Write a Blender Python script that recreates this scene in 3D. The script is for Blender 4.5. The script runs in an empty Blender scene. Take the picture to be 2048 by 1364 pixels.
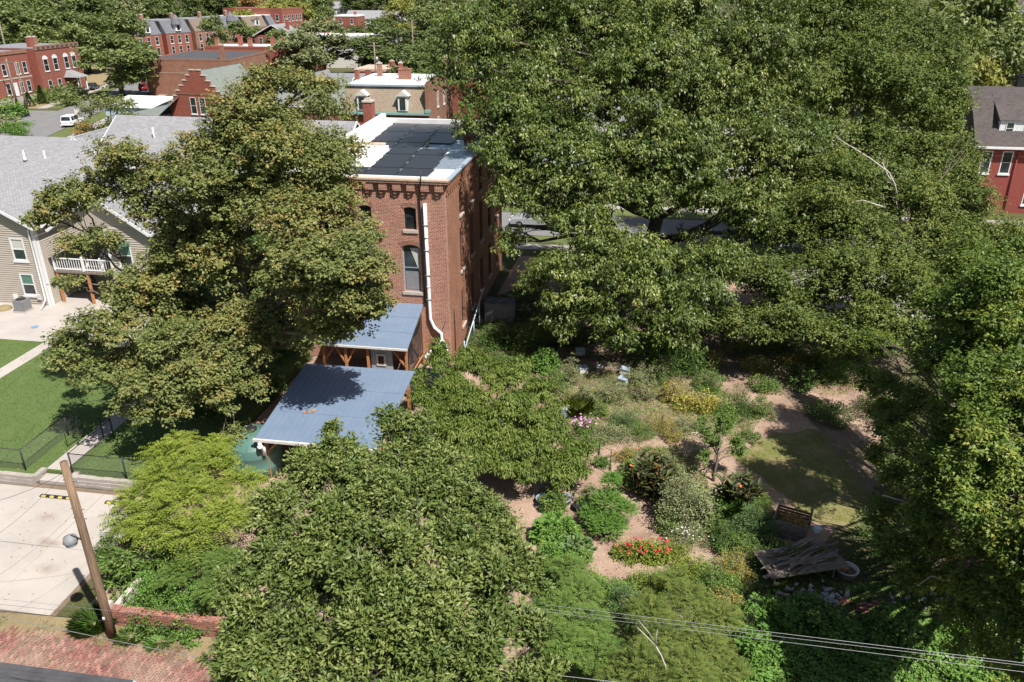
import bpy, math, random
import numpy as np
from mathutils import Vector, Matrix

R = math.radians
scene = bpy.context.scene
# ------------------------------------------------------------------ camera, sky, sun, exposure
CAM_H, PITCH, LENS = 23.0, R(24.5), 28.0
cam_d = bpy.data.cameras.new('camera')
cam_d.lens = LENS; cam_d.sensor_width = 36; cam_d.clip_start = 0.5; cam_d.clip_end = 4000
cam = bpy.data.objects.new('camera', cam_d)
scene.collection.objects.link(cam)
cam.location = (0, 0, CAM_H); cam.rotation_euler = (R(90) - PITCH, 0, 0)
scene.camera = cam

SUN = Vector((3.3, -3.82, 7.94)).normalized()          # towards the sun, from the pole's shadow
world = bpy.data.worlds.new('World'); scene.world = world; world.use_nodes = True
wn = world.node_tree
sky = wn.nodes.new('ShaderNodeTexSky'); sky.sky_type = 'NISHITA'; sky.sun_disc = False
sky.sun_elevation = math.asin(SUN.z); sky.sun_rotation = math.atan2(SUN.x, SUN.y)
sky.air_density = 1.2; sky.dust_density = 1.5
bg = wn.nodes['Background']; bg.inputs[1].default_value = 0.052
wn.links.new(sky.outputs[0], bg.inputs[0])
sun_d = bpy.data.lights.new('sun', 'SUN'); sun_d.energy = 5.0; sun_d.angle = R(0.53); sun_d.color = (1, .96, .91)
sun = bpy.data.objects.new('sun', sun_d); scene.collection.objects.link(sun)
sun.rotation_euler = SUN.to_track_quat('Z', 'Y').to_euler(); sun.location = (30, -30, 60)
vs = scene.view_settings
vs.view_transform = 'Standard'; vs.look = 'None'; vs.exposure = 0.65; vs.gamma = 1; vs.use_curve_mapping = False
scene.render.engine = 'CYCLES'
scene.cycles.max_bounces = 4; scene.cycles.diffuse_bounces = 2; scene.cycles.glossy_bounces = 2
scene.cycles.transmission_bounces = 3; scene.cycles.transparent_max_bounces = 4
scene.cycles.use_denoising = True
scene.cycles.caustics_reflective = False; scene.cycles.caustics_refractive = False

# ------------------------------------------------------------------ helpers
C = scene.collection
FPX = LENS / 36 * 2048
GA = R(-9.0); GO = Vector((-4.0, 46.6))                # street grid: turned nine degrees, origin at the brick building's corner
EX = Vector((math.cos(GA), math.sin(GA))); EY = Vector((-math.sin(GA), math.cos(GA)))
def gw(u, v, z=0):
    p = GO + EX * u + EY * v
    return Vector((p.x, p.y, z))
def ray(x, y):
    a = (x - 1024) / FPX; b = (682 - y) / FPX; c, s = math.cos(PITCH), math.sin(PITCH)
    return Vector((a, c + b * s, -s + b * c))
def at(x, y, z=0.0):                                    # surveyed point: where the photograph's sight line meets height z
    d = ray(x, y); t = (z - CAM_H) / d.z
    return Vector((0, 0, CAM_H)) + d * t
def atY(x, y, Y):
    d = ray(x, y); return Vector((0, 0, CAM_H)) + d * (Y / d.y)

def tag(o, label=None, cat=None, group=None, kind=None):
    if label: o['label'] = label
    if cat: o['category'] = cat
    if group: o['group'] = group
    if kind: o['kind'] = kind
    return o
def thing(name, label, cat, loc=(0, 0, 0), rz=0.0, group=None):
    o = bpy.data.objects.new(name, None); C.objects.link(o)
    o.empty_display_size = .2; o.location = loc; o.rotation_euler = (0, 0, rz)
    return tag(o, label, cat, group)
def gthing(name, label, cat, u=0, v=0, z=0, group=None):
    return thing(name, label, cat, gw(u, v, z), GA, group)

class MB:
    def __init__(s): s.v = []; s.f = []; s.sm = False
    def quad(s, *p):
        n = len(s.v); s.v += [tuple(q) for q in p]; s.f.append(tuple(range(n, n + len(p)))); return s
    def box(s, x0, x1, y0, y1, z0, z1):
        n = len(s.v)
        s.v += [(x, y, z) for z in (z0, z1) for y in (y0, y1) for x in (x0, x1)]
        s.f += [tuple(n + i for i in q) for q in ((0, 2, 3, 1), (4, 5, 7, 6), (0, 1, 5, 4), (2, 6, 7, 3), (0, 4, 6, 2), (1, 3, 7, 5))]
        return s
    def obox(s, c, size, rot=(0, 0, 0)):
        n = len(s.v); s.box(*[a for d in size for a in (-d / 2, d / 2)])
        from mathutils import Euler
        m = Matrix.Translation(c) @ Euler(rot).to_matrix().to_4x4()
        s.v[n:] = [tuple(m @ Vector(q)) for q in s.v[n:]]
        return s
    def bar(s, a, b, w, h=None):
        a, b = Vector(a), Vector(b); d = b - a; h = h or w
        q = d.to_track_quat('X', 'Z'); n = len(s.v)
        s.box(0, d.length, -w / 2, w / 2, -h / 2, h / 2)
        s.v[n:] = [tuple(a + q @ Vector(p)) for p in s.v[n:]]
        return s
    def prism(s, poly, z0, z1):
        n = len(s.v); k = len(poly)
        s.v += [(x, y, z0) for x, y in poly] + [(x, y, z1) for x, y in poly]
        s.f.append(tuple(range(n + k - 1, n - 1, -1))); s.f.append(tuple(range(n + k, n + 2 * k)))
        s.f += [(n + i, n + (i + 1) % k, n + k + (i + 1) % k, n + k + i) for i in range(k)]
        return s
    def vprism(s, poly, y0, y1):                        # outline in x,z pushed along y
        n = len(s.v); k = len(poly)
        s.v += [(x, y0, z) for x, z in poly] + [(x, y1, z) for x, z in poly]
        s.f.append(tuple(range(n, n + k))); s.f.append(tuple(range(n + 2 * k - 1, n + k - 1, -1)))
        s.f += [(n + (i + 1) % k, n + i, n + k + i, n + k + (i + 1) % k) for i in range(k)]
        return s
    def tube(s, pts, rad, k=6, cap=True):
        pts = [Vector(p) for p in pts]; n = len(s.v); m = len(pts)
        if not hasattr(rad, '__len__'): rad = [rad] * m
        for i, p in enumerate(pts):
            d = (pts[min(i + 1, m - 1)] - pts[max(i - 1, 0)])
            if d.length < 1e-6: d = Vector((0, 0, 1))
            d.normalize()
            x = d.cross(Vector((0.31, .95, .1))); x.normalize(); y = d.cross(x)
            for j in range(k):
                a = 2 * math.pi * j / k
                s.v.append(tuple(p + (x * math.cos(a) + y * math.sin(a)) * rad[i]))
        for i in range(m - 1):
            for j in range(k):
                a = n + i * k + j; b = n + i * k + (j + 1) % k
                s.f.append((a, b, b + k, a + k))
        if cap:
            s.f.append(tuple(n + j for j in range(k - 1, -1, -1)))
            s.f.append(tuple(n + (m - 1) * k + j for j in range(k)))
        return s
    def lathe(s, prof, c=(0, 0, 0), k=16):
        n = len(s.v)
        for r, z in prof:
            s.v += [(c[0] + r * math.cos(2 * math.pi * j / k), c[1] + r * math.sin(2 * math.pi * j / k), c[2] + z) for j in range(k)]
        for i in range(len(prof) - 1):
            for j in range(k):
                a = n + i * k + j; b = n + i * k + (j + 1) % k
                s.f.append((a, b, b + k, a + k))
        s.f.append(tuple(n + j for j in range(k - 1, -1, -1)))
        s.f.append(tuple(n + (len(prof) - 1) * k + j for j in range(k)))
        return s
    def build(s, name, m, parent=None, smooth=False, uv=True):
        me = bpy.data.meshes.new(name); me.from_pydata(s.v, [], s.f); me.update()
        if uv:
            lay = me.uv_layers.new(name='uv').data
            for p in me.polygons:
                nn = p.normal
                t = Vector((1, 0, 0)) if abs(nn.z) > .98 else Vector((-nn.y, nn.x, 0)).normalized()
                b = nn.cross(t)
                for li in p.loop_indices:
                    co = me.vertices[me.loops[li].vertex_index].co
                    lay[li].uv = (co.dot(t), co.dot(b))
        if smooth: me.polygons.foreach_set('use_smooth', [True] * len(me.polygons))
        me.materials.append(m)
        o = bpy.data.objects.new(name, me); C.objects.link(o); o.parent = parent
        return o
def copy_tree(o, parent=None):
    c = o.copy(); C.objects.link(c); c.parent = parent
    for ch in list(o.children): copy_tree(ch, c)
    return c
def put(me_obj, parent, loc, rz=0.0):                  # a repeat of a part, sharing its mesh
    c = me_obj.copy(); C.objects.link(c); c.parent = parent; c.location = loc; c.rotation_euler = (0, 0, rz); return c

# ------------------------------------------------------------------ materials
def newmat(name):
    m = bpy.data.materials.new(name); m.use_nodes = True
    nt = m.node_tree; return m, nt, nt.nodes['Principled BSDF']
def nd(nt, typ, **kw):
    n = nt.nodes.new('ShaderNode' + typ)
    for k, v in kw.items():
        if k.startswith('_'): setattr(n, k[1:], v)
        else:
            key = int(k[1:]) if k[0] == 'i' and k[1:].isdigit() else k
            n.inputs[key].default_value = v
    return n
def c4(c): return (c[0], c[1], c[2], 1)
def ramp(nt, fac, stops):
    n = nt.nodes.new('ShaderNodeValToRGB'); e = n.color_ramp.elements
    while len(e) < len(stops): e.new(.5)
    for k, (p, c) in enumerate(stops): e[k].position = p; e[k].color = c4(c)
    nt.links.new(fac, n.inputs[0]); return n.outputs[0]
def mixc(nt, fac, a, b, mode='MIX'):
    n = nt.nodes.new('ShaderNodeMix'); n.data_type = 'RGBA'; n.blend_type = mode
    for s, val in ((0, fac), (6, a), (7, b)):
        if isinstance(val, (int, float)): n.inputs[s].default_value = val
        elif isinstance(val, tuple): n.inputs[s].default_value = c4(val)
        else: nt.links.new(val, n.inputs[s])
    return n.outputs[2]
def coord(nt, kind='Object', scale=1.0):
    t = nt.nodes.new('ShaderNodeTexCoord'); o = t.outputs[kind]
    if scale != 1.0:
        mp = nt.nodes.new('ShaderNodeMapping')
        mp.inputs['Scale'].default_value = scale if hasattr(scale, '__len__') else (scale,) * 3
        nt.links.new(o, mp.inputs[0]); o = mp.outputs[0]
    return o
def noise(nt, co, scale, detail=4, rough=.6):
    n = nd(nt, 'TexNoise', Scale=scale, Detail=detail, Roughness=rough); nt.links.new(co, n.inputs['Vector']); return n.outputs[0]
def bump(nt, h, bs, dist=.02, st=.5):
    b = nd(nt, 'Bump', Strength=st, Distance=dist); nt.links.new(h, b.inputs['Height']); nt.links.new(b.outputs[0], bs.inputs['Normal'])

def m_plain(name, col, rough=.6, var=.25, scale=3.0, metal=0.0, bmp=.0, spec=.4):
    m, nt, bs = newmat(name)
    co = coord(nt)
    n1 = noise(nt, co, scale, 6, .65)
    lo = tuple(c * (1 - var) for c in col); hi = tuple(min(1, c * (1 + var)) for c in col)
    cc = ramp(nt, n1, [(.3, lo), (.7, hi)])
    nt.links.new(cc, bs.inputs['Base Color'])
    bs.inputs['Roughness'].default_value = rough; bs.inputs['Metallic'].default_value = metal
    bs.inputs['Specular IOR Level'].default_value = spec
    if bmp: bump(nt, noise(nt, co, scale * 8, 4), bs, bmp, .6)
    return m
def m_brick(name, c1, c2, mortar, bw=.27, rh=.088, msize=.012, var=.35, stain=(.25, .2, .17), stainamt=.35, off=.5, rough=.85, bdist=.01):
    m, nt, bs = newmat(name)
    uvc = coord(nt, 'UV'); b = nt.nodes.new('ShaderNodeTexBrick'); b.offset = off
    for k, v in {'Color1': c4(c1), 'Color2': c4(c2), 'Mortar': c4(mortar), 'Scale': 1.0, 'Mortar Size': msize, 'Mortar Smooth': .2, 'Bias': 0.0, 'Brick Width': bw, 'Row Height': rh}.items():
        b.inputs[k].default_value = v
    nt.links.new(uvc, b.inputs['Vector'])
    n1 = noise(nt, coord(nt), .7, 6, .7)
    f = ramp(nt, n1, [(.42, (0, 0, 0)), (.75, (stainamt,) * 3)])
    cc = mixc(nt, f, b.outputs[0], stain)
    n2 = noise(nt, coord(nt), 9, 3); f2 = ramp(nt, n2, [(.25, (1 - var,) * 3), (.75, (1 + var,) * 3)])
    cc = mixc(nt, 1.0, cc, f2, 'MULTIPLY')
    nt.links.new(cc, bs.inputs['Base Color']); bs.inputs['Roughness'].default_value = rough
    bs.inputs['Specular IOR Level'].default_value = .25
    inv = nd(nt, 'Math', _operation='SUBTRACT', i0=1.0); nt.links.new(b.outputs[1], inv.inputs[1])
    bump(nt, inv.outputs[0], bs, bdist, .7)
    return m
LEAF_GAIN = 1.36
def m_leaf(name, stops, rough=.5, trans=.13, tcol=None, spec=.25, tint=(.95, 1.02, .85)):
    m, nt, bs = newmat(name)
    a = nt.nodes.new('ShaderNodeAttribute'); a.attribute_name = 'lv'
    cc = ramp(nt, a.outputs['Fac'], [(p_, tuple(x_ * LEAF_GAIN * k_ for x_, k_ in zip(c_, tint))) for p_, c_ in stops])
    nt.links.new(cc, bs.inputs['Base Color']); bs.inputs['Roughness'].default_value = rough
    bs.inputs['Specular IOR Level'].default_value = spec
    tr = nt.nodes.new('ShaderNodeBsdfTranslucent')
    tc = mixc(nt, 1.0, cc, tcol or (1.35, 1.5, .55), 'MULTIPLY'); nt.links.new(tc, tr.inputs[0])
    mx = nt.nodes.new('ShaderNodeMixShader'); mx.inputs[0].default_value = trans
    nt.links.new(bs.outputs[0], mx.inputs[1]); nt.links.new(tr.outputs[0], mx.inputs[2])
    nt.links.new(mx.outputs[0], nt.nodes['Material Output'].inputs[0])
    return m
def m_ground(name, stops, s1=.35, s2=6.0, bmp=.03, mixf=.5, rough=.95):
    m, nt, bs = newmat(name); co = coord(nt)
    a = noise(nt, co, s1, 8, .7); b = noise(nt, co, s2, 6, .75)
    ad = nd(nt, 'Mix', i0=mixf); nt.links.new(a, ad.inputs[2]); nt.links.new(b, ad.inputs[3])
    nt.links.new(ramp(nt, ad.outputs[0], stops), bs.inputs['Base Color'])
    bs.inputs['Roughness'].default_value = rough; bs.inputs['Specular IOR Level'].default_value = .2
    if bmp: bump(nt, b, bs, bmp, .8)
    return m

M = {}
M['brick'] = m_brick('rear_brick', (.42, .155, .09), (.28, .09, .055), (.60, .50, .41), stain=(.17, .10, .075), stainamt=.5)
M['brick_side'] = m_brick('side_brick', (.34, .14, .08), (.26, .10, .06), (.38, .24, .16), stain=(.14, .08, .06), stainamt=.6)
M['brick_arch'] = m_brick('arch_brick', (.29, .10, .06), (.20, .062, .04), (.36, .28, .22), bw=.075, rh=.5)
M['brick_red'] = m_brick('red_brick', (.33, .085, .055), (.25, .06, .042), (.30, .17, .13), stain=(.17, .08, .06))
M['brick_red2'] = m_brick('old_red_brick', (.30, .12, .075), (.23, .085, .055), (.30, .2, .15), stain=(.34, .24, .17), stainamt=.6)
M['brick_paint'] = m_brick('painted_red_brick', (.30, .075, .062), (.28, .068, .056), (.25, .06, .05), stain=(.26, .1, .08), stainamt=.35, bdist=.005)
M['brick_wall'] = m_brick('garden_brick', (.36, .11, .07), (.24, .07, .05), (.34, .25, .2))
M['shingle'] = m_brick('grey_shingles', (.31, .305, .315), (.24, .235, .245), (.15, .148, .15), bw=.32, rh=.145, msize=.014, var=.18, stain=(.22, .22, .23), stainamt=.35, bdist=.012)
M['shingle_dark'] = m_brick('dark_shingles', (.11, .09, .085), (.075, .062, .06), (.04, .035, .034), bw=.3, rh=.14, msize=.014, var=.3, stain=(.14, .12, .11))
M['shingle_green'] = m_brick('green_grey_shingles', (.20, .22, .195), (.17, .19, .17), (.12, .13, .12), bw=.3, rh=.14, msize=.01, var=.15, stain=(.25, .26, .23))
M['slate_tan'] = m_brick('tan_slates', (.30, .25, .185), (.25, .225, .175), (.17, .145, .115), bw=.22, rh=.22, msize=.014, var=.35, stain=(.34, .17, .09), stainamt=.6)
M['slate_grey'] = m_brick('grey_slates', (.17, .18, .2), (.12, .13, .15), (.08, .08, .09), bw=.25, rh=.2, var=.3)
M['slate_brown'] = m_brick('brown_slates', (.22, .17, .13), (.18, .14, .11), (.1, .08, .07), bw=.25, rh=.2, var=.3)
M['siding'] = m_plain('taupe_siding', (.43, .375, .32), .6, .05, 2)
M['white'] = m_plain('white_paint', (.72, .72, .72), .5, .06, 4)
M['offwhite'] = m_plain('weathered_white', (.58, .56, .52), .6, .15, 5)
M['stone'] = m_plain('limestone', (.47, .42, .36), .85, .2, 6, bmp=.01)
M['coping'] = m_plain('tan_coping', (.48, .36, .28), .85, .25, 5, bmp=.01)
M['roof_white'] = m_plain('white_membrane', (.74, .73, .72), .6, .08, 1.2)
M['roof_grey'] = m_plain('grey_membrane', (.22, .22, .23), .7, .25, 1.5)
M['roof_dark'] = m_plain('dark_tar', (.07, .068, .072), .75, .3, 1.5)
M['roof_metal'] = m_plain('galvanised_sheet', (.34, .40, .45), .38, .2, 2, metal=.5)
M['solar'] = m_plain('solar_film', (.024, .025, .029), .35, .15, 1.5, spec=.5)
M['dark'] = m_plain('black_metal', (.022, .022, .024), .45, .2, 5)
M['grey_metal'] = m_plain('grey_metal', (.30, .31, .32), .42, .15, 5, metal=.5)
M['lead'] = m_plain('blue_grey_metal', (.30, .36, .42), .5, .2, 3)
M['teal'] = m_plain('copper_green', (.20, .36, .32), .6, .25, 4)
M['wood_new'] = m_plain('orange_timber', (.42, .19, .08), .7, .25, (6), bmp=.005)
M['wood_old'] = m_plain('grey_timber', (.20, .165, .135), .9, .4, 5, bmp=.01)
M['wood_dark'] = m_plain('brown_timber', (.13, .085, .055), .85, .35, 5, bmp=.01)
M['pole'] = m_plain('pole_wood', (.25, .165, .105), .9, .35, 6, bmp=.02)
def m_streak(name, c1, c2, sc):
    m, nt, bs = newmat(name); n1 = noise(nt, coord(nt, 'Object', sc), 1.0, 7, .75)
    nt.links.new(ramp(nt, n1, [(.32, c1), (.52, c2), (.72, tuple(min(1, c * 1.5) for c in c2))]), bs.inputs['Base Color']); bs.inputs['Roughness'].default_value = .9; bs.inputs['Specular IOR Level'].default_value = .2
    bump(nt, n1, bs, .03, .8); return m
M['pole'] = m_streak('pole_wood', (.09, .06, .04), (.23, .155, .10), (22, 22, .9))
M['bark'] = m_plain('bark', (.17, .135, .105), .95, .35, 5, bmp=.04)
M['bark_dark'] = m_plain('dark_bark', (.09, .072, .058), .95, .35, 5, bmp=.04)
M['bark_pale'] = m_plain('dead_wood', (.50, .45, .39), .9, .2, 6)
M['green_tank'] = m_plain('green_tank_plastic', (.075, .155, .13), .45, .1, 1.5)
M['trash_grey'] = m_plain('grey_plastic', (.22, .22, .23), .6, .15, 3)
M['tarp'] = m_plain('dark_tarp', (.10, .115, .12), .6, .35, 4)
M['pale_blue'] = m_plain('pale_blue_paint', (.42, .52, .6), .6, .1, 3)
M['blue_tub'] = m_plain('blue_plastic', (.16, .30, .45), .45, .1, 3)
M['yellow'] = m_plain('yellow_paint', (.62, .46, .12), .6, .15, 5)
M['rubble'] = m_plain('pale_rubble', (.40, .38, .36), .9, .35, 4, bmp=.02)
M['pink_flower'] = m_plain('pink_petals', (.62, .26, .52), .6, .25, 9)
M['red_flower'] = m_plain('red_petals', (.52, .02, .045), .55, .3, 9)
M['orange_flower'] = m_plain('orange_petals', (.66, .11, .03), .55, .25, 9)
M['white_flower'] = m_plain('white_petals', (.7, .7, .64), .6, .15, 9)
M['car_white'] = m_plain('car_white', (.72, .72, .73), .25, .02, 2, spec=.6)
M['car_red'] = m_plain('car_red', (.32, .018, .025), .25, .05, 2, spec=.6)
M['car_dark'] = m_plain('car_dark', (.03, .03, .036), .25, .05, 2, spec=.6)
M['car_silver'] = m_plain('car_silver', (.4, .42, .44), .3, .05, 2, metal=.3, spec=.6)
M['tyre'] = m_plain('tyre', (.02, .02, .02), .8, .2, 5)
M['lamp_red'] = m_plain('tail_light', (.4, .02, .02), .3, .1, 5)
m, nt, bs = newmat('window_glass')
n1 = noise(nt, coord(nt), .6, 3); nt.links.new(ramp(nt, n1, [(.35, (.012, .016, .018)), (.7, (.05, .065, .068))]), bs.inputs['Base Color'])
bs.inputs['Roughness'].default_value = .06; bs.inputs['Specular IOR Level'].default_value = .7; M['glass'] = m
M['blind'] = m_plain('window_blind', (.5, .5, .46), .8, .1, 2)
M['blind_green'] = m_plain('green_blind', (.10, .2, .15), .7, .12, 2)
# blue standing-seam metal
m, nt, bs = newmat('blue_metal'); co = coord(nt)
n1 = noise(nt, co, 1.1, 7, .7); nt.links.new(ramp(nt, n1, [(.3, (.13, .178, .25)), (.7, (.16, .21, .285))]), bs.inputs['Base Color'])
bs.inputs['Roughness'].default_value = .42; bs.inputs['Specular IOR Level'].default_value = .5; M['blue_metal'] = m
# concrete with a couple of old oil stains (local grid coordinates of the parking pad)
def m_concrete(name, col, stains=(), rough=.9):
    m, nt, bs = newmat(name); co = coord(nt)
    a = noise(nt, co, .5, 7, .65); b = noise(nt, co, 14, 4, .7)
    ad = nd(nt, 'Mix', i0=.35); nt.links.new(a, ad.inputs[2]); nt.links.new(b, ad.inputs[3])
    cc = ramp(nt, ad.outputs[0], [(.3, tuple(c * .78 for c in col)), (.55, col), (.75, tuple(min(.8, c * 1.12) for c in col))])
    for (x, y, r, s) in stains:
        mp = nd(nt, 'Mapping'); mp.inputs['Location'].default_value = (-x / r, -y / (r * s), 0); mp.inputs['Scale'].default_value = (1 / r, 1 / (r * s), 0)
        nt.links.new(co, mp.inputs[0])
        ln = nd(nt, 'VectorMath', _operation='LENGTH'); nt.links.new(mp.outputs[0], ln.inputs[0])
        sm = nd(nt, 'Math', _operation='ADD'); nt.links.new(ln.outputs['Value'], sm.inputs[0]); nt.links.new(noise(nt, co, 1.6, 5), sm.inputs[1])
        f = ramp(nt, sm.outputs[0], [(.5, (.62,) * 3), (.78, (.22,) * 3), (1.0, (0, 0, 0))])
        cc = mixc(nt, f, cc, (.22, .16, .125))
    nt.links.new(cc, bs.inputs['Base Color']); bs.inputs['Roughness'].default_value = rough; bs.inputs['Specular IOR Level'].default_value = .25
    bump(nt, b, bs, .006, .5); return m
M['concrete'] = m_concrete('patio_concrete', (.41, .37, .335))
M['pad'] = m_concrete('pad_concrete', (.41, .37, .33), [(-15.0, -18.7, 1.5, .7), (-12.6, -21.9, 1.4, .6), (-18.2, -20.6, 1.2, .6), (-13.6, -20.4, 1.6, .5)])
M['asphalt'] = m_concrete('asphalt', (.19, .185, .182))
M['sidewalk'] = m_concrete('sidewalk_concrete', (.35, .32, .29))
M['block'] = m_concrete('retaining_block', (.36, .32, .285))
M['lawn'] = m_ground('lawn_grass', [(.25, (.055, .09, .025)), (.5, (.095, .14, .042)), (.75, (.14, .18, .065))], .5, 16, .05)
M['lawn_dry'] = m_ground('worn_grass', [(.34, (.10, .12, .035)), (.47, (.16, .16, .055)), (.56, (.26, .20, .11)), (.7, (.34, .25, .17))], .9, 14, .05)
M['mulch'] = m_ground('mulch', [(.3, (.12, .08, .056)), (.42, (.25, .165, .12)), (.53, (.39, .27, .2)), (.75, (.53, .40, .315))], .45, 24, .06, mixf=.45)
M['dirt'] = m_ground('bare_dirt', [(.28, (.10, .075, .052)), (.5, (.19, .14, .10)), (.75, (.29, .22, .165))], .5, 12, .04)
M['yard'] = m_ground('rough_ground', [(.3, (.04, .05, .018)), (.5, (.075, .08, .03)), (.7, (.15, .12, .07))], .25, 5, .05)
M['street_grass'] = m_ground('street_grass', [(.3, (.07, .095, .03)), (.55, (.12, .14, .05)), (.75, (.22, .19, .10))], .3, 6, .03)
M['straw'] = m_ground('dead_grass', [(.3, (.16, .13, .06)), (.5, (.26, .20, .11)), (.75, (.36, .28, .17))], 1.2, 18, .05)

# foliage palettes, along the leaf-to-leaf variation
M['lf_maple'] = m_leaf('maple_leaves', tint=(.97, 1, .9), stops=[(0, (.065, .085, .026)), (.35, (.10, .12, .04)), (.7, (.145, .15, .052)), (.9, (.195, .17, .058)), (1, (.24, .15, .05))], tcol=(1.35, 1.35, .5))
M['lf_oak'] = m_leaf('oak_leaves', [(0, (.034, .055, .012)), (.4, (.07, .096, .023)), (.75, (.135, .155, .043)), (1, (.23, .215, .07))], rough=.42, spec=.35)
M['lf_ash'] = m_leaf('ash_leaves', [(0, (.05, .07, .018)), (.45, (.085, .11, .028)), (.85, (.14, .155, .045)), (1, (.19, .16, .055))])
M['lf_gum'] = m_leaf('gum_leaves', [(0, (.042, .07, .014)), (.45, (.08, .115, .022)), (.8, (.145, .17, .034)), (1, (.25, .21, .045))])
M['lf_pear'] = m_leaf('pear_leaves', [(0, (.05, .075, .02)), (.45, (.09, .115, .033)), (.85, (.155, .17, .056)), (1, (.21, .21, .085))], rough=.45, spec=.3)
M['lf_peach'] = m_leaf('peach_leaves', [(0, (.05, .08, .016)), (.5, (.095, .125, .024)), (.9, (.15, .175, .045)), (1, (.2, .17, .05))])
M['lf_lime'] = m_leaf('bright_leaves', tint=(1.08, 1.08, .85), stops=[(0, (.07, .105, .018)), (.5, (.12, .155, .028)), (1, (.19, .205, .05))])
M['lf_green'] = m_leaf('green_leaves', [(0, (.05, .085, .02)), (.5, (.085, .13, .032)), (1, (.15, .18, .055))])
M['lf_fresh'] = m_leaf('fresh_leaves', [(0, (.05, .10, .02)), (.5, (.085, .155, .032)), (1, (.14, .21, .055))])
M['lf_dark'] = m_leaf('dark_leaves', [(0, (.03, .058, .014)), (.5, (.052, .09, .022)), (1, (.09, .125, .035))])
M['lf_blue'] = m_leaf('bluegreen_leaves', [(0, (.045, .078, .03)), (.5, (.075, .115, .045)), (1, (.13, .165, .075))])
M['lf_yellow'] = m_leaf('yellow_leaves', tint=(.97, 1, .9), stops=[(0, (.13, .14, .025)), (.5, (.22, .20, .04)), (1, (.36, .28, .06))])
M['lf_gold'] = m_leaf('goldenrod_leaves', tint=(.97, 1, .9), stops=[(0, (.12, .12, .03)), (.5, (.2, .165, .05)), (1, (.32, .22, .06))])
M['lf_canna'] = m_leaf('canna_leaves', [(0, (.022, .032, .014)), (.5, (.045, .05, .02)), (.8, (.07, .09, .025)), (1, (.13, .055, .03))], rough=.5, spec=.25, trans=.2)
M['lf_grey'] = m_leaf('grey_leaves', [(0, (.10, .11, .055)), (.5, (.16, .165, .09)), (1, (.23, .22, .13))])
M['lf_far'] = m_leaf('far_leaves', [(0, (0.075, 0.098, 0.041)), (.5, (0.131, 0.152, 0.065)), (1, (0.200, 0.207, 0.095))], trans=.2)  # distance haze put into the colour: the far palettes are lightened
M['lf_far_dark'] = m_leaf('far_dark_leaves', [(0, (0.056, 0.079, 0.032)), (.5, (0.100, 0.122, 0.049)), (1, (0.156, 0.171, 0.074))], trans=.2)
M['lf_far_yel'] = m_leaf('far_yellow_leaves', [(0, (0.125, 0.134, 0.041)), (.5, (0.200, 0.195, 0.061)), (1, (0.300, 0.244, 0.081))], trans=.2)
M['lf_far_rust'] = m_leaf('far_rust_leaves', tint=(.97, 1, .9), stops=[(0, (0.150, 0.104, 0.041)), (.5, (0.250, 0.146, 0.054)), (1, (0.325, 0.207, 0.081))], trans=.2)

# ------------------------------------------------------------------ foliage
def leaf_obj(name, B, T, N, L, Wd, m, parent=None, rng=None, fold=.18, lv=None, curl=.12, tri=False):
    n = len(B)
    T = T / (np.linalg.norm(T, axis=1, keepdims=True) + 1e-9)
    N = N - T * (N * T).sum(1, keepdims=True); N = N / (np.linalg.norm(N, axis=1, keepdims=True) + 1e-9)
    S = np.cross(T, N)
    L = np.broadcast_to(np.asarray(L, float), (n,))[:, None]; Wd = np.broadcast_to(np.asarray(Wd, float), (n,))[:, None]
    if tri:
        V = np.empty((n, 3, 3), np.float32)
        V[:, 0] = B + T * L * .2 + S * Wd * .55; V[:, 1] = B + T * L * 1.0 - N * L * curl; V[:, 2] = B + T * L * .2 - S * Wd * .55
        me = bpy.data.meshes.new(name)
        me.vertices.add(n * 3); me.vertices.foreach_set('co', V.ravel())
        me.loops.add(n * 3); me.loops.foreach_set('vertex_index', np.arange(n * 3, dtype=np.int32))
        me.polygons.add(n); me.polygons.foreach_set('loop_start', np.arange(0, n * 3, 3, dtype=np.int32))
        a = me.attributes.new('lv', 'FLOAT', 'POINT')
        if lv is None: lv = rng.random(n)
        a.data.foreach_set('value', np.repeat(np.clip(lv, 0, 1), 3).astype(np.float32))
        me.materials.append(m); me.update(calc_edges=True)
        o = bpy.data.objects.new(name, me); C.objects.link(o); o.parent = parent
        return o
    V = np.empty((n, 4, 3), np.float32)
    V[:, 0] = B
    V[:, 1] = B + T * L * .48 + S * Wd * .5 + N * Wd * fold
    V[:, 2] = B + T * L - N * L * curl
    V[:, 3] = B + T * L * .48 - S * Wd * .5 + N * Wd * fold
    base = (np.arange(n) * 4)[:, None]
    idx = (base + np.array([[0, 1, 2, 0, 2, 3]])).ravel().astype(np.int32)
    me = bpy.data.meshes.new(name)
    me.vertices.add(n * 4); me.vertices.foreach_set('co', V.ravel())
    me.loops.add(n * 6); me.loops.foreach_set('vertex_index', idx)
    me.polygons.add(n * 2); me.polygons.foreach_set('loop_start', np.arange(0, n * 6, 3, dtype=np.int32))
    a = me.attributes.new('lv', 'FLOAT', 'POINT')
    if lv is None: lv = rng.random(n)
    a.data.foreach_set('value', np.repeat(np.clip(lv, 0, 1), 4).astype(np.float32))
    me.materials.append(m); me.update(calc_edges=True)
    o = bpy.data.objects.new(name, me); C.objects.link(o); o.parent = parent
    return o
def unit(rng, n):
    d = rng.normal(size=(n, 3)); return d / np.linalg.norm(d, axis=1, keepdims=True)
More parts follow.
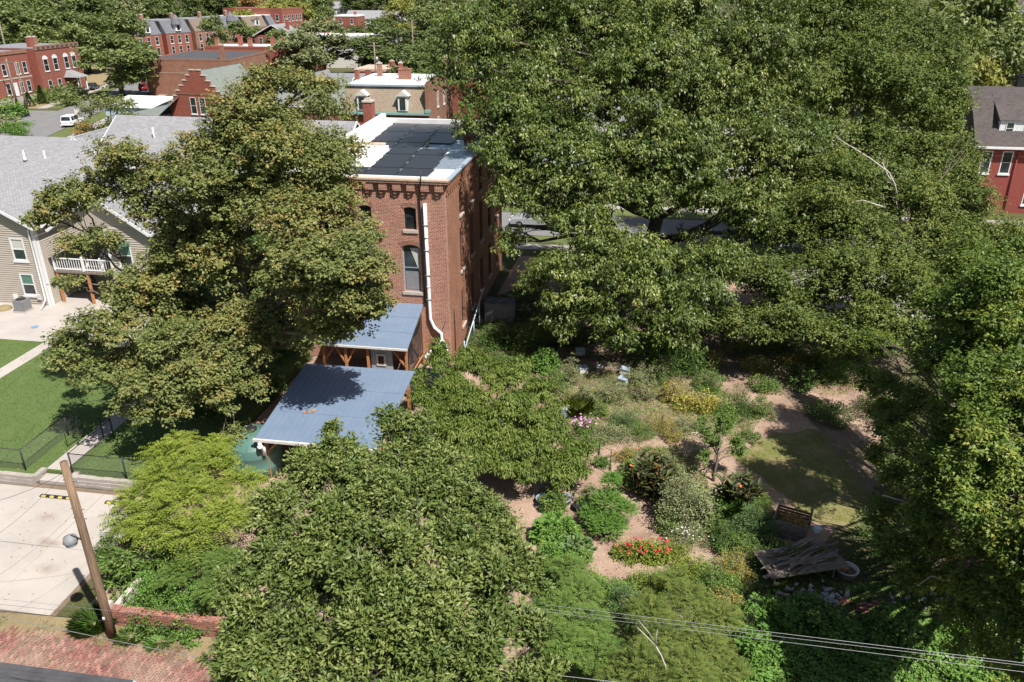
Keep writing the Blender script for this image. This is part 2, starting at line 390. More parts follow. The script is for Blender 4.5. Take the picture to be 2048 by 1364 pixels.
def clump_leaves(rng, cen, rad, nl, out, droop=.25, up=.7, flat=.55, rough=.6, outw=.35):
    """leaves gathered in flattened sprays: returns base, direction, normal"""
    k = len(cen); n = k * nl
    c = np.repeat(cen, nl, 0); r = np.repeat(rad, nl); o = np.repeat(out, nl, 0)
    d = unit(rng, n); rr = rng.random(n) ** .5
    off = d * (rr * r)[:, None]; off[:, 2] *= flat
    B = c + off
    T = d * .9 + o * .5 + rng.normal(size=(n, 3)) * .35; T[:, 2] = T[:, 2] * .5 - droop
    N = np.array([[0, 0, 1.]]) * up + d * .35 + o * outw + rng.normal(size=(n, 3)) * rough * .6
    return B, T, N
def lobes_clumps(rng, lobes, ncl, cr, shell=.42):
    lo = np.array(lobes, float)
    w = (lo[:, 3] * lo[:, 4] * lo[:, 5]) ** (2 / 3); cnt = np.maximum(4, (w / w.sum() * ncl).astype(int))
    cen, out, li = [], [], []
    for i, q in enumerate(lo):
        d = unit(rng, cnt[i]); d[:, 2] = np.where(d[:, 2] < -.35, -d[:, 2] * .6, d[:, 2])
        r = rng.random(cnt[i]) ** shell
        cen.append(q[:3] + d * r[:, None] * q[3:6]); out.append(d); li += [i] * cnt[i]
    cen = np.concatenate(cen); out = np.concatenate(out)
    rad = cr * (.5 + 1.1 * rng.random(len(cen)) ** 1.5)
    return cen, rad, out, np.array(li)
def limb_pts(a, b, rng, sag=.0, n=5, wob=.06):
    a, b = np.array(a, float), np.array(b, float); L = np.linalg.norm(b - a); out = []
    for i in range(n + 1):
        t = i / n
        p = a + (b - a) * t; p[2] += math.sin(math.pi * t) * L * sag
        if 0 < i < n: p = p + rng.normal(size=3) * L * wob * .5
        out.append(tuple(p))
    return out
def tree(name, label, base, top, tr, lobes, m, ncl, nl, cr, leaf, bark='bark', seed=1, droop=.25, flat=.5, up=.7, twigs=5, cat='tree', group=None,
         fork=.35, extra=None, trunks=None, lvbias=0.0, shell=.42, fold=.18, grow=(1.15, 1.7), sub=3, subr=.55, core=.2, tri=False, outw=.45):
    rng = np.random.default_rng(seed)
    full = []
    for q in lobes:                                     # every mass of the crown breaks into smaller ones round it
        q = (q[0], q[1], q[2], q[3] * grow[0], q[4] * grow[0], q[5] * grow[1]); k_ = .82
        full.append(q[:3] + (q[3] * k_, q[4] * k_, q[5] * k_))
        for d_ in unit(rng, sub):
            d_[2] = d_[2] * .8 + .1; f_ = subr * (.7 + .6 * rng.random())
            full.append((q[0] + d_[0] * q[3] * .72, q[1] + d_[1] * q[4] * .72, q[2] + d_[2] * q[5] * .8, q[3] * f_, q[4] * f_, q[5] * f_))
    nmain = len(lobes); mains = list(range(0, len(full), sub + 1)); lobes = full
    t = thing(name, label, cat, base, 0, group)
    b0 = np.array(base, float)
    lobes = [(q[0] - b0[0], q[1] - b0[1], q[2] - b0[2]) + tuple(q[3:]) for q in lobes]
    topv = np.array(top, float) - b0
    mb = MB(); tops = []
    for (ox, oy, tv, r) in (trunks or [(0, 0, topv, tr)]):
        tv = np.array(tv, float)
        pts = limb_pts((ox, oy, -.1), tv, rng, 0, 7, .02)
        mb.tube(pts, [r * (1.25 - .18 * min(i, 1)) * (1 - .85 * (i / 7)) + .03 for i in range(8)], 9); tops.append((np.array(pts), r))
    mb.build('trunk', M[bark], t, True)
    cen, rad, out, li = lobes_clumps(rng, lobes, ncl, cr, shell)
    mb = MB()
    for i, q in enumerate(lobes):
        if i not in mains: continue
        # limb leaves the nearest trunk below the lobe
        best = min(tops, key=lambda tp: np.linalg.norm(tp[0][4] - np.array(q[:3])))
        pts, r = best
        hgt = np.clip(q[2] - .55 * math.hypot(q[0], q[1]) * .8, fork * pts[-1][2] * .6, pts[-1][2] * .95)
        k = int(np.argmin(abs(pts[:, 2] - hgt))); a = pts[k]
        lr = r * (.5 - .04 * k)
        lr = max(.045, lr)
        lp = limb_pts(a, q[:3], rng, .08, 6)
        mb.tube(lp, [lr * (1 - .75 * j / 6) for j in range(7)], 6)
        mine = np.where((li >= i) & (li <= i + sub))[0]
        for c in rng.choice(mine, min(twigs, len(mine)), False):
            s = np.array(lp[rng.integers(3, 7)])
            mb.tube(limb_pts(s, cen[c], rng, .05, 3), [lr * .28 + .01, lr * .2 + .008, lr * .12 + .006, .006], 4)
    if extra: extra(mb, b0, rng)
    mb.build('limbs', M[bark], t, True)
    B, T, N = clump_leaves(rng, cen, rad, nl, out, droop, up, flat, outw=outw)
    n = len(B)
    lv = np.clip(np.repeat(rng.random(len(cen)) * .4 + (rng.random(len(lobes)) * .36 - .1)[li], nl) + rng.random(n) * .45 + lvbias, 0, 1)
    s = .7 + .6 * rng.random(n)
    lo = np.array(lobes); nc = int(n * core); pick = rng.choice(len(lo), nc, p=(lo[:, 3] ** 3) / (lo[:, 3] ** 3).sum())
    d_ = unit(rng, nc) * (rng.random(nc) ** .5 * .62)[:, None]          # oversized leaves added inside the crown to block light, coloured darker
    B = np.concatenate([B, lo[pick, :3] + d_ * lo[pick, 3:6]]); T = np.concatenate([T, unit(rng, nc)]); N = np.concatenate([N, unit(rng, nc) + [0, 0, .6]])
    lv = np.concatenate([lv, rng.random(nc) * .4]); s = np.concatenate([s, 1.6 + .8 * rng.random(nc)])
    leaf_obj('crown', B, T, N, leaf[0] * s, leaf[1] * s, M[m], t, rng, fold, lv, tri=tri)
    return t
def fronds(rng, B, D, length, pairs, ll, lw, sag=.5):
    """pinnate leaves: leaflets in pairs along arching stalks"""
    k = len(B); ts = np.linspace(.12, 1, pairs); Bs, Ts, Ns = [], [], []
    D = D / np.linalg.norm(D, axis=1, keepdims=True)
    Lg = np.broadcast_to(np.asarray(length, float), (k,))[:, None]
    side = np.cross(D, np.array([[0, 0, 1.]])); side /= (np.linalg.norm(side, axis=1, keepdims=True) + 1e-6)
    for t in ts:
        p = B + D * Lg * t; p[:, 2] -= (sag * Lg[:, 0]) * t * t * .6
        for s in (-1, 1):
            Bs.append(p); Ts.append(side * s + D * .45 + rng.normal(size=(k, 3)) * .08 - np.array([[0, 0, .15]])); Ns.append(np.array([[0, 0, 1.]]) + side * s * -.1 + rng.normal(size=(k, 3)) * .15)
    return np.concatenate(Bs), np.concatenate(Ts), np.concatenate(Ns)

# ------------------------------------------------------------------ ground, roads, pavements
def sheet(name, poly, z, m, kind='structure', parent=None, grid=True, thick=None):
    mb = MB(); p = [gw(*q) if grid else Vector((q[0], q[1], 0)) for q in poly]
    area = sum(p[i].x * p[(i + 1) % len(p)].y - p[(i + 1) % len(p)].x * p[i].y for i in range(len(p)))
    if area < 0: p = p[::-1]
    if thick: mb.prism([(q.x, q.y) for q in p], z - thick, z)
    else: mb.quad(*[(q.x, q.y, z) for q in p])
    o = mb.build(name, m, parent); o['kind'] = kind; return o
def rect(u0, u1, v0, v1): return [(u0, v0), (u1, v0), (u1, v1), (u0, v1)]
def wavy(pts, seed, amp=.35, sub=5):
    rg = random.Random(seed); out = []
    for i, a in enumerate(pts):
        b = pts[(i + 1) % len(pts)]
        for k in range(sub):
            t = k / sub
            out.append((a[0] + (b[0] - a[0]) * t + rg.uniform(-amp, amp), a[1] + (b[1] - a[1]) * t + rg.uniform(-amp, amp)))
    return out
def apx(*pts): return [tuple(at(x, y)[:2]) for x, y in pts]

sheet('ground', [(-2500, -300), (2500, -300), (2500, 3800), (-2500, 3800)], -.02, M['yard'], grid=False)
sheet('garden_ground', wavy([(-9.4, -24.2), (24, -24.6), (34, -20), (34, 22), (1, 23), (.5, 1), (-9.4, 0)], 3, .12), .004, M['mulch'])
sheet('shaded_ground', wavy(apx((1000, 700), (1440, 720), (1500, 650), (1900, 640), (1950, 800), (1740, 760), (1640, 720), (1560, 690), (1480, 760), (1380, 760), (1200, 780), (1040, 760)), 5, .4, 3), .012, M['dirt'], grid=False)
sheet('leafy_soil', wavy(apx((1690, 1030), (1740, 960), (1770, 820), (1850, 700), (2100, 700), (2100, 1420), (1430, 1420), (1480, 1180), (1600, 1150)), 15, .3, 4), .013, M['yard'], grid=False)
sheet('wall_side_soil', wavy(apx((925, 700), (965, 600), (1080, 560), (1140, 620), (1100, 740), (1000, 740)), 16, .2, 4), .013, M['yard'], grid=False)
sheet('worn_lawn', wavy(apx((1470, 915), (1540, 870), (1640, 858), (1735, 900), (1760, 1000), (1720, 1060), (1640, 1050), (1560, 985)), 8, .22, 5), .016, M['lawn_dry'], grid=False)
sheet('dirt_path', wavy(apx((1545, 770), (1590, 770), (1700, 850), (1760, 930), (1790, 1010), (1735, 1010), (1700, 930), (1640, 860)), 9, .2, 4), .020, M['dirt'], grid=False)
lawn = sheet('lawn', [(-75, -16.2), (-17.4, -16.2), (-17.4, -15.6), (-15.6, -15.6), (-15.6, -15.95), (-9.6, -15.9), (-9.6, 12), (-75, 12)], .4, M['lawn'], thick=.5)
sheet('lawn_path', rect(-17.35, -16.25, -15.5, -1.6), .412, M['concrete'])
sheet('yard_path', rect(-28.0, -27.0, -16, -1.6), .412, M['concrete'])
sheet('patio', rect(-60, -22, -1.6, 9), .416, M['concrete'])
pad = sheet('parking_pad', rect(-30, -10.4, -24.5, -16.25), .002, M['dirt'])
us = [-30, -26.6, -23.2, -19.9, -16.7, -13.5, -10.6]; vsl = [-24.4, -20.6, -16.6]
for i in range(6):
    for j in range(2):
        mb = MB(); g_ = .012
        z1 = .05 + ((i * 7 + j * 3) % 4) * .004
        mb.box(us[i] + g_, us[i + 1] - g_, vsl[j] + g_, vsl[j + 1] - g_, .006, z1)
        o = mb.build('slab', M['pad'], pad); o.location = gw(0, 0); o.rotation_euler = (0, 0, GA)
sheet('front_road', rect(-60, 140, 29.5, 37.5), .006, M['asphalt'])
sheet('front_sidewalk', rect(-60, 140, 25.0, 26.6), .05, M['sidewalk'], thick=.1)
sheet('front_verge', rect(-60, 140, 26.6, 29.3), .03, M['street_grass'], thick=.08)
sheet('far_verge', rect(-60, 140, 37.7, 40.5), .03, M['street_grass'], thick=.08)
sheet('far_sidewalk', rect(-60, 140, 40.5, 42.2), .05, M['sidewalk'], thick=.1)
sheet('side_lot', rect(24, 46, 9, 24.8), .012, M['sidewalk'])
sheet('side_road', [(-71.5, 112), (-74.3, 130), (-77.5, 152), (-80.5, 190), (-84, 240), (-90, 330), (-103, 330), (-96, 240), (-91, 195), (-86.5, 156), (-130, 160), (-130, 148), (-84.5, 141), (-81.5, 112)], .006, M['asphalt'], grid=False)
sheet('side_verge', [(-68, 112), (-71, 130), (-74.2, 152), (-77.4, 190), (-81, 240), (-83.7, 240), (-80.2, 190), (-77.2, 152), (-74, 130), (-71.2, 112)], .05, M['street_grass'], grid=False, thick=.06)
sheet('side_walk', [(-66, 112), (-69, 130), (-72.2, 152), (-75.4, 190), (-79, 240), (-80.9, 240), (-77.3, 190), (-74.1, 152), (-70.9, 130), (-67.9, 112)], .055, M['sidewalk'], grid=False, thick=.06)
sheet('opposite_verge', [(-87.2, 159), (-91.3, 196), (-96.3, 240), (-103.3, 330), (-107, 330), (-99.5, 240), (-94, 196), (-90, 159)], .05, M['street_grass'], grid=False, thick=.06)
sheet('opposite_walk', [(-90.1, 159), (-94.1, 196), (-99.6, 240), (-101.5, 240), (-96, 196), (-92, 159)], .055, M['sidewalk'], grid=False, thick=.06)
sheet('opposite_bank', [(-92.1, 159), (-96.1, 196), (-101.6, 240), (-140, 240), (-140, 159)], .02, M['straw'], grid=False)

# brick alley: every brick its own block, laid in courses
alley = sheet('alley', rect(-45, 30, -34, -25.0), .002, M['dirt'])
rg = random.Random(4); mb = MB()
u = -17.5; row = 0
while u < -1.5:
    v = -33.0 + (row % 2) * .11
    while v < -25.25:
        edge = (v + 25.3) * -1
        if not (rg.random() < .3 * math.exp(-edge * 1.4) or rg.random() < .015):
            z = .035 + rg.gauss(0, .007)
            mb.obox((u + .05, v + .105, z - .03), (.082 + rg.gauss(0, .003), .198 + rg.gauss(0, .004), .07), (rg.gauss(0, .03), rg.gauss(0, .035), rg.gauss(0, .02)))
        v += .22
    u += .104; row += 1
m, nt, bs = newmat('alley_brick'); gn = nt.nodes.new('ShaderNodeNewGeometry')
cc = ramp(nt, gn.outputs['Random Per Island'], [(0, (.13, .055, .05)), (.4, (.22, .085, .07)), (.8, (.30, .125, .10)), (1, (.38, .2, .16))])
f = ramp(nt, noise(nt, coord(nt), .55, 7, .7), [(.42, (0, 0, 0)), (.62, (.65,) * 3)])
cc = mixc(nt, f, cc, (.34, .25, .18)); nt.links.new(cc, bs.inputs['Base Color']); bs.inputs['Roughness'].default_value = .9
o = mb.build('brick_paving', m, alley, uv=False); o['kind'] = 'stuff'; o.location = gw(0, 0); o.rotation_euler = (0, 0, GA)
sheet('alley_edge', wavy(rect(-30, 20, -25.5, -24.45), 11, .14, 20), .03, M['straw'])

# ------------------------------------------------------------------ building helpers
def fbox(mb, face, plane, a0, a1, z0, z1, d0, d1):
    if face == 'f': mb.box(a0, a1, plane - d1, plane - d0, z0, z1)
    elif face == 'b': mb.box(a0, a1, plane + d0, plane + d1, z0, z1)
    elif face == 'r': mb.box(plane + d0, plane + d1, a0, a1, z0, z1)
    else: mb.box(plane - d1, plane - d0, a0, a1, z0, z1)
def window(parent, face, c, plane, z, w, h, fm='white', pm='glass', d=.05, fr=.07, sill='white', mid=True, inset=0.0, upper=None):
    mb = MB(); a0, a1 = c - w / 2, c + w / 2; e = -inset
    fbox(mb, face, plane, a0, a0 + fr, z, z + h, e - .04, e + d); fbox(mb, face, plane, a1 - fr, a1, z, z + h, e - .04, e + d)
    fbox(mb, face, plane, a0 + fr, a1 - fr, z, z + fr, e - .04, e + d); fbox(mb, face, plane, a0 + fr, a1 - fr, z + h - fr, z + h, e - .04, e + d)
    if mid: fbox(mb, face, plane, a0 + fr, a1 - fr, z + h * .5 - .03, z + h * .5 + .03, e - .03, e + d * .7)
    o = mb.build('window', M[fm], parent)
    mb = MB()
    if upper:
        fbox(mb, face, plane, a0 + fr, a1 - fr, z + fr, z + h * .5, e - .03, e + .012); mb.build('pane', M[pm], o)
        mb = MB(); fbox(mb, face, plane, a0 + fr, a1 - fr, z + h * .5, z + h - fr, e - .03, e + .012); mb.build('blind', M[upper], o)
    else:
        fbox(mb, face, plane, a0 + fr, a1 - fr, z + fr, z + h - fr, e - .03, e + .012); mb.build('pane', M[pm], o)
    if sill:
        mb = MB(); fbox(mb, face, plane, a0 - .08, a1 + .08, z - .16, z - .003, -.02, .1); mb.build('sill', M[sill], o)
    return o
def wall_open(mb, face, plane, th, a0, a1, z0, z1, ops):
    zs = sorted({z0, z1, *[q for o in ops for q in (o[2], o[3])]})
    for i in range(len(zs) - 1):
        lo, hi = zs[i], zs[i + 1]; cuts = sorted([(o[0], o[1]) for o in ops if o[2] < hi - 1e-6 and o[3] > lo + 1e-6])
        x = a0
        for c0, c1 in cuts:
            if c0 > x: fbox(mb, face, plane, x, c0, lo, hi, -th, 0)
            x = max(x, c1)
        if x < a1: fbox(mb, face, plane, x, a1, lo, hi, -th, 0)
def gable_roof(parent, x0, x1, y0, y1, ze, zr, axis, m, oh=.35, th=.14, name='roof', trim='white'):
    """ridge along x or y; two thick slopes"""
    mb = MB()
    if axis == 'x':
        ym = (y0 + y1) / 2; s = (zr - ze) / (y1 - ym); lo = ze - oh * s
        mb.quad((x0 - oh, y0 - oh, lo), (x1 + oh, y0 - oh, lo), (x1 + oh, ym, zr), (x0 - oh, ym, zr))
        mb.quad((x1 + oh, y1 + oh, lo), (x0 - oh, y1 + oh, lo), (x0 - oh, ym, zr), (x1 + oh, ym, zr))
    else:
        xm = (x0 + x1) / 2; s = (zr - ze) / (x1 - xm); lo = ze - oh * s
        mb.quad((x1 + oh, y0 - oh, lo), (x1 + oh, y1 + oh, lo), (xm, y1 + oh, zr), (xm, y0 - oh, zr))
        mb.quad((x0 - oh, y1 + oh, lo), (x0 - oh, y0 - oh, lo), (xm, y0 - oh, zr), (xm, y1 + oh, zr))
    o = mb.build(name, m, parent)
    md = o.modifiers.new('thick', 'SOLIDIFY'); md.thickness = th; md.offset = -1
    # bargeboards
    tb = MB(); k = .02
    if axis == 'x':
        for x in (x0 - oh - k, x1 + oh + k):
            for ya in (y0 - oh, y1 + oh): tb.bar((x, ya, lo - .09), (x, ym, zr - .09), .05, .2)
        for ya in (y0 - oh - k - .04, y1 + oh + k + .04): tb.box(x0 - oh, x1 + oh, ya - .05, ya + .05, lo - .16, lo + .0)
    else:
        for y in (y0 - oh - k, y1 + oh + k):
            for xa in (x0 - oh, x1 + oh): tb.bar((xa, y, lo - .09), (xm, y, zr - .09), .05, .2)
        for xa in (x0 - oh - k - .04, x1 + oh + k + .04): tb.box(xa - .05, xa + .05, y0 - oh, y1 + oh, lo - .16, lo + .0)
    tb.build('roof_trim', M[trim], o)
    return o
def chimney(parent, x, y, z0, z1, w=.6, d=.6, m='brick_red', cap='stone', name='chimney'):
    mb = MB(); mb.box(x - w / 2, x + w / 2, y - d / 2, y + d / 2, z0, z1 - .12)
    o = mb.build(name, M[m], parent)
    mb = MB(); mb.box(x - w / 2 - .05, x + w / 2 + .05, y - d / 2 - .05, y + d / 2 + .05, z1 - .12, z1); mb.box(x - w / 4, x + w / 4, y - d / 4, y + d / 4, z1 + .001, z1 + .18)
    mb.build('chimney_cap', M[cap], o); return o

# ------------------------------------------------------------------ the three-storey brick building
BW, BL, BH = 10.0, 20.0, 11.95
bb = gthing('brick_building', 'tall red brick building with corbelled cornice and solar panels on its flat roof', 'building')
ops = []
W3 = [(c, .76, 9.05, 1.42) for c in (-2.2, -5.0, -7.8)]; W2 = [(c, 1.12, 5.02, 3.08) for c in (-2.26, -5.0, -7.75)]; W1 = [(-.95 - 4, 1.1, 1.0, 2.2), (-7.9, 1.1, 1.0, 2.2)]
for c, w, z, h in W3 + W2 + W1: ops.append((c - w / 2, c + w / 2, z, z + h))
mb = MB(); wall_open(mb, 'f', 0, .4, -BW, 0, 0, BH, ops)
def arch_fill(mb, c, w, zt, rise, y0, y1):
    n = 6; k = [(c - w / 2 + w * i / n, zt - rise * (2 * i / n - 1) ** 2) for i in range(n + 1)]
    mb.vprism([(c - w / 2, zt)] + [k[0], k[1], k[2], k[3]][::1], y0, y1) if False else None
    for i in range(n):
        a, b = k[i], k[i + 1]
        if abs(a[1] - zt) < 1e-6 and abs(b[1] - zt) < 1e-6: continue
        mb.quad((a[0], y0, a[1]), (b[0], y0, b[1]), (b[0], y0, zt), (a[0], y0, zt))
        mb.quad((a[0], y0, a[1]), (a[0], y1, a[1]), (b[0], y1, b[1]), (b[0], y0, b[1]))
for c, w, z, h in W3 + W2: arch_fill(mb, c, w, z + h, .13 if w < 1 else .17, .0, .3)
mb.build('rear_wall', M['brick'], bb)
for c, w, z, h in W3 + W2 + W1:
    o = window(bb, 'f', c, 0, z, w, h, 'dark' if w < 1 else 'lead', 'glass', d=.04, fr=.06, sill=None, inset=.2)
    if h > 3:
        mb = MB(); mb.vprism([(c - .1, z + h - .25), (c + .48, z + h - .25), (c + .48, z + 1.3), (c + .42, z + 1.35)], .155, .165); mb.build('curtain', M['blind'], o)
        mb = MB(); mb.box(c - .46, c + .46, .168, .175, z + .1, z + 1.3); mb.build('screen', M['trash_grey'], o)
    if z > 4:
        mb = MB(); mb.box(c - w / 2 - .1, c + w / 2 + .1, -.07, .25, z - .2, z - .004); mb.build('sill', M['stone'], o)
        mb = MB(); n = 8; rise = .13 if w < 1 else .17; hw = w / 2 + .03
        pts = [(c - hw + 2 * hw * i / n, z + h - rise * (2 * i / n - 1) ** 2) for i in range(n + 1)]
        top = [(c + (p[0] - c) * 1.28, p[1] + .27) for p in pts]
        for i in range(n):
            mb.vprism([pts[i], pts[i + 1], top[i + 1], top[i]], -.022, -.002)
        mb.build('arch', M['brick_arch'], o)
# side, left and street walls
sops = []
SW = []
for c in (4.3, 7.6, 10.9, 14.2, 17.4):
    SW += [(c, .95, 9.0, 1.6), (c, 1.05, 5.2, 2.9), (c, 1.05, 1.2, 2.6)]
for c, w, z, h in SW: sops.append((c - w / 2, c + w / 2, z, z + h))
mb = MB(); wall_open(mb, 'r', 0, .4, .4, BL, 0, BH, sops); mb.build('side_wall', M['brick_side'], bb)
mb = MB(); fbox(mb, 'l', -BW, .4, BL, 0, BH, -.4, 0); mb.box(-BW + .4, -.4, BL - .4, BL, 0, BH); mb.build('street_wall', M['brick_side'], bb)
for c, w, z, h in SW: window(bb, 'r', c, 0, z, w, h, 'dark', 'glass', d=.04, fr=.06, sill='stone', inset=.22)
# corbel table and cornice
mb = MB()
mb.box(-.24, .27, -.27, .0, 11.96, 12.1) if False else None
br = MB(); br.box(-.25, .25, -.22, -.001, 11.5, 11.96); br.box(-.25, -.02, -.15, -.001, 11.28, 11.5); br.box(-.25, -.1, -.08, -.001, 11.08, 11.28)
b0 = None
for i in range(12):
    u = -.3 - i * .86
    if b0 is None: b0 = br.build('corbel', M['brick'], bb); b0.location = (u, 0, 0)
    else: put(b0, bb, (u, 0, 0))
sb = MB(); sb.box(.001, .2, -.12, .12, 11.5, 11.93); sb.box(.001, .1, -.12, .12, 11.2, 11.5)
s0 = None
for i in range(36):
    v_ = .35 + i * .54
    if s0 is None: s0 = sb.build('side_corbel', M['brick_side'], bb); s0.location = (0, v_, 0)
    else: put(s0, bb, (0, v_, 0))
mb = MB(); mb.box(-BW - .02, .26, -.27, .28, 11.962, 12.1); mb.box(-.02, .26, .28, BL, 11.962, 12.06); mb.build('cornice', M['brick'], bb)
mb = MB(); mb.box(-BW - .05, .3, -.31, .1, 12.103, 12.2); mb.build('coping', M['coping'], bb)
mb = MB(); mb.box(-BW, -.02, .102, .26, 12.103, 12.27); mb.build('rear_kerb', M['roof_white'], bb)
mb = MB(); mb.box(-BW, -.02, .29, BL - .3, 11.85, 12.0); rf = mb.build('roof', M['roof_white'], bb)
mb = MB(); mb.box(-1.75, -.05, 3.6, BL - .3, 12.001, 12.02); mb.box(-4.0, -1.75, 9.1, 11.6, 12.001, 12.021); mb.build('metal_sheet', M['roof_metal'], rf)
mb = MB(); mb.box(-.02, .3, .35, BL, 12.062, 12.13); mb.build('gutter', M['lead'], bb)
mb = MB()
n = 10
for i in range(n):
    ya, yb = .3 + (BL - .3) * i / n, .3 + (BL - .3) * (i + 1) / n
    za, zb = 12.25 + .55 * i / n, 12.25 + .55 * (i + 1) / n
    mb.vprism([(-BW - .05, 11.9), (-BW + .3, 11.9), (-BW + .3, za), (-BW - .05, za)], ya, yb - .002) if False else None
mb.quad((-BW - .06, .27, 11.7), (-BW - .06, BL, 11.7), (-BW - .06, BL, 12.8), (-BW - .06, .27, 12.25))
mb.quad((-BW + .3, BL, 11.9), (-BW + .3, .27, 11.9), (-BW + .3, .27, 12.25), (-BW + .3, BL, 12.8))
mb.quad((-BW - .06, .27, 12.25), (-BW - .06, BL, 12.8), (-BW + .3, BL, 12.8), (-BW + .3, .27, 12.25))
mb.quad((-BW - .06, .27, 11.7), (-BW - .06, .27, 12.25), (-BW + .3, .27, 12.25), (-BW + .3, .27, 11.7))
mb.box(-BW - .06, -.3, BL - .3, BL + .06, 11.8, 12.45)
mb.build('parapet', M['roof_white'], bb)
# solar panels in stepped rows
sp = MB(); sp.box(0, 1.98, 0, 2.02, .03, .07); s0 = None
clip = MB(); clip.box(-.03, .03, -.22, .22, .0, .1)
clp = None
for k in range(9):
    v_ = 1.15 + 2.1 * k; ul = -5.45 - .085 * (v_ - 2)
    cols = [ul, ul + 2.05]
    if k >= 4 or k == 0: cols.insert(0, ul - 2.05)
    if k >= 6: cols.append(ul + 4.1)
    if k == 4: cols = cols[:2]
    for u in cols:
        if u + 2 > -.1: continue
        tilt = 12.02 + .012 * (k % 2)
        if s0 is None: s0 = sp.build('solar_panel', M['solar'], rf); s0.location = (u, v_, tilt)
        else:
            put(s0, rf, (u, v_, tilt))
        q = clip.build('clip', M['grey_metal'], rf) if clp is None else put(clp, rf, (0, 0, 0))
        if clp is None: clp = q
        q.location = (u - .035, v_ + 1.4, 12.06)
mb = MB(); mb.box(-8.6, -6.3, 5.5, 9.6, 12.003, 12.22); mb.build('roof_hatch', M['roof_white'], bb)
mb = MB(); mb.tube([(-8.9, 10.1, 12.16), (-6.7, 10.15, 12.16)], .14, 10); mb.build('membrane_roll', M['coping'], bb, True)
chimney(bb, -10.45, 18.0, 8, 14.1, .75, .8, 'brick_red', 'stone')
chimney(bb, -1.1, 12.7, 11.9, 12.9, .75, .7, 'brick_red', 'dark')
mb = MB(); mb.tube([(-3.75, 10.6, 12.0), (-3.75, 10.6, 12.35)], .12, 8); mb.build('roof_vent', M['coping'], bb, True)
mb = MB(); mb.tube([(-1.3, -.33, 12.75), (-1.35, -.3, 12.0), (-1.5, -.12, 11.5), (-1.52, -.1, 10.9), (-1.5, -.09, 4.3)], .045, 6); mb.build('conduit', M['dark'], bb, True)
mb = MB(); mb.tube([(-1.22, -.12, 10.75), (-1.2, -.12, 3.3), (-.95, -.14, 2.7), (-.5, -.18, 2.35), (-.45, -.25, 1.9), (-.75, -.9, 1.75), (-.9, -1.8, 1.7), (-.95, -2.6, 1.75)], .105, 9)
mb.tube([(-.45, -.24, 1.92), (-.1, -.6, 1.75), (.1, -.9, 1.3)], .09, 8); mb.build('downspout', M['white'], bb, True)
for z_ in (4.6, 6.2, 7.8, 9.4): MB().box(-1.36, -1.06, -.24, -.002, z_, z_ + .05).build('pipe_strap', M['grey_metal'], bb)
for z_ in (5.4, 8.6): MB().tube([(-1.21, -.12, z_), (-1.21, -.12, z_ + .12)], .122, 9).build('pipe_joint', M['white'], bb, True)
mb = MB(); mb.tube([(.06, 1.3, 3.5), (.06, 1.3, .5)], .03, 5); mb.tube([(-.2, -.04, 3.2), (-.9, -.04, 1.3)], .02, 5); mb.build('conduit', M['dark'], bb, True)

# lean-to of blue sheet metal against the back wall
lt = gthing('lean_to_porch', 'blue metal roofed lean-to porch against the brick building', 'porch')
def metal_roof(parent, u0, u1, v0, v1, z0, z1, rib=.3):
    mb = MB(); mb.quad((u0, v0, z0), (u1, v0, z0), (u1, v1, z1), (u0, v1, z1)); mb.quad((u0, v0, z0 - .05), (u0, v1, z1 - .05), (u1, v1, z1 - .05), (u1, v0, z0 - .05))
    for a, b in (((u0, v0, z0), (u1, v0, z0)), ((u1, v0, z0), (u1, v1, z1)), ((u1, v1, z1), (u0, v1, z1)), ((u0, v1, z1), (u0, v0, z0))):
        mb.quad((a[0], a[1], a[2] - .05), (b[0], b[1], b[2] - .05), b, a)
    o = mb.build('roof', M['blue_metal'], parent)
    for f_ in (.34, .68):
        vv, zz = v0 + (v1 - v0) * f_, z0 + (z1 - z0) * f_
        MB().box(u0 + .02, u1 - .02, vv - .02, vv + .02, zz + .004, zz + .011).build('lap_joint', M['blue_metal'], o)
    n = int((u1 - u0) / rib); sl = Vector((0, v1 - v0, z1 - z0))
    r0 = None
    for i in range(n + 1):
        u = u0 + .03 + (u1 - u0 - .06) * i / n
        if r0 is None:
            rb = MB(); rb.bar((0, 0, .008), sl + Vector((0, 0, .008)), .02, .016); r0 = rb.build('roof_rib', M['blue_metal'], o); r0.location = (u, v0, z0)
        else: put(r0, o, (u, v0, z0))
    return o
metal_roof(lt, -7.3, -1.62, -3.95, -.01, 2.9, 4.2)
mb = MB(); mb.box(-7.3, -1.62, -4.05, -3.96, 2.78, 2.9); mb.build('gutter', M['offwhite'], lt)
for u in (-7.0, -5.6, -4.2, -1.8):
    mb = MB(); mb.box(u - .07, u + .07, -3.8, -3.66, 0, 2.8); mb.build('post', M['wood_new'], lt)
for a, b in (((-7.0, -3.7, 1.6), (-6.2, -3.7, 2.8)), ((-5.6, -3.72, 1.5), (-6.3, -3.72, 2.8)), ((-5.6, -3.71, 1.5), (-4.9, -3.71, 2.8)), ((-1.8, -3.7, 1.5), (-2.7, -3.7, 2.75)), ((-1.8, -3.0, 1.2), (-1.8, -1.0, 3.5))):
    mb = MB(); mb.bar(a, b, .1, .1); mb.build('brace', M['wood_new'], lt)
mb = MB(); mb.box(-1.66, -1.6, -3.5, -.2, .9, 1.0); mb.box(-1.66, -1.6, -.3, -.2, 0, 3.7); mb.build('side_rail', M['wood_new'], lt)
mb = MB(); mb.vprism([(0, 1.1), (3.2, 1.1), (3.2, 3.7), (0, 2.75)], 0, .02)
o = mb.build('side_pane', M['glass'], lt); o.location = (-1.7, -3.55, 0); o.rotation_euler = (0, 0, R(90))
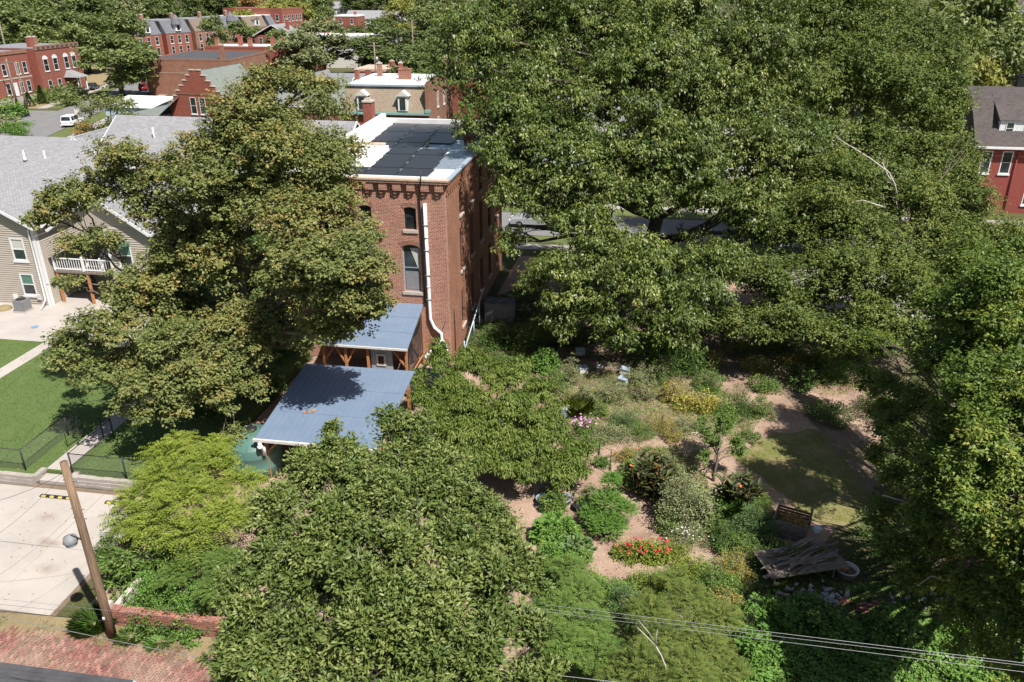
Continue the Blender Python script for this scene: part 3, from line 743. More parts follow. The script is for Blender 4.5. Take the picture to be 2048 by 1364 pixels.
mb = MB(); mb.box(-4.1, -2.75, -3.5, -3.44, .5, 2.7); dr = mb.build('panel', M['lead'], lt)
mb = MB(); mb.box(-3.75, -3.15, -3.56, -3.51, 1.45, 2.25); o = mb.build('vent_frame', M['offwhite'], dr)
mb = MB(); mb.box(-3.62, -3.28, -3.585, -3.562, 1.6, 2.1); mb.build('vent', M['dark'], dr)
# carport
cp = gthing('carport', 'open timber carport under a large blue metal roof beside the green tank', 'carport')
metal_roof(cp, -6.45, -.15, -14.3, -7.6, 2.5, 3.35, .32)
mb = MB(); mb.box(-6.5, -.1, -14.42, -14.31, 2.38, 2.52); mb.build('gutter', M['offwhite'], cp)
for u in (-6.1, -3.3, -.45):
    for v in (-13.9, -8.0):
        mb = MB(); mb.box(u - .08, u + .08, v - .08, v + .08, 0, 2.45 + (.75 if v > -10 else 0)); mb.build('post', M['wood_new'], cp)
for a, b in (((-6.1, -13.9, 1.5), (-5.2, -13.9, 2.4)), ((-3.3, -13.9, 1.4), (-4.3, -13.9, 2.4)), ((-3.3, -13.91, 1.4), (-2.3, -13.91, 2.4)), ((-.45, -13.9, 1.5), (-1.4, -13.9, 2.4)), ((-.45, -13.4, 1.5), (-.45, -12.4, 2.5)), ((-6.1, -8, 2.0), (-5.2, -8, 3.1)), ((-.45, -8, 2.0), (-.45, -9.2, 3.0))):
    mb = MB(); mb.bar(a, b, .1, .1); mb.build('brace', M['wood_new'], cp)
for u in (-6.1, -3.3, -.45):
    mb = MB(); mb.bar((u, -14.2, 2.4), (u, -7.7, 3.24), .1, .16); mb.build('rafter', M['wood_new'], cp)
mb = MB(); mb.tube([(-6.15, -14.4, 2.35), (-6.15, -14.42, 2.15), (-6.05, -14.3, 2.0), (-6.05, -14.25, 1.6)], .1, 9); mb.tube([(-6.15, -14.42, 2.18), (-6.15, -14.42, 2.05)], .14, 9); mb.build('downspout', M['white'], cp, True)
tag(MB().box(0, 1.9, 0, .9, 0, .8).build('workbench', M['wood_old']), 'grey wooden workbench in the shade under the carport', 'bench').location = gw(-4.0, -13.2)
o = bpy.data.objects['workbench']; o.rotation_euler = (0, 0, GA)
leafs = MB()
rgn = random.Random(2)
for i in range(9): leafs.obox((-4.55 + rgn.uniform(-.25, .25), -11.9 + rgn.uniform(-.12, .12), 2.85), (.12, .09, .01), (rgn.uniform(-.3, .3), rgn.uniform(-.3, .3), rgn.uniform(0, 3)))
for i in range(9): leafs.v[i * 8:(i + 1) * 8] = [(a, b, c - 2.85 + 2.5 + (b + 14.3) * .127 + .05) for a, b, c in leafs.v[i * 8:(i + 1) * 8]]
o = leafs.build('leaf_litter', M['wood_new']); o['kind'] = 'stuff'; tag(o, 'few orange dead leaves lying on the blue carport roof', 'leaves'); o.location = gw(0, 0); o.rotation_euler = (0, 0, GA)

def tank(label, u, v, r, h, dome):
    t = gthing('water_tank', label, 'tank', u, v)
    mb = MB(); mb.lathe([(r, 0), (r, h * .3), (r * 1.012, h * .32), (r * 1.012, h * .36), (r, h * .38), (r, h * .7), (r * 1.012, h * .72), (r * 1.012, h * .76), (r, h * .78), (r, h), (r * .97, h + .04), (r * .6, h + dome * .7), (r * .22, h + dome), (.02, h + dome)], k=32); mb.build('shell', M['green_tank'], t, True)
    for i in range(8):
        a = i * math.pi / 4 + .2; ca, sa = math.cos(a), math.sin(a)
        mb = MB(); mb.bar((r * .95 * ca, r * .95 * sa, h + .07), (r * .35 * ca, r * .35 * sa, h + dome * .93), .09, .06); mb.build('rib', M['green_tank'], t)
    mb = MB(); mb.lathe([(.27, h + dome - .03), (.27, h + dome + .1), (.22, h + dome + .14), (.02, h + dome + .14)], (.0, .0, 0), 20); mb.build('lid', M['dark'], t, True)
    return t
tank('large dark green plastic rain tank at the carport corner', -7.15, -13.2, 1.35, 1.75, .55)
tank('green plastic rain tank at the foot of the white downspout', -.65, -4.2, 1.0, 1.35, .3)

# grey cabinet and pale handrail beside the side wall
t = gthing('utility_cabinet', 'large grey cabinet with sagging dark tarp top beside the brick wall', 'cabinet', 1.85, 8.2)
MB().box(-1.05, 1.05, -.55, .55, 0, 1.45).build('body', M['trash_grey'], t)
mb = MB()
for i in range(8):
    for j in range(4):
        z = lambda a, b: 1.47 + .05 * math.sin(a * 2.1) * math.cos(b * 1.7)
        q = [(-1.12 + .28 * a, -.62 + .31 * b, z(a, b)) for a, b in ((i, j), (i + 1, j), (i + 1, j + 1), (i, j + 1))]; mb.quad(*q)
mb.build('tarp', M['tarp'], t)
MB().box(.1, .75, -.6, -.552, .1, 1.2).build('door', M['grey_metal'], t)
t = gthing('handrail', 'pale blue sloping handrail along the brick side wall', 'railing', .5, 4)
for (a, b) in (((0, -2.2, .2), (.25, 3.6, 2.6)), ((0, -2.0, .1), (0, -2.0, .9)), ((.12, .6, 0), (.12, .6, 1.5)), ((.2, 2.2, 0), (.2, 2.2, 2.0))):
    MB().tube([a, b], .045, 6).build('rail', M['pale_blue'], t, True)

# ------------------------------------------------------------------ neighbouring siding houses
def siding_wall(parent, face, plane, a0, a1, z0, z1, ops=(), step=.17, gable=None, name='siding_board'):
    """each lap board is a piece; gable=(am, zr) narrows the boards above z1"""
    base = MB(); wall_open(base, face, plane, .2, a0, a1, z0, z1, list(ops))
    if gable:
        am, zr = gable
        pts = [(a0, z1), (a1, z1), (am, zr)]
        if face == 'f': base.vprism(pts, plane, plane + .2)
    wo = base.build('wall', M['siding'], parent)
    z = z0; top = gable[1] if gable else z1
    while z < top - .05:
        x0, x1 = a0, a1
        if z + step > z1 and gable:
            k = (z + step - z1) / (gable[1] - z1); x0 = a0 + (gable[0] - a0) * k; x1 = a1 + (gable[0] - a1) * k
        segs = [(x0, x1)]
        for o in ops:
            if o[2] < z + step and o[3] > z:
                ns = []
                for s in segs:
                    if o[1] <= s[0] or o[0] >= s[1]: ns.append(s)
                    else:
                        if o[0] > s[0]: ns.append((s[0], o[0]))
                        if o[1] < s[1]: ns.append((o[1], s[1]))
                segs = ns
        for s in segs:
            if s[1] - s[0] < .05: continue
            mb = MB(); e0, e1 = .055, .008
            if face == 'f':
                mb.quad((s[0], plane - e0, z), (s[1], plane - e0, z), (s[1], plane - e1, z + step), (s[0], plane - e1, z + step))
                mb.quad((s[0], plane, z), (s[1], plane, z), (s[1], plane - e0, z), (s[0], plane - e0, z))
            else:
                mb.quad((plane + e0, s[0], z), (plane + e0, s[1], z), (plane + e1, s[1], z + step), (plane + e1, s[0], z + step))
                mb.quad((plane, s[0], z), (plane, s[1], z), (plane + e0, s[1], z), (plane + e0, s[0], z))
            mb.build(name, M['siding'], wo, uv=False)
        z += step
    return wo
GZ = .4
ha = gthing('siding_house', 'taupe siding house with grey shingle roof beside the lawn and patio', 'house', 0, 0, GZ)
wops = [(-33.95, -33.0, 3.55, 5.25), (-33.9, -32.95, .8, 2.5), (-40, -39, 3.55, 5.25)]
siding_wall(ha, 'f', 4.45, -42.1, -31.9, 0, 6.4, wops, gable=(-37, 8.9))
siding_wall(ha, 'r', -31.9, 4.45, 17, 0, 6.4)
for (c, z, up) in ((-33.47, 3.55, 'blind'), (-33.42, .8, 'blind_green'), (-39.5, 3.55, 'blind')):
    window(ha, 'f', c, 4.45, z, 1.12, 1.72, 'white', 'glass', d=.06, fr=.1, sill='white', upper=up)
mb = MB(); mb.box(-32.12, -31.86, 4.38, 4.448, 0, 6.4); mb.box(-31.898, -31.84, 4.38, 4.7, 0, 6.4); mb.build('corner_board', M['white'], ha)
mb = MB(); mb.tube([(-31.95, 4.2, 6.25), (-32.2, 4.3, 5.9), (-32.25, 4.33, .5), (-32.25, 3.9, .2), (-32.1, 3.5, .1)], .06, 7); mb.build('downspout', M['white'], ha, True)
gable_roof(ha, -42.1, -31.9, 4.45, 22.3, 6.4, 9.1, 'y', M['shingle'], .4)
mb = MB(); mb.box(-52, -36.5, 17.1, 27.5, 0, 6.3); mb.build('wall', M['siding'], ha)
gable_roof(ha, -52, -36.3, 17.1, 27.5, 6.4, 9.15, 'x', M['shingle'], .35)
mb = MB(); mb.vprism([(0, 6.3), (10.4, 6.3), (5.2, 9.0)], 0, .1); o = mb.build('gable_wall', M['siding'], ha); o.location = (-36.5, 17.1, 0); o.rotation_euler = (0, 0, R(90))
gable_roof(ha, -42.5, -38.5, 22.3, 28.4, 6.6, 9.3, 'y', M['shingle'], .3)
for u, v in ((-43.6, 19.2), (-41.7, 19.4)):
    mb = MB(); mb.tube([(u, v, 7.2), (u, v, 8.5)], .07, 8); o = mb.build('vent_pipe', M['white'], ha, True)
    mb = MB(); mb.lathe([(.2, 7.6), (.14, 7.75), (.08, 7.9)], (u, v, 0), 10); mb.build('flashing', M['white'], o, True)
mb = MB(); mb.box(-34.9, -34.6, 4.3, 4.43, .35, .8); mb.build('electric_meter', M['white'], ha)
mb = MB(); mb.box(-32.9, -32.6, 4.3, 4.43, .5, .9); mb.build('electric_meter', M['offwhite'], ha)

hb = gthing('siding_house', 'taupe siding house with white porch stairs half hidden behind the big yellowing tree', 'house', 0, 0, GZ)
siding_wall(hb, 'f', 4.5, -26.2, -22.9, 0, 6.4, [(-25.4, -24.5, .6, 2.2), (-25.4, -24.5, 3.5, 5.1)])
for z in (.6, 3.5): window(hb, 'f', -24.95, 4.5, z, 1.1, 1.7, 'white', 'glass', d=.06, fr=.1, upper='blind_green')
siding_wall(hb, 'f', 9.5, -31.7, -26.2, 0, 6.4, [(-30.8, -29.9, 2.9, 5.0)])
MB().box(-30.75, -29.95, 9.42, 9.46, 2.9, 4.95).build('door', M['white'], hb)
mb = MB(); mb.box(-26.2, -26.0, 4.43, 4.498, 0, 6.4); mb.box(-26.25, -26.202, 4.43, 4.7, 0, 6.4); mb.build('corner_board', M['white'], hb)
mb = MB(); mb.vprism([(-30.2, 6.4), (-22.9, 6.4), (-26.5, 8.7)], 4.52, 4.7); mb.build('gable_wall', M['siding'], hb)
gable_roof(hb, -30.1, -22.9, 4.5, 22.0, 6.4, 8.8, 'y', M['shingle'], .4)
mb = MB(); mb.box(-35.5, -13.5, 17.4, 27.4, 0, 8.1); mb.build('wall', M['siding'], hb)
gable_roof(hb, -35.5, -13.5, 17.4, 27.4, 8.1, 11.3, 'x', M['shingle'], .35)
for (u, v) in ((-31.0, 20.0),):
    mb = MB(); mb.tube([(u, v, 9.2), (u, v, 10.7)], .07, 8); mb.build('vent_pipe', M['white'], hb, True)
dk = MB().box(-31.6, -26.3, 5.2, 9.45, 2.45, 2.62).build('deck', M['wood_old'], hb)
for u in (-31.5, -29, -26.5): MB().box(u - .08, u + .08, 5.25, 5.41, 0, 2.44).build('deck_post', M['wood_new'], dk)
bal = MB().box(-.02, .02, -.02, .02, 0, .9).build('baluster', M['white'], dk); bal.location = (-31.5, 5.3, 2.63)
for i in range(1, 26): put(bal, dk, (-31.5 + i * .2, 5.3, 2.63))
for z in (2.7, 3.52): MB().box(-31.58, -26.32, 5.26, 5.34, z, z + .07).build('rail', M['white'], dk)
for u in (-31.55, -29.2, -26.35): MB().box(u - .07, u + .07, 5.22, 5.38, 2.625, 3.75).build('newel', M['white'], dk)
st = MB()
for i in range(9): MB().box(-29.2, -28.0, 5.5 + i * .28, 5.8 + i * .28, 2.63 + i * .19, 2.67 + i * .19).build('stair_tread', M['wood_old'], dk)
for u in (-29.25, -27.95):
    MB().bar((u, 5.45, 2.6), (u, 8.1, 4.5), .05, .26).build('stringer', M['white'], dk)
    MB().bar((u, 5.45, 3.5), (u, 8.1, 5.4), .06, .07).build('rail', M['white'], dk)
    for i in range(11):
        y = 5.5 + i * .25; put(bal, dk, (u, y, 2.63 + (y - 5.45) * .717))
# green awning
mb = MB(); mb.vprism([(-25.5, 5.4), (-24.4, 5.4), (-24.4, 5.2), (-25.5, 5.2)], 3.9, 4.46); mb.build('awning', M['blind_green'], hb)
# air conditioner
t = gthing('air_conditioner', 'grey air conditioner on the patio against the siding wall', 'air conditioner', -33.35, 3.25, GZ + .02)
MB().box(-.5, .5, -.5, .5, 0, .08).build('base', M['concrete'], t)
mb = MB(); mb.prism([(-.42, -.36), (-.36, -.42), (.36, -.42), (.42, -.36), (.42, .36), (.36, .42), (-.36, .42), (-.42, .36)], .08, .92); bo = mb.build('casing', M['grey_metal'], t)
mb = MB()
for i in range(11): mb.box(-.43, .43, -.43, .43, .14 + i * .068, .16 + i * .068)
mb.build('louvres', M['trash_grey'], bo)
mb = MB(); mb.lathe([(.36, .925), (.36, .95), (.05, .97)], k=16); mb.build('fan_grille', M['dark'], t)
mb = MB(); mb.lathe([(.55, 0), (.5, .16), (.3, .25), (.02, .27)], k=12)
o = tag(mb.build('flower_bed', M['straw']), 'small round yellow-green flower bed beside the air conditioner', 'flower bed'); o.location = gw(-35.0, 3.3, GZ + .02)
o = tag(MB().lathe([(.02, 0), (.22, 0), (.24, .03), (.2, .04), (.02, .03)], k=14).build('frisbee', M['blue_tub']), 'small blue disc lying on the pale patio', 'frisbee'); o.location = gw(-30.4, .6, GZ + .03)
t = gthing('toy', 'small white and blue toy lying on the patio edge', 'toy', -35.0, .2, GZ + .03)
MB().obox((0, 0, .12), (.5, .2, .2), (0, .2, .4)).build('body', M['white'], t); MB().obox((.2, .15, .1), (.2, .2, .15), (0, 0, .9)).build('seat', M['blue_tub'], t)
MB().tube([(-.2, -.18, .08), (-.2, .18, .08)], .08, 8).build('wheel', M['blue_tub'], t)

# ------------------------------------------------------------------ buildings across the streets
def wbox(name, label, p, w, d, h, wallm, roofm, cat='building', rz=GA, parapet=.35, group=None):
    t = thing(name, label, cat, p, rz, group)
    MB().box(-w / 2, w / 2, 0, d, -.3, h - .15).build('wall', M[wallm], t)
    MB().box(-w / 2 + .12, w / 2 - .12, .12, d - .12, h - .149, h - .05).build('roof', M[roofm], t)
    mb = MB(); e = .03
    mb.box(-w / 2 - e, w / 2 + e, -e, .22, h - .148, h + parapet); mb.box(-w / 2 - e, -w / 2 + .22, .22, d, h - .148, h + parapet * .7); mb.box(w / 2 - .22, w / 2 + e, .22, d, h - .148, h + parapet * .7); mb.box(-w / 2 + .22, w / 2 - .22, d - .22, d + e, h - .148, h + parapet * .7)
    mb.build('parapet', M[wallm], t)
    return t
# tan mansard behind the brick building
p = atY(777, 300, 105); ms = thing('mansard_house', 'brick house with tan slate mansard roof and white dormers behind the solar roof', 'house', (p.x, 104.2, 0), R(-7))
MB().box(-5.7, 5.7, 0, 15, -.2, 7.2).build('wall', M['brick_red'], ms)
mb = MB(); mb.quad((-5.4, -.1, 7.5), (5.3, -.1, 7.5), (5.3, 1.3, 10.5), (-5.4, 1.3, 10.5)); mb.box(-5.4, 5.3, 1.3, 14.8, 7.2, 10.45); rr = mb.build('mansard', M['slate_tan'], ms)
MB().box(-5.5, 5.35, 1.1, 14.8, 10.52, 10.62).build('roof', M['roof_white'], ms)
MB().box(-5.55, 5.4, 1.0, 1.28, 10.5, 10.72).build('ridge_flashing', M['lead'], ms)
MB().box(-5.8, 5.8, -.45, 0, 7.22, 7.48).build('cornice', M['teal'], ms)
dn = MB().box(-.09, .09, -.2, -.002, 6.9, 7.2).build('dentil', M['brick_red'], ms); dn.location = (-5.6, 0, 0)
for i in range(1, 27): put(dn, ms, (-5.6 + i * .43, 0, 0))
for x in (-2.9, 2.4):
    o = MB().box(x - .6, x + .6, -.25, 1.2, 7.7, 9.5).build('dormer', M['white'], ms)
    mb = MB(); mb.vprism([(x - .85, 9.5), (x + .85, 9.5), (x, 10.15)], -.4, 1.3); mb.build('dormer_roof', M['offwhite'], o)
    MB().box(x - .36, x + .36, -.3, -.252, 7.85, 9.3).build('pane', M['glass'], o)
mb = MB(); mb.vprism([(5.3, 0), (5.8, 0), (5.8, 11.4), (5.3, 11.0)], -.2, 15); mb.build('end_wall', M['brick_red2'], ms)
MB().box(5.25, 5.85, -.5, .3, 7.5, 7.9).build('finial', M['teal'], ms)
for v, z in ((5, 7.6), (5, 4.4), (9, 7.4)): window(ms, 'r', v, 5.8, z, .8, 1.9, 'white', 'glass')
chimney(ms, .8, 8, 10.5, 12.0, 1.6, .9, 'brick_red2', 'brick_red2'); chimney(ms, -3.5, 11, 10.5, 12.4, .6, .6, 'brick_red2'); chimney(ms, -1.0, 13, 10.5, 12.3, .5, .5, 'brick_red'); chimney(ms, 5.2, 14, 10.6, 13.0, .7, .7, 'brick_red2'); chimney(ms, -5.5, 7, 10, 12.0, .5, .6, 'brick_red')
MB().tube([(4.9, 9, 10.6), (4.9, 9, 11.6)], .07, 6).build('vent_pipe', M['white'], ms)
# narrow brick house with stairs beyond its gable end
t = wbox('brick_house', 'narrow brick house with outside stair just beyond the mansard end wall', (atY(935, 250, 128).x, 124, 0), 5, 9, 9.5, 'brick_red', 'roof_dark')
for i in range(10): MB().box(-2.9, -2.52, -.5 - i * .28, -.3 - i * .28, 7.5 - i * .35, 7.55 - i * .35).build('stair_tread', M['wood_dark'], t)
window(t, 'f', .8, 0, 6.2, .9, 1.8); chimney(t, -2.0, 3, 9, 12, .7, .7)
# stepped gable house
p = atY(412, 230, 125); sg = thing('stepped_gable_house', 'brick house with white capped stepped gable and green grey roof', 'house', (p.x, 123, 0), R(-14))
MB().box(-5, 5, .3, 12, -.2, 6).build('wall', M['brick_red'], sg)
pts = [(-5, -.2), (5, -.2), (5, 5.4)]; caps = []
ns = 7; z, x = 5.4, 5
right = []
for i in range(ns): right += [(x, z), (x - .1, z + .75)] if False else [(x, z + .75), (x - .68, z + .75)]; caps.append((x - .34, z + .75)); x -= .68; z += .75
left = [(-a, b) for a, b in right[::-1]]
MB().vprism(pts[:2] + right + left, 0, .32).build('gable_wall', M['brick_red'], sg)
cap = MB().box(-.4, .4, -.06, .38, .002, .14).build('step_cap', M['stone'], sg); cap.location = (caps[0][0], 0, caps[0][1])
for c in caps[1:]: put(cap, sg, (c[0], 0, c[1]))
for c in caps: put(cap, sg, (-c[0], 0, c[1]))
gable_roof(sg, -5, 5, .75, 12, 5.6, 10.6, 'y', M['shingle_green'], .3, trim='wood_dark')
for x in (-1.0, .55): window(sg, 'f', x, 0, 4.4, 1.0, 2.4)
MB().box(-4.2, 4.2, -.05, -.002, 7.2, 7.3).build('band', M['brick_red2'], sg)
mb = MB(); mb.quad((-11, -3, 4.4), (-5.1, -3, 4.4), (-1.2, 3, 9.4), (-7.5, 8.5, 8.0), (-11, 8, 4.4)); mb.box(-10.6, -5.2, -2.5, 8, -.2, 4.3); o = mb.build('side_roof', M['shingle_green'], sg)
# white garage
t = thing('garage', 'low white garage with pale blue wall near the stepped gable house', 'garage', (-66, 141, 0), R(-12))
MB().box(-4.5, 4.5, 0, 7, 0, 2.8).build('wall', M['pale_blue'], t)
mb = MB(); mb.quad((-4.8, -.3, 2.85), (4.8, -.3, 2.85), (4.8, 7.3, 3.8), (-4.8, 7.3, 3.8)); o = mb.build('roof', M['roof_white'], t); o.modifiers.new('t', 'SOLIDIFY').thickness = .1
# long flat-roofed brick block
t = wbox('brick_block', 'long low brick block with dark flat roof and blank side wall', (-69, 178, 0), 19, 22, 7.2, 'brick_red2', 'roof_dark', rz=R(-6), parapet=.25)
window(t, 'f', 5.6, 0, 2.6, 1.4, 3.0); chimney(t, 6.3, 4, 7, 10, .9, .8, 'brick_red2')
MB().box(-9.2, 9.3, -.06, -.03, 4.5, 4.6).build('band', M['stone'], t)
t2 = wbox('flat_roof_terrace', 'brick terrace with white flat roof and a row of chimneys', (-62, 205, 0), 26, 12, 7.6, 'brick_red', 'roof_white', rz=R(-6))
for i in range(6): chimney(t2, -11 + i * 4.2, 3 + (i % 2) * 4, 7.4, 9.6, .9, .9, 'brick_red' if i % 2 else 'brick_red2', 'brick_red')
t3 = wbox('long_white_building', 'long building with white roof and a band of windows beyond the terrace', (-48, 236, 0), 30, 12, 8.2, 'offwhite', 'roof_white', rz=R(-6))
for i in range(9): window(t3, 'f', -12.5 + i * 3, 0, 5.8, 1.6, 1.2, 'white', 'glass', sill=None, mid=False)
# left corner: two-flat and arched-window house
f1 = thing('brick_two_flat', 'two storey brick flat with white trimmed windows and white front door by the side road', 'house', (-100.5, 158, 0), R(80))
F1L, F1D, F1H = 13, 14, 9.6
MB().box(0, F1L, 0, F1D, -.2, F1H).build('wall', M['brick_red'], f1); MB().box(.2, F1L - .2, .3, F1D, F1H + .002, F1H + .1).build('roof', M['roof_grey'], f1)
MB().box(-.05, F1L + .05, -.12, .25, F1H - .3, F1H + .35).build('cornice', M['brick_red2'], f1)
for x in (2.2, 6.0, 9.6, 11.6):
    for z in (5.5, 1.9): window(f1, 'f', x, 0, z, 1.1, 2.2)
MB().box(7.3, 8.4, -.12, -.002, 1.5, 4.0).build('door', M['white'], f1)
MB().box(-.03, F1L + .03, -.06, -.001, 4.7, 4.95).build('band', M['stone'], f1); MB().box(-.03, F1L + .03, -.08, -.001, -.2, 1.3).build('plinth', M['stone'], f1)
for i in range(5): MB().box(6.8, 8.8, -.6 - i * .35, -.25 - i * .35, -.2, 1.3 - i * .28).build('step', M['sidewalk'], f1)
for (x, y) in ((3, 3), (7, 2), (10, 9)): chimney(f1, x, y, F1H, F1H + 1.9, 1.1, .8, 'brick_red2')
for y in (3, 7, 11): window(f1, 'l', y, 0, 5.5, 1.0, 2.0)
f2 = thing('arched_window_house', 'brick house with white arched upper windows and grey porch roof', 'house', (-98.2, 172, 0), R(79))
MB().box(0, 13, -1.2, 13, -.2, 9.9).build('wall', M['brick_red'], f2); MB().box(.2, 12.8, -.9, 12.8, 9.902, 10).build('roof', M['roof_grey'], f2)
MB().box(-.05, 13.05, -1.3, -.95, 9.6, 10.4).build('parapet', M['brick_red2'], f2)
for i in range(9): MB().box(.6 + i * 1.4, 1.4 + i * 1.4, -1.33, -1.302, 9.75, 10.2).build('parapet_panel', M['roof_dark'], f2)
for x in (2.3, 5.1, 8.4, 10.8):
    o = window(f2, 'f', x, -1.2, 5.4, 1.3, 2.4)
    mb = MB(); mb.vprism([(x + .75 * math.cos(a), 7.7 + .75 * math.sin(a)) for a in [math.pi * i / 8 for i in range(9)]], -1.3, -1.203); mb.build('arch', M['white'], o)
    window(f2, 'f', x, -1.2, 1.4, 1.1, 2.2) if x != 8.4 else None
po = MB().box(6.9, 9.9, -4.2, -1.25, .9, 1.1).build('porch', M['sidewalk'], f2)
mb = MB(); mb.quad((6.5, -4.6, 3.7), (10.3, -4.6, 3.7), (9.2, -1.3, 5.0), (7.6, -1.3, 5.0)); mb.quad((10.3, -4.6, 3.7), (10.3, -1.3, 3.7), (9.2, -1.3, 5.0)); mb.quad((6.5, -1.3, 3.7), (6.5, -4.6, 3.7), (7.6, -1.3, 5.0)); mb.build('porch_roof', M['shingle'], po)
for x in (7.1, 9.7): MB().tube([(x, -4, 1.1), (x, -4, 3.7)], .14, 8).build('porch_column', M['white'], po)
chimney(f2, 3, 2, 9.9, 12, 1.2, .9); chimney(f2, 9, 6, 9.9, 11.6, 1.0, .8, 'brick_red2')
# far row of mansard houses
cols = ['slate_grey', 'slate_grey', 'slate_brown', 'slate_grey', 'slate_brown', 'slate_grey']
labs = ['mansard row house with pale grey slates, first of the distant row', 'mansard row house with dark turret dormer, second of the distant row', 'mansard row house with brown slates and white dormer, third of the distant row',
        'mansard row house with grey slates between two brown roofs in the distant row', 'mansard row house with brown slates, fifth of the distant row', 'mansard row house with grey turret, last of the distant row']
for i in range(6):
    x = -112 + i * 5.2; y = 262 + i * 11
    h = thing('row_house', labs[i], 'house', (x, y, 0), R(62), 'distant mansard row')
    MB().box(-5, 5, 0, 14, -.2, 7.0).build('wall', M['brick_red' if i != 2 else 'brick_red2'], h)
    mb = MB(); mb.quad((-5, -.1, 7), (5, -.1, 7), (5, 2.2, 10.6), (-5, 2.2, 10.6)); mb.box(-5, 5, 2.2, 13.9, 7.0, 10.55); mb.quad((-5, 14, 7), (-5, -.1, 7), (-5, 2.2, 10.6), (-5, 14, 10.6)); mb.build('mansard', M[cols[i]], h)
    MB().box(-5, 5, 2.2, 14, 10.6, 10.8).build('roof', M['roof_white' if i > 3 else 'roof_grey'], h)
    o = MB().box(-1.0, 1.0, -.3, 1.6, 7.6, 9.6).build('dormer', M['white'], h)
    mb = MB()
    if i in (1, 3, 5): mb.lathe([(1.7, 9.6), (1.2, 11.2), (.1, 12.6)], (0, .4, 0), 8)
    else: mb.vprism([(-1.3, 9.6), (1.3, 9.6), (0, 10.7)], -.45, 2)
    mb.build('dormer_roof', M[cols[i]], o); MB().box(-.5, .5, -.34, -.302, 7.9, 9.3).build('pane', M['glass'], o)
    for xx in (-3, 0, 3):
        for z in (4.0, .8): window(h, 'f', xx, 0, z, 1.2, 2.4)
    chimney(h, 4.2, 7, 10.5, 12.6, 1, 1, 'brick_red2')
t = wbox('apartment_block', 'three storey brick block with white flat roof above the distant mansard row', (-96, 318, 0), 24, 16, 12.4, 'brick_red', 'roof_white', rz=R(-14), parapet=.6)
for i in range(5):
    for z in (8.4, 4.6): window(t, 'r', 2 + i * 3, 12, z, 1.4, 2.2)
for i in range(6): window(t, 'f', -10 + i * 4, 0, 8.6, 1.3, 2.2)
# scattered far houses
def far_house(label, px_, py_, Y, w, d, h, wallm, roofm, hip=False, rz=GA, ridge=3.0):
    p = atY(px_, py_, Y); t = thing('far_house', label, 'house', (p.x, Y, 0), rz)
    MB().box(-w / 2, w / 2, 0, d, -.2, h).build('wall', M[wallm], t)
    if hip is None: MB().box(-w / 2 - .1, w / 2 + .1, -.1, d + .1, h + .002, h + .5).build('roof', M[roofm], t)
    else: gable_roof(t, -w / 2, w / 2, 0, d, h, h + ridge, 'x' if hip else 'y', M[roofm], .4)
    n = max(2, int(w / 4))
    for i in range(n): window(t, 'f', -w / 2 + w * (i + .5) / n, 0, h - 2.6, 1.2, 1.8)
    chimney(t, w / 4, d / 2, h, h + (ridge if hip is not None else .4) + 1.4, .9, .9)
    return t
far_house('white gabled house with grey roof among far trees', 745, 25, 390, 26, 12, 6.5, 'white', 'shingle', True)
far_house('low white roofed building before the white gabled house', 725, 45, 350, 26, 10, 5.5, 'offwhite', 'roof_white', None)
far_house('small brick house with grey roof among the far treetops', 545, 72, 262, 12, 10, 7, 'brick_red', 'shingle', False)
far_house('low brick house with white flat roof under the small grey roofed one', 525, 110, 225, 15, 10, 6.0, 'brick_red2', 'roof_white', None)
far_house('far brick house with orange flat roof between yellow trees', 620, 32, 380, 14, 10, 7, 'brick_red', 'coping', None)
far_house('tall ruined looking brick house in a gap of the far trees', 692, 40, 330, 9, 9, 9.5, 'brick_red', 'roof_white', None)
far_house('far white house at the top edge between trees', 668, 8, 480, 20, 10, 8, 'white', 'shingle', True)
far_house('brick house with tan flat roof beyond the near utility pole', 752, 150, 175, 9, 9, 5.2, 'brick_red', 'coping', None)
far_house('low brick house with grey roof peeking above the mansard', 690, 170, 150, 12, 9, 6.0, 'brick_red2', 'roof_grey', None)
# grey hipped turret house beyond the big tree's top
t = thing('turret_house', 'grey roofed house with steep white gable beyond the yellowing tree', 'house', (atY(615, 190, 120).x, 120, 0), R(-9))
MB().box(-5, 5, 0, 10, 0, 6.3).build('wall', M['brick_red2'], t); gable_roof(t, -5, 5, 0, 10, 6.3, 9.6, 'x', M['shingle_green'], .4)
mb = MB(); mb.vprism([(-.2, 6.2), (3.6, 6.2), (1.6, 10.6)], -.4, -.2); mb.build('gable', M['white'], t)
mb = MB(); mb.quad((-.3, -.5, 6.1), (1.6, -.5, 10.7), (1.6, 5, 10.7), (-.3, 5, 6.1)); mb.quad((1.6, -.5, 10.7), (3.7, -.5, 6.1), (3.7, 5, 6.1), (1.6, 5, 10.7)); mb.build('gable_roof', M['shingle'], t)
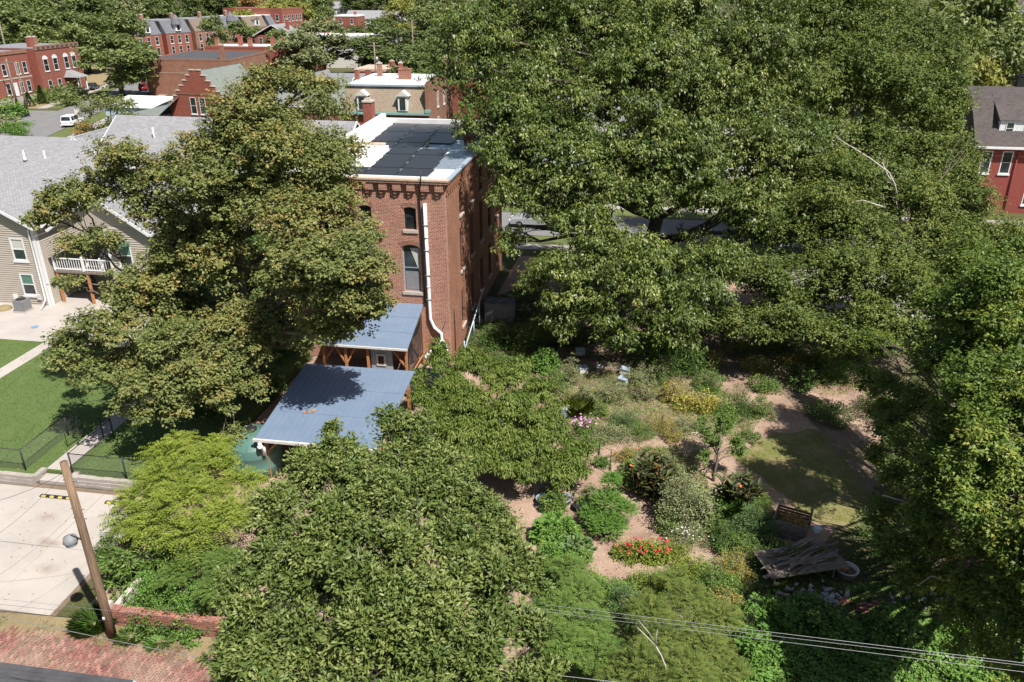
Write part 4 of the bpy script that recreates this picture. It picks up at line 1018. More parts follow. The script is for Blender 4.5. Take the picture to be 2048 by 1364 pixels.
# pale house with blue wall behind the oak
t = thing('blue_house', 'pale grey roofed house with blue wall glimpsed through the oak', 'house', (atY(1190, 250, 100).x, 99, 0), GA)
MB().box(-8, 8, 0, 10, -.2, 6.2).build('wall', M['pale_blue'], t); gable_roof(t, -8, 8, 0, 10, 6.2, 9.6, 'x', M['shingle'], .5)
for x in (-5, -1, 3, 6): window(t, 'f', x, 0, 3.4, 1.2, 1.9)
MB().box(-3, 3, -3, -.01, 0, .5).build('porch', M['white'], t)
t = thing('white_house', 'white sided house glimpsed behind the oak at the far sidewalk', 'house', (atY(1480, 250, 104).x, 100, 0), GA)
MB().box(-6, 6, 0, 10, -.2, 6.0).build('wall', M['offwhite'], t); gable_roof(t, -6, 6, 0, 10, 6.0, 9.0, 'y', M['shingle_dark'], .4)
for x in (-3, 1, 4): window(t, 'f', x, 0, 3.4, 1.2, 1.9)
# painted red house on the right
rh = thing('red_house', 'painted red brick house with dark shingle roof and white dormer', 'house', (49.0, 84.5, 0), R(-9))
ops = [(.55, 1.5, 4.15, 6.5), (2.55, 3.5, 4.15, 6.5), (5.5, 6.6, .9, 3.4)]
mb = MB(); wall_open(mb, 'f', 0, .3, 0, 14, -.2, 7.0, ops); mb.box(0, .3, .3, 12, -.2, 7.0); mb.build('wall', M['brick_paint'], rh)
for x, z, h in ((1.02, 4.15, 2.35), (3.02, 4.15, 2.35), (6.05, .9, 2.5)): window(rh, 'f', x, 0, z, 1.05, h, 'white', 'glass', d=.05, fr=.1, sill='white', inset=.04)
mb = MB(); mb.quad((-.5, -.4, 7.0), (14, -.4, 7.0), (14, 3.6, 11.5), (-.5, 3.6, 11.5)); mb.quad((-.5, 3.6, 11.5), (14, 3.6, 11.5), (14, 9, 12.0), (-.5, 9, 12.0)); mb.quad((-.5, 9, 7), (-.5, -.4, 7.0), (-.5, 3.6, 11.5), (-.5, 9, 12)); rr = mb.build('roof', M['shingle_dark'], rh)
MB().box(-.6, 14, -.62, -.42, 6.8, 7.02).build('gutter', M['white'], rh)
o = MB().box(1.9, 6.6, .9, 3.5, 7.9, 9.5).build('dormer', M['white'], rh)
mb = MB(); mb.quad((1.7, .7, 9.55), (6.8, .7, 9.55), (6.8, 4.2, 11.7), (1.7, 4.2, 11.7)); mb.quad((1.7, 4.2, 11.7), (1.7, .7, 9.55), (1.7, .7, 9.45), (1.7, 4.2, 9.45)); mb.build('dormer_roof', M['shingle_dark'], o)
for x in (2.6, 4.4): window(rh, 'f', x + .3, .9, 8.1, .8, 1.2, 'white', 'glass', sill=None)
MB().tube([(3.95, -.12, 6.9), (3.95, -.1, 0)], .06, 6).build('downspout', M['brick_paint'], rh, True)
chimney(rh, 6.2, 9.2, 11, 13.2, .8, .8, 'dark', 'dark')
far_house('dark roofed house at the far top corner beyond the trees', 2040, 12, 240, 14, 10, 15, 'white', 'shingle_dark', True)

# ------------------------------------------------------------------ yard: retaining wall, fence, wheel stops, garden wall
rw = gthing('retaining_wall', 'low grey block retaining wall between parking pad and lawn', 'wall')
rg = random.Random(7); blocks = []
for k in range(4): blocks.append(MB().obox((0, 0, 0), (.42 + .03 * (k % 2), .26, .17 + .01 * (k % 3))).build('block', M['block'], rw) if k < 0 else None)
def course(u0, u1, v, z, face='u'):
    u = u0
    while u < u1:
        w = rg.uniform(.36, .5); w = min(w, u1 - u)
        if w > .1:
            mb = MB(); d = .26 + rg.uniform(-.02, .02)
            c = (u + w / 2, v + rg.uniform(-.02, .02), z) if face == 'u' else (v + rg.uniform(-.02, .02), u + w / 2, z)
            mb.obox(c, (w - .015, d, .165) if face == 'u' else (d, w - .015, .165), (rg.gauss(0, .015), rg.gauss(0, .015), rg.gauss(0, .02)))
            mb.build('block', M['block'], rw)
        u += w
for k in range(3):
    course(-30 + .2 * (k % 2), -17.45, -16.38 + .04 * k, .09 + k * .172); course(-15.55, -10.3 + .15 * k, -16.08 + .04 * k, .09 + k * .172)
    course(-16.35, -15.5, -17.45 + .03 * k, .09 + k * .172, 'v'); course(-15.95, -15.6, -15.5, .09 + k * .172, 'v')
mb = MB(); mb.box(-17.3, -15.7, -16.2, -15.55, .0, .2); mb.build('step', M['concrete'], rw)

fn = gthing('chain_link_fence', 'black chain link fence with open gate around the lawn path', 'fence', 0, 0, .4)
P0 = [(-31, -15.77), (-27.6, -15.77), (-24.5, -15.77), (-21.4, -15.77), (-18.3, -15.77), (-18.35, -12.4), (-17.45, -12.4)]
P1 = [(-16.35, -12.3), (-15.72, -12.3), (-15.7, -15.72), (-12.8, -15.7), (-9.9, -15.7)]
def link_mesh(a, b, h=1.15, sp=.085):
    a, b = Vector((a[0], a[1], 0)), Vector((b[0], b[1], 0)); d = (b - a); L = d.length; d.normalize(); nrm = Vector((-d.y, d.x, 0)) * .0022
    up = Vector((0, 0, 1)); mb = MB(); s = -h
    while s < L:
        for sgn in (0, 1):
            x0, x1 = s, s + h; z0, z1 = (.04, h) if sgn == 0 else (h, .04)
            t0 = max(0, (0 - x0) / h); t1 = min(1, (L - x0) / h)
            if t1 <= t0: continue
            p = a + d * (x0 + h * t0) + up * (z0 + (z1 - z0) * t0); q = a + d * (x0 + h * t1) + up * (z0 + (z1 - z0) * t1)
            w = Vector((0, 0, .0025)) + nrm
            mb.quad(p - w, q - w, q + w, p + w)
        s += sp
    return mb
for path in (P0, P1):
    for p in path: MB().tube([(p[0], p[1], -.2), (p[0], p[1], 1.26)], .04, 8).build('post', M['dark'], fn, True)
    for a, b in zip(path, path[1:]):
        o = MB().tube([(a[0], a[1], 1.2), (b[0], b[1], 1.2)], .025, 6).build('top_rail', M['dark'], fn, True)
        o2 = link_mesh(a, b).build('chain_link', M['dark'], fn, uv=False); o2['kind'] = 'stuff'
gt = MB().tube([(-17.45, -12.4, .1), (-17.45, -12.4, 1.15), (-17.6, -13.5, 1.15), (-17.6, -13.5, .1), (-17.45, -12.4, .1)], .022, 6).build('gate', M['dark'], fn, True)
o = link_mesh((-17.45, -12.42), (-17.6, -13.48), 1.1).build('chain_link', M['dark'], gt, uv=False); o['kind'] = 'stuff'

for u, lab in ((-15.55, 'black wheel stop with yellow blocks beside the pole top'), (-12.1, 'black wheel stop with yellow blocks near the bright green shrub')):
    t = gthing('wheel_stop', lab, 'wheel stop', u, -17.25, .06, 'parking wheel stops')
    mb = MB(); mb.vprism([(-.92, 0), (.92, 0), (.86, .1), (-.86, .1)], -.075, .075); mb.build('body', M['dark'], t)
    y0 = MB().obox((0, -.05, .075), (.2, .09, .075), (-.25, 0, 0)).build('yellow_block', M['yellow'], t); y0.location = (-.66, 0, 0)
    for i in range(1, 4): put(y0, t, (-.66 + .44 * i, 0, 0))

gwl = gthing('garden_wall', 'low red brick garden wall along the alley below the shrubs', 'wall')
rg = random.Random(5)
mb = MB(); mb.box(-7.85, -1.5, -24.42, -24.12, 0, .72); mb.build('core', M['brick_wall'], gwl)
k = 0
for i in range(28):
    u = -7.8 + i * .23
    if rg.random() < .8: MB().obox((u, -24.27, .76 + rg.uniform(-.005, .01)), (.21, .3, .07), (rg.gauss(0, .03), rg.gauss(0, .03), rg.gauss(0, .05))).build('cap_brick', M['brick_wall'], gwl)
MB().box(-8.12, -7.86, -24.5, -24.1, 0, .95).build('end_post', M['stone'], gwl)
MB().box(-8.1, -7.88, -24.08, -21.6, 0, .5).build('return_wall', M['stone'], gwl)

# garage roof at the bottom edge
t = gthing('garage', 'corner of a dark garage roof beside the brick alley', 'garage', -7.1, -29.2, 0)
MB().box(-8, 3.6, -5, -.15, 0, 2.8).build('wall', M['brick_red2'], t); MB().box(-8.2, 3.75, -5.2, .02, 2.82, 2.98).build('roof', M['roof_dark'], t)
MB().tube([(3.75, .03, 2.9), (4.5, -.35, 2.82)], .07, 8).build('gutter', M['white'], t, True)

# utility pole
up = gthing('utility_pole', 'weathered brown wooden utility pole with a street lamp beside the alley', 'pole', -7.46, -25.03)
mb = MB(); mb.tube([(0, 0, -.2), (0, 0, 2), (-.02, 0, 5), (-.04, 0, 7.95)], [.17, .162, .147, .132], 14); mb.build('post', M['pole'], up, True)
mb = MB(); mb.tube([(0, 0, 4.55), (-.25, -.05, 4.75), (-.5, -.08, 4.85)], .03, 6); ar = mb.build('lamp_arm', M['dark'], up, True)
mb = MB(); mb.lathe([(.06, .26), (.22, .18), (.26, .0), (.25, -.02)], (-.55, -.1, 4.6), 14); mb.build('lamp_hood', M['trash_grey'], ar, True)
mb = MB(); mb.lathe([(.23, -.02), (.2, -.14), (.05, -.19)], (-.55, -.1, 4.6), 14); mb.build('lamp_lens', M['pale_blue'], ar, True)
for z in (5.6, 6.0, 7.2): MB().tube([(-.25, 0, z), (.25, .02, z)], .02, 5).build('bolt', M['grey_metal'], up)
MB().box(-.04, .04, -.21, -.17, 1.1, 1.2).build('number_plate', M['white'], up)

def wire(label, a, b, sag, r=.012, m='dark', n=16, group='overhead wires'):
    r *= .5
    a, b = Vector(a), Vector(b); pts = []
    for i in range(n + 1):
        t = i / n; p = a.lerp(b, t); p.z -= sag * 4 * t * (1 - t); pts.append(p)
    o = MB().tube([p - a for p in pts], r, 5, False).build('overhead_wire', M[m], None, True, uv=False); o.location = a
    tag(o, label, 'wire', group); return o
M['wire_grey'] = m_plain('aluminium_wire', (.3, .3, .31), .4, .1, 5, metal=.3)
def ext(p, q, z0, z1, k0=.9, k1=.9):                  # line through two surveyed points, run on past both
    a, b = at(*p, z0), at(*q, z1); d = b - a
    return a - d * k0, b + d * k1
a, b = ext((0, 1189), (408, 1233), 8.4, 8.4, 2, 1.5); wire('thin grey overhead wire crossing above the pole foot, topmost of its set', a, b, .15, .008, 'wire_grey')
a, b = ext((0, 1203), (425, 1247), 8.3, 8.3, 2, 1.5); wire('thin dark overhead wire between the grey one and the thick black cable', a, b, .1, .007)
a, b = ext((0, 1216), (425, 1257), 8.2, 8.2, 2, 1.5); wire('thick black overhead cable crossing the pole foot and the garden wall', a, b, .1, .017)
a, b = ext((0, 1228), (395, 1313), 7.8, 7.8, 2, .3); wire('pale twisted overhead cable slanting down over the brick alley', a, b, .1, .016, 'wire_grey')
a, b = ext((1097, 1210), (2048, 1326), 8.5, 8.5, .5, .5); wire('highest of three pale parallel wires over the dark ivy', a, b, .0, .011, 'wire_grey')
a, b = ext((1100, 1219), (2048, 1331), 8.5, 8.5, .5, .5); wire('middle of three pale parallel wires over the dark ivy', a, b, .0, .009, 'wire_grey')
a, b = ext((1140, 1230), (2048, 1344), 8.3, 8.3, .5, .5); wire('lowest of three pale parallel wires over the dark ivy', a, b, .0, .010, 'wire_grey')
a, b = ext((1100, 1349), (1250, 1366), 8.0, 8.0, .5, .5); wire('thick grey cable cutting the bottom edge below the big pear tree', a, b, .0, .016, 'wire_grey')
top = up.location + Vector((0, 0, 7.6))
wire('service wire from the pole top toward the siding house', top, at(0, 1048, 6.4) + (at(0, 1048, 6.4) - top) * .8, .3, .010)
wire('service wire dropping from the pole top toward the patio', top, at(0, 985, 6.6) + (at(0, 985, 6.6) - top) * .8, .3, .014)
wire('service wire from the pole toward the far yard, lowest of three', up.location + Vector((0, 0, 6.0)), at(0, 1105, 5.6) + (at(0, 1105, 5.6) - top) * .5, .25, .008)
wire('service wire running from the pole top to the brick building corner', top, gw(-10.2, 3, 7.2), .5, .010)
wire('service wire from the pole top over the lawn to the siding house roof', at(0, 345, 8.5) + (at(0, 345, 8.5) - at(115, 313, 8.8)) * 1.0, at(115, 313, 8.8) + (at(115, 313, 8.8) - at(0, 345, 8.5)) * .2, .05, .012)
wire('thin wire crossing above the lawn toward the patio', at(0, 806, 5) + (at(0, 806, 5) - at(115, 735, 5)) * .5, gw(-23, 4.6, 5.2), .2, .009)

# dead white branch near the camera
t = thing('dead_branch', 'bare white dead sapling with forked tip over the feathery shrubs', 'branch', at(1345, 1380, 2.2))
q = at(1345, 1380, 2.2)
def rel(x, y, z): return at(x, y, z) - q
MB().tube([rel(1352, 1400, 1.2), rel(1338, 1350, 2.6), rel(1322, 1310, 3.4), rel(1312, 1293, 3.8)], [.035, .03, .026, .022], 6).build('stem', M['bark_pale'], t, True)
MB().tube([rel(1312, 1293, 3.8), rel(1295, 1275, 4.2), rel(1270, 1250, 4.7)], [.02, .016, .006], 5).build('fork', M['bark_pale'], t, True)
MB().tube([rel(1312, 1293, 3.8), rel(1312, 1275, 4.2), rel(1315, 1258, 4.6)], [.018, .014, .006], 5).build('fork', M['bark_pale'], t, True)
MB().tube([rel(1311, 1285, 3.95), rel(1295, 1262, 4.5), rel(1278, 1242, 5.0)], [.015, .012, .006], 5).build('fork', M['bark_pale'], t, True)

# ------------------------------------------------------------------ vehicles
def car(name, label, cat, loc, rz, paint, L=4.8, Wd=1.85, H=1.75, kind='suv', group=None):
    t = thing(name, label, cat, loc, rz, group)
    hb_, bl = H * .55, L / 2
    if kind == 'suv': cab = [(-bl * .95, hb_), (-bl * .86, H), (bl * .12, H), (bl * .42, hb_)]
    elif kind == 'pickup': cab = [(-bl * .1, hb_), (-bl * .05, H), (bl * .3, H), (bl * .52, hb_)]
    else: cab = [(-bl * .72, hb_), (-bl * .38, H), (bl * .15, H), (bl * .5, hb_)]
    low = [(-bl, .35), (-bl * .99, hb_ * .85), (-bl * .95, hb_), (bl * .5, hb_), (bl * .92, hb_ * .88), (bl, hb_ * .6), (bl * .98, .35)]
    mb = MB(); mb.vprism(low, -Wd / 2, Wd / 2); bo = mb.build('body', M[paint], t)
    bv = bo.modifiers.new('b', 'BEVEL'); bv.width = .07; bv.segments = 2
    mb = MB(); n = len(mb.v); mb.vprism(cab, -Wd / 2 + .06, Wd / 2 - .06)
    mb.v = [(x, y * (1 if z < hb_ + .01 else .84), z) for x, y, z in mb.v]
    cb = mb.build('cabin', M[paint], t); bv = cb.modifiers.new('b', 'BEVEL'); bv.width = .05; bv.segments = 2
    x0, x1 = cab[0][0], cab[3][0]; tx0, tx1 = cab[1][0], cab[2][0]
    for s in (-1, 1):
        segs = [(.08, .36), (.4, .66), (.7, .92)] if kind == 'suv' else [(.12, .48), (.53, .88)]
        for a, b in segs:
            def pt(f, h):
                xb = x0 + (x1 - x0) * f; xt = tx0 + (tx1 - tx0) * f; hh = .1 + .75 * h
                yy = (Wd / 2 - .06) * (1 - .16 * hh) + .012
                return (xb + (xt - xb) * hh, s * yy, hb_ + (H - hb_) * hh)
            mb = MB(); q4 = [pt(a, 0), pt(b, 0), pt(b, 1), pt(a, 1)]
            mb.quad(*(q4 if s < 0 else q4[::-1])); mb.build('side_window', M['glass'], t)
    for (xb, xt, nm) in ((x0, tx0, 'rear_window'), (x1, tx1, 'windscreen')):
        off = -.015 if xb < xt else .015
        mb = MB(); w0, w1 = Wd / 2 - .18, (Wd / 2 - .06) * .84 - .1
        z0_, z1_ = hb_ + (H - hb_) * .12, hb_ + (H - hb_) * .85
        xa, xc = xb + (xt - xb) * .12 + off, xb + (xt - xb) * .85 + off
        q4 = [(xa, w0, z0_), (xa, -w0, z0_), (xc, -w1, z1_), (xc, w1, z1_)]
        mb.quad(*(q4 if off < 0 else q4[::-1])); mb.build(nm, M['glass'], t)
    for x in (-bl * .6, bl * .62):
        for s in (-1, 1):
            mb = MB(); mb.tube([(x, s * (Wd / 2 - .2), .35), (x, s * (Wd / 2 + .02), .35)], .35, 16); w = mb.build('wheel', M['tyre'], t)
            mb = MB(); mb.tube([(x, s * (Wd / 2 - .1), .35), (x, s * (Wd / 2 + .035), .35)], .2, 12); mb.build('rim', M['grey_metal'], w)
    for s in (-1, 1):
        MB().box(-bl - .02, -bl + .05, s * (Wd / 2 - .15) - .09, s * (Wd / 2 - .15) + .09, hb_ * .6, hb_ * .9).build('tail_light', M['lamp_red'], t)
        MB().box(bl - .1, bl + .015, s * (Wd / 2 - .25) - .15, s * (Wd / 2 - .25) + .15, hb_ * .55, hb_ * .75).build('headlight', M['white'], t)
    MB().box(-bl - .06, -bl + .1, -Wd / 2 + .05, Wd / 2 - .05, .38, .55).build('bumper', M[paint], t)
    MB().box(-bl - .015, -bl + .02, -.22, .22, .7, .82).build('number_plate', M['offwhite'], t)
    return t
p = at(143, 253); car('parked_car', 'white sport utility car parked on the side road', 'car', (p.x - .3, p.y + 1.2, .02), R(94), 'car_white', 5.0, 1.95, 1.85)
p = at(280, 182); car('parked_car', 'red car parked beside the long brick block', 'car', (p.x + .5, p.y + 2, .02), R(96), 'car_red', 4.6, 1.85, 1.6)
p = at(185, 180); car('parked_car', 'dark car parked in tree shade before the arched window house', 'car', (p.x - .3, p.y + 1, .02), R(98), 'car_dark', 4.5, 1.8, 1.45, 'sedan')
p = at(1058, 455); car('parked_car', 'silver pickup seen through leaves on the front road', 'truck', (p.x + .8, p.y + .5, .02), R(171), 'car_silver', 5.4, 1.95, 1.85, 'pickup')
p = at(1500, 448); car('parked_car', 'blue-white car glimpsed through the oak on the front road', 'car', (p.x, p.y + .5, .02), R(171), 'pale_blue', 4.6, 1.8, 1.5, 'sedan')

# street sign and far poles
t = thing('street_sign', 'white street sign on a thin post beside the white car', 'sign', tuple(at(160, 252)))
MB().tube([(0, 0, 0), (0, 0, 2.9)], .035, 6).build('post', M['grey_metal'], t); MB().box(-.4, .4, -.05, -.03, 1.9, 2.9).build('plate', M['offwhite'], t)
def far_pole(label, px_, py_, h, r=.16, arm=True, m='wood_old', lean=0, Y=None):
    p = at(px_, py_) if Y is None else atY(px_, py_, Y); p.z = 0
    t = thing('utility_pole', label, 'pole', p, GA, 'distant utility poles')
    MB().tube([(0, 0, -.2), (lean, 0, h)], [r * 1.15, r * .8], 8).build('post', M[m], t, True)
    if arm: MB().box(-1.3 + lean * .9, 1.3 + lean * .9, -.08, .08, h - .75, h - .55).build('crossarm', M[m], t)
    return t
far_pole('wooden pole in front of the two-flat, the nearer of two', 58, 232, 9.5, .16, False)
far_pole('wooden pole in front of the two-flat with crossarm, the farther of two', 36, 214, 9.0, .18, True)
t = far_pole('utility pole with transformer rising behind the mansard house', 752, 150, 12.0, .16, True, 'wood_old', Y=160); MB().tube([(.35, 0, 8.4), (.35, 0, 9.4)], .28, 10).build('transformer', M['grey_metal'], t, True)
far_pole('utility pole with crossarm in the far trees', 826, 90, 13.5, .16, True, 'wood_old', Y=215)
far_pole('bare pole sticking out of the trees above the two-flat', 12, 100, 15, .18, False, 'wood_old', Y=185)
wire('dark street wire crossing before the brick houses', atY(-60, 160, 150), atY(360, 185, 150), .6, .02)

# ------------------------------------------------------------------ garden objects
def bx(name, label, cat, px_, py_, size, m, z=0, rz=.2):
    t = thing(name, label, cat, at(px_, py_, z), rz); return t
for (x, y, lab, rz) in ((1165, 748, 'pale beehive box under the oak, leftmost near the white bucket', .3), (1160, 712, 'pale beehive box in deep shade behind the others', .1), (1250, 750, 'pale beehive box with tilted lid on the garden slope', -.4), (1246, 770, 'grey wooden hive stand lying open below the tilted box', -.6)):
    t = thing('beehive', lab, 'beehive', at(x, y), rz, 'hive boxes under the oak')
    MB().box(-.28, .28, -.24, .24, .12, .45).build('box', M['offwhite'], t); MB().obox((0, 0, .48), (.62, .54, .06), (.03, .02, 0)).build('lid', M['lead'], t)
    for s in (-.2, .2): MB().box(s - .05, s + .05, -.24, .24, 0, .119).build('foot', M['wood_old'], t)
t = thing('bucket', 'white plastic bucket on the ground among the hives', 'bucket', at(1198, 745))
MB().lathe([(.17, 0), (.22, .42), (.235, .42), (.235, .45), (.205, .45), (.16, .03), (.01, .03)], k=16).build('pail', M['white'], t, True)
MB().tube([(-.23, 0, .4), (-.2, -.15, .25), (0, -.27, .2), (.2, -.15, .25), (.23, 0, .4)], .008, 4).build('handle', M['dark'], t)
for (x, y, lab) in ((1128, 832, 'blue plastic barrel half hidden by the peach tree'), (1120, 868, 'blue plastic drum lying below the barrel')):
    t = thing('barrel', lab, 'barrel', at(x, y)); MB().lathe([(.26, 0), (.28, .1), (.28, .55), (.26, .6), (.01, .6)], k=16).build('drum', M['lead'], t, True); MB().lathe([(.31, .28), (.31, .32)], k=16).build('hoop', M['blue_tub'], t)
for (x, y, lab) in ((1085, 1005, 'round blue tub under the peach tree by the wire fence'), (1130, 1005, 'second round blue tub nearer the young pepper bush')):
    t = thing('tub', lab, 'tub', at(x, y)); MB().lathe([(.26, 0), (.33, .26), (.35, .26), (.35, .29), (.31, .29), (.25, .04), (.01, .04)], k=18).build('rim', M['blue_tub'], t, True)
    MB().lathe([(.29, .24), (.01, .26)], k=14).build('soil', M['dirt'], t)
t = thing('pot', 'black nursery pot with a small shrub beside the dill bush', 'pot', at(1160, 1020)); MB().lathe([(.25, 0), (.34, .3), (.36, .3), (.3, .26), (.01, .26)], k=14).build('pail', M['dark'], t, True)
def stake(label, x, y, h):
    t = thing('garden_stake', label, 'stake', at(x, y), 0, 'metal garden stakes'); MB().tube([(0, 0, -.1), (.02, 0, h)], .022, 5).build('rod', M['dark'], t); MB().box(-.06, .06, -.03, .03, .25, .45).build('blade', M['dark'], t)
stake('black metal stake at the corner of the wire fence', 1146, 1000, 1.2); stake('tall black stake above the feathery bush', 1219, 950, 1.5); stake('black stake between the peach tree and the mulch path', 1197, 918, 1.0); stake('black stake supporting the young tree by the cannas', 1424, 960, 1.5)
t = thing('wire_fence', 'low wire garden fence under the edge of the peach tree', 'fence', at(1070, 990), -.15)
for x in (-.1, 1.1): MB().tube([(x, 0, 0), (x, 0, 1.1)], .02, 5).build('post', M['dark'], t)
for i in range(9): MB().bar((-.1, 0, .1 + i * .11), (1.1, 0, .1 + i * .11), .006).build('wire', M['grey_metal'], t, uv=False)
for i in range(11): MB().bar((-.05 + i * .11, .004, .05), (-.05 + i * .11, .004, 1.05), .006).build('wire', M['grey_metal'], t, uv=False)

# compost bay, timber pile on a table, tub, rubble, brick stacks
t = thing('compost_bay', 'slatted timber compost bay heaped with orange leaves beside the lawn', 'compost bin', at(1580, 1062), R(-28))
for i in range(6): MB().box(-.7, .7, -.75 - .02 * (i % 2), -.71 - .02 * (i % 2), .05 + i * .15, .16 + i * .15).build('slat', M['wood_old'], t)
for i in range(6): MB().box(-.74, -.70, -.7, .7, .05 + i * .15, .16 + i * .15).build('slat', M['wood_old'], t)
for i in range(5): MB().box(-.7, .7, .7, .74, .05 + i * .15, .16 + i * .15).build('slat', M['wood_dark'], t)
for x, y in ((-.72, -.72), (.72, -.72), (-.72, .72), (.72, .72)): MB().box(x - .05, x + .05, y - .05, y + .05, 0, 1.05).build('post', M['wood_old'], t)
rgn = np.random.default_rng(3); n = 420; B = rgn.uniform(-.66, .66, (n, 3)); B[:, 2] = .35 + .25 * np.exp(-(B[:, 0] ** 2 + B[:, 1] ** 2) * 2) + rgn.random(n) * .06
o = leaf_obj('leaf_heap', B, unit(rgn, n) * [1, 1, .3], unit(rgn, n) * .6 + [0, 0, 1], .14, .09, M['lf_far_rust'], t, rgn); o['kind'] = 'stuff'
MB().box(-.66, .66, -.66, .66, 0, .36).build('fill', M['dirt'], t)

TB = .85
t = thing('work_table', 'grey plank table buried under old boards near the compost bay', 'table', at(1590, 1150), R(12))
for x, y in ((-1.5, -.6), (1.7, -.55), (-1.4, .75), (1.8, .8)): MB().bar((x, y, 0), (x, y, .86), .09).build('leg', M['wood_old'], t)
for i in range(9): MB().box(-1.9, 2.2, -.8 + i * .2, -.62 + i * .2, .86, .9).build('plank', M['wood_old'], t)
MB().box(-1.9, 2.2, -.86, -.82, .72, .9).build('apron', M['wood_old'], t)
t.scale = (TB, TB, .95)
rg = random.Random(21); tl = t.location
for i in range(36):
    L_ = rg.uniform(1.0, 2.3); w = rg.uniform(.05, .16)
    o = MB().box(-L_ / 2, L_ / 2, -w / 2, w / 2, -.018, .018).build('loose_board', M[rg.choice(['wood_old', 'wood_old', 'wood_dark'])])
    x, y = rg.uniform(-.9, 1.1), rg.uniform(-.6, .75)
    o.location = (tl.x + x, tl.y + y + .25 * x, .89 + (i // 10) * .05 + rg.uniform(0, .03)); o.rotation_euler = (rg.gauss(0, .06), rg.gauss(0, .05), R(28) + rg.gauss(0, .22))
    tag(o, 'loose weathered board in the pile on the plank table', 'board', 'boards piled on the table')
o = MB().obox((0, 0, .1), (.28, .22, .2), (.2, .1, .4)).build('plastic_box', M['pale_blue']); tag(o, 'small pale blue box on top of the board pile', 'box'); o.location = at(1634, 1062, 1.1)
t = thing('tub', 'round white metal tub of scrap beside the plank table', 'tub', at(1692, 1150), .2)
MB().lathe([(.38, 0), (.44, .34), (.47, .34), (.47, .37), (.42, .37), (.36, .05), (.01, .05)], k=22).build('rim', M['offwhite'], t, True)
MB().lathe([(.39, .2), (.02, .22)], k=14).build('soil', M['dirt'], t); MB().obox((-.1, .1, .3), (.3, .25, .2), (.3, .2, .5)).build('scrap', M['wood_new'], t)
def rocks(label, pts, n, s, m, name='rubble_heap', seed=1, zmax=.25):
    rg = random.Random(seed); c = at(*pts); t = thing(name, label, 'rubble', c)
    for i in range(n):
        mb = MB(); r = s * rg.uniform(.5, 1.3)
        a_, b_, c_ = r * rg.uniform(.7, 1.5), r * rg.uniform(.5, 1.0), r * rg.uniform(.3, .6)
        mb.prism([(-a_, -b_ * rg.uniform(.5, 1)), (a_ * rg.uniform(.4, 1), -b_), (a_, b_ * rg.uniform(.1, .8)), (0, b_), (-a_ * rg.uniform(.5, 1), b_ * rg.uniform(.3, .9))], -c_, c_)
        mb.v = [(x + rg.gauss(0, .08) * r, y + rg.gauss(0, .08) * r, z + rg.gauss(0, .1) * r) for x, y, z in mb.v]
        o = mb.build('stone', M[m], t); o.location = (rg.gauss(0, .55), rg.gauss(0, .22), rg.uniform(.05, zmax)); o.rotation_euler = (rg.uniform(-.5, .5), rg.uniform(-.5, .5), rg.uniform(0, 6))
    return t
rocks('heap of pale broken rubble below the plank table', (1622, 1192), 44, .10, 'rubble', seed=1); rocks('scatter of white rubble among dark ivy', (1515, 1215), 26, .08, 'rubble', seed=2); rocks('small heap of grey broken concrete beside stacked bricks', (1660, 1202), 24, .11, 'rubble', seed=3); rocks('low bed of grey stones in shade beyond the brick stack', (1840, 1200), 30, .07, 'rubble', seed=4, zmax=.12)
rg = random.Random(9)
for (x, y, nx, ny, nz, lab, rz) in ((1738, 1218, 4, 3, 5, 'stack of old red bricks at the edge of the ivy', .3), (1705, 1240, 2, 2, 2, 'few loose bricks lying in front of the brick stack', .9), (1690, 1205, 2, 2, 3, 'small pile of bricks between rubble and brick stack', -.4)):
    t = thing('brick_stack', lab, 'bricks', at(x, y), rz, 'old brick stacks'); b0 = None
    for k in range(nz):
        for i in range(nx):
            for j in range(ny):
                if rg.random() < .85 - k * .05:
                    loc = ((i - nx / 2) * .23 + rg.gauss(0, .02), (j - ny / 2) * .13 + rg.gauss(0, .015), .04 + k * .07)
                    if b0 is None: b0 = MB().box(-.1, .1, -.05, .05, -.033, .033).build('brick', M['brick_wall'], t); b0.location = loc
                    else: put(b0, t, loc, rg.gauss(0, .08))
for i, (x, y, L_, a, lab) in enumerate(((1495, 752, 1.6, -.6, 'bleached pole lying beside the dirt path'), (1665, 818, 1.2, -.2, 'thin stick lying on the shaded path'), (1385, 868, .8, .3, 'short grey log at the edge of the mulch'))):
    o = MB().tube([(-L_ / 2, 0, .04), (0, .03, .05), (L_ / 2, 0, .04)], .035, 6).build('fallen_branch', M['bark_pale'], None, True); o.location = at(x, y); o.rotation_euler = (0, 0, a); tag(o, lab, 'branch')

# ------------------------------------------------------------------ large trees
def LY(x, y, Y, r, rz=None, ry=None):
    p = atY(x, y, Y); return (p.x, p.y, p.z, r, ry or r, rz or r * .62)
def LZ(x, y, z, r, rz=None):
    p = at(x, y, z); return (p.x, p.y, p.z, r, r, rz or r * .7)

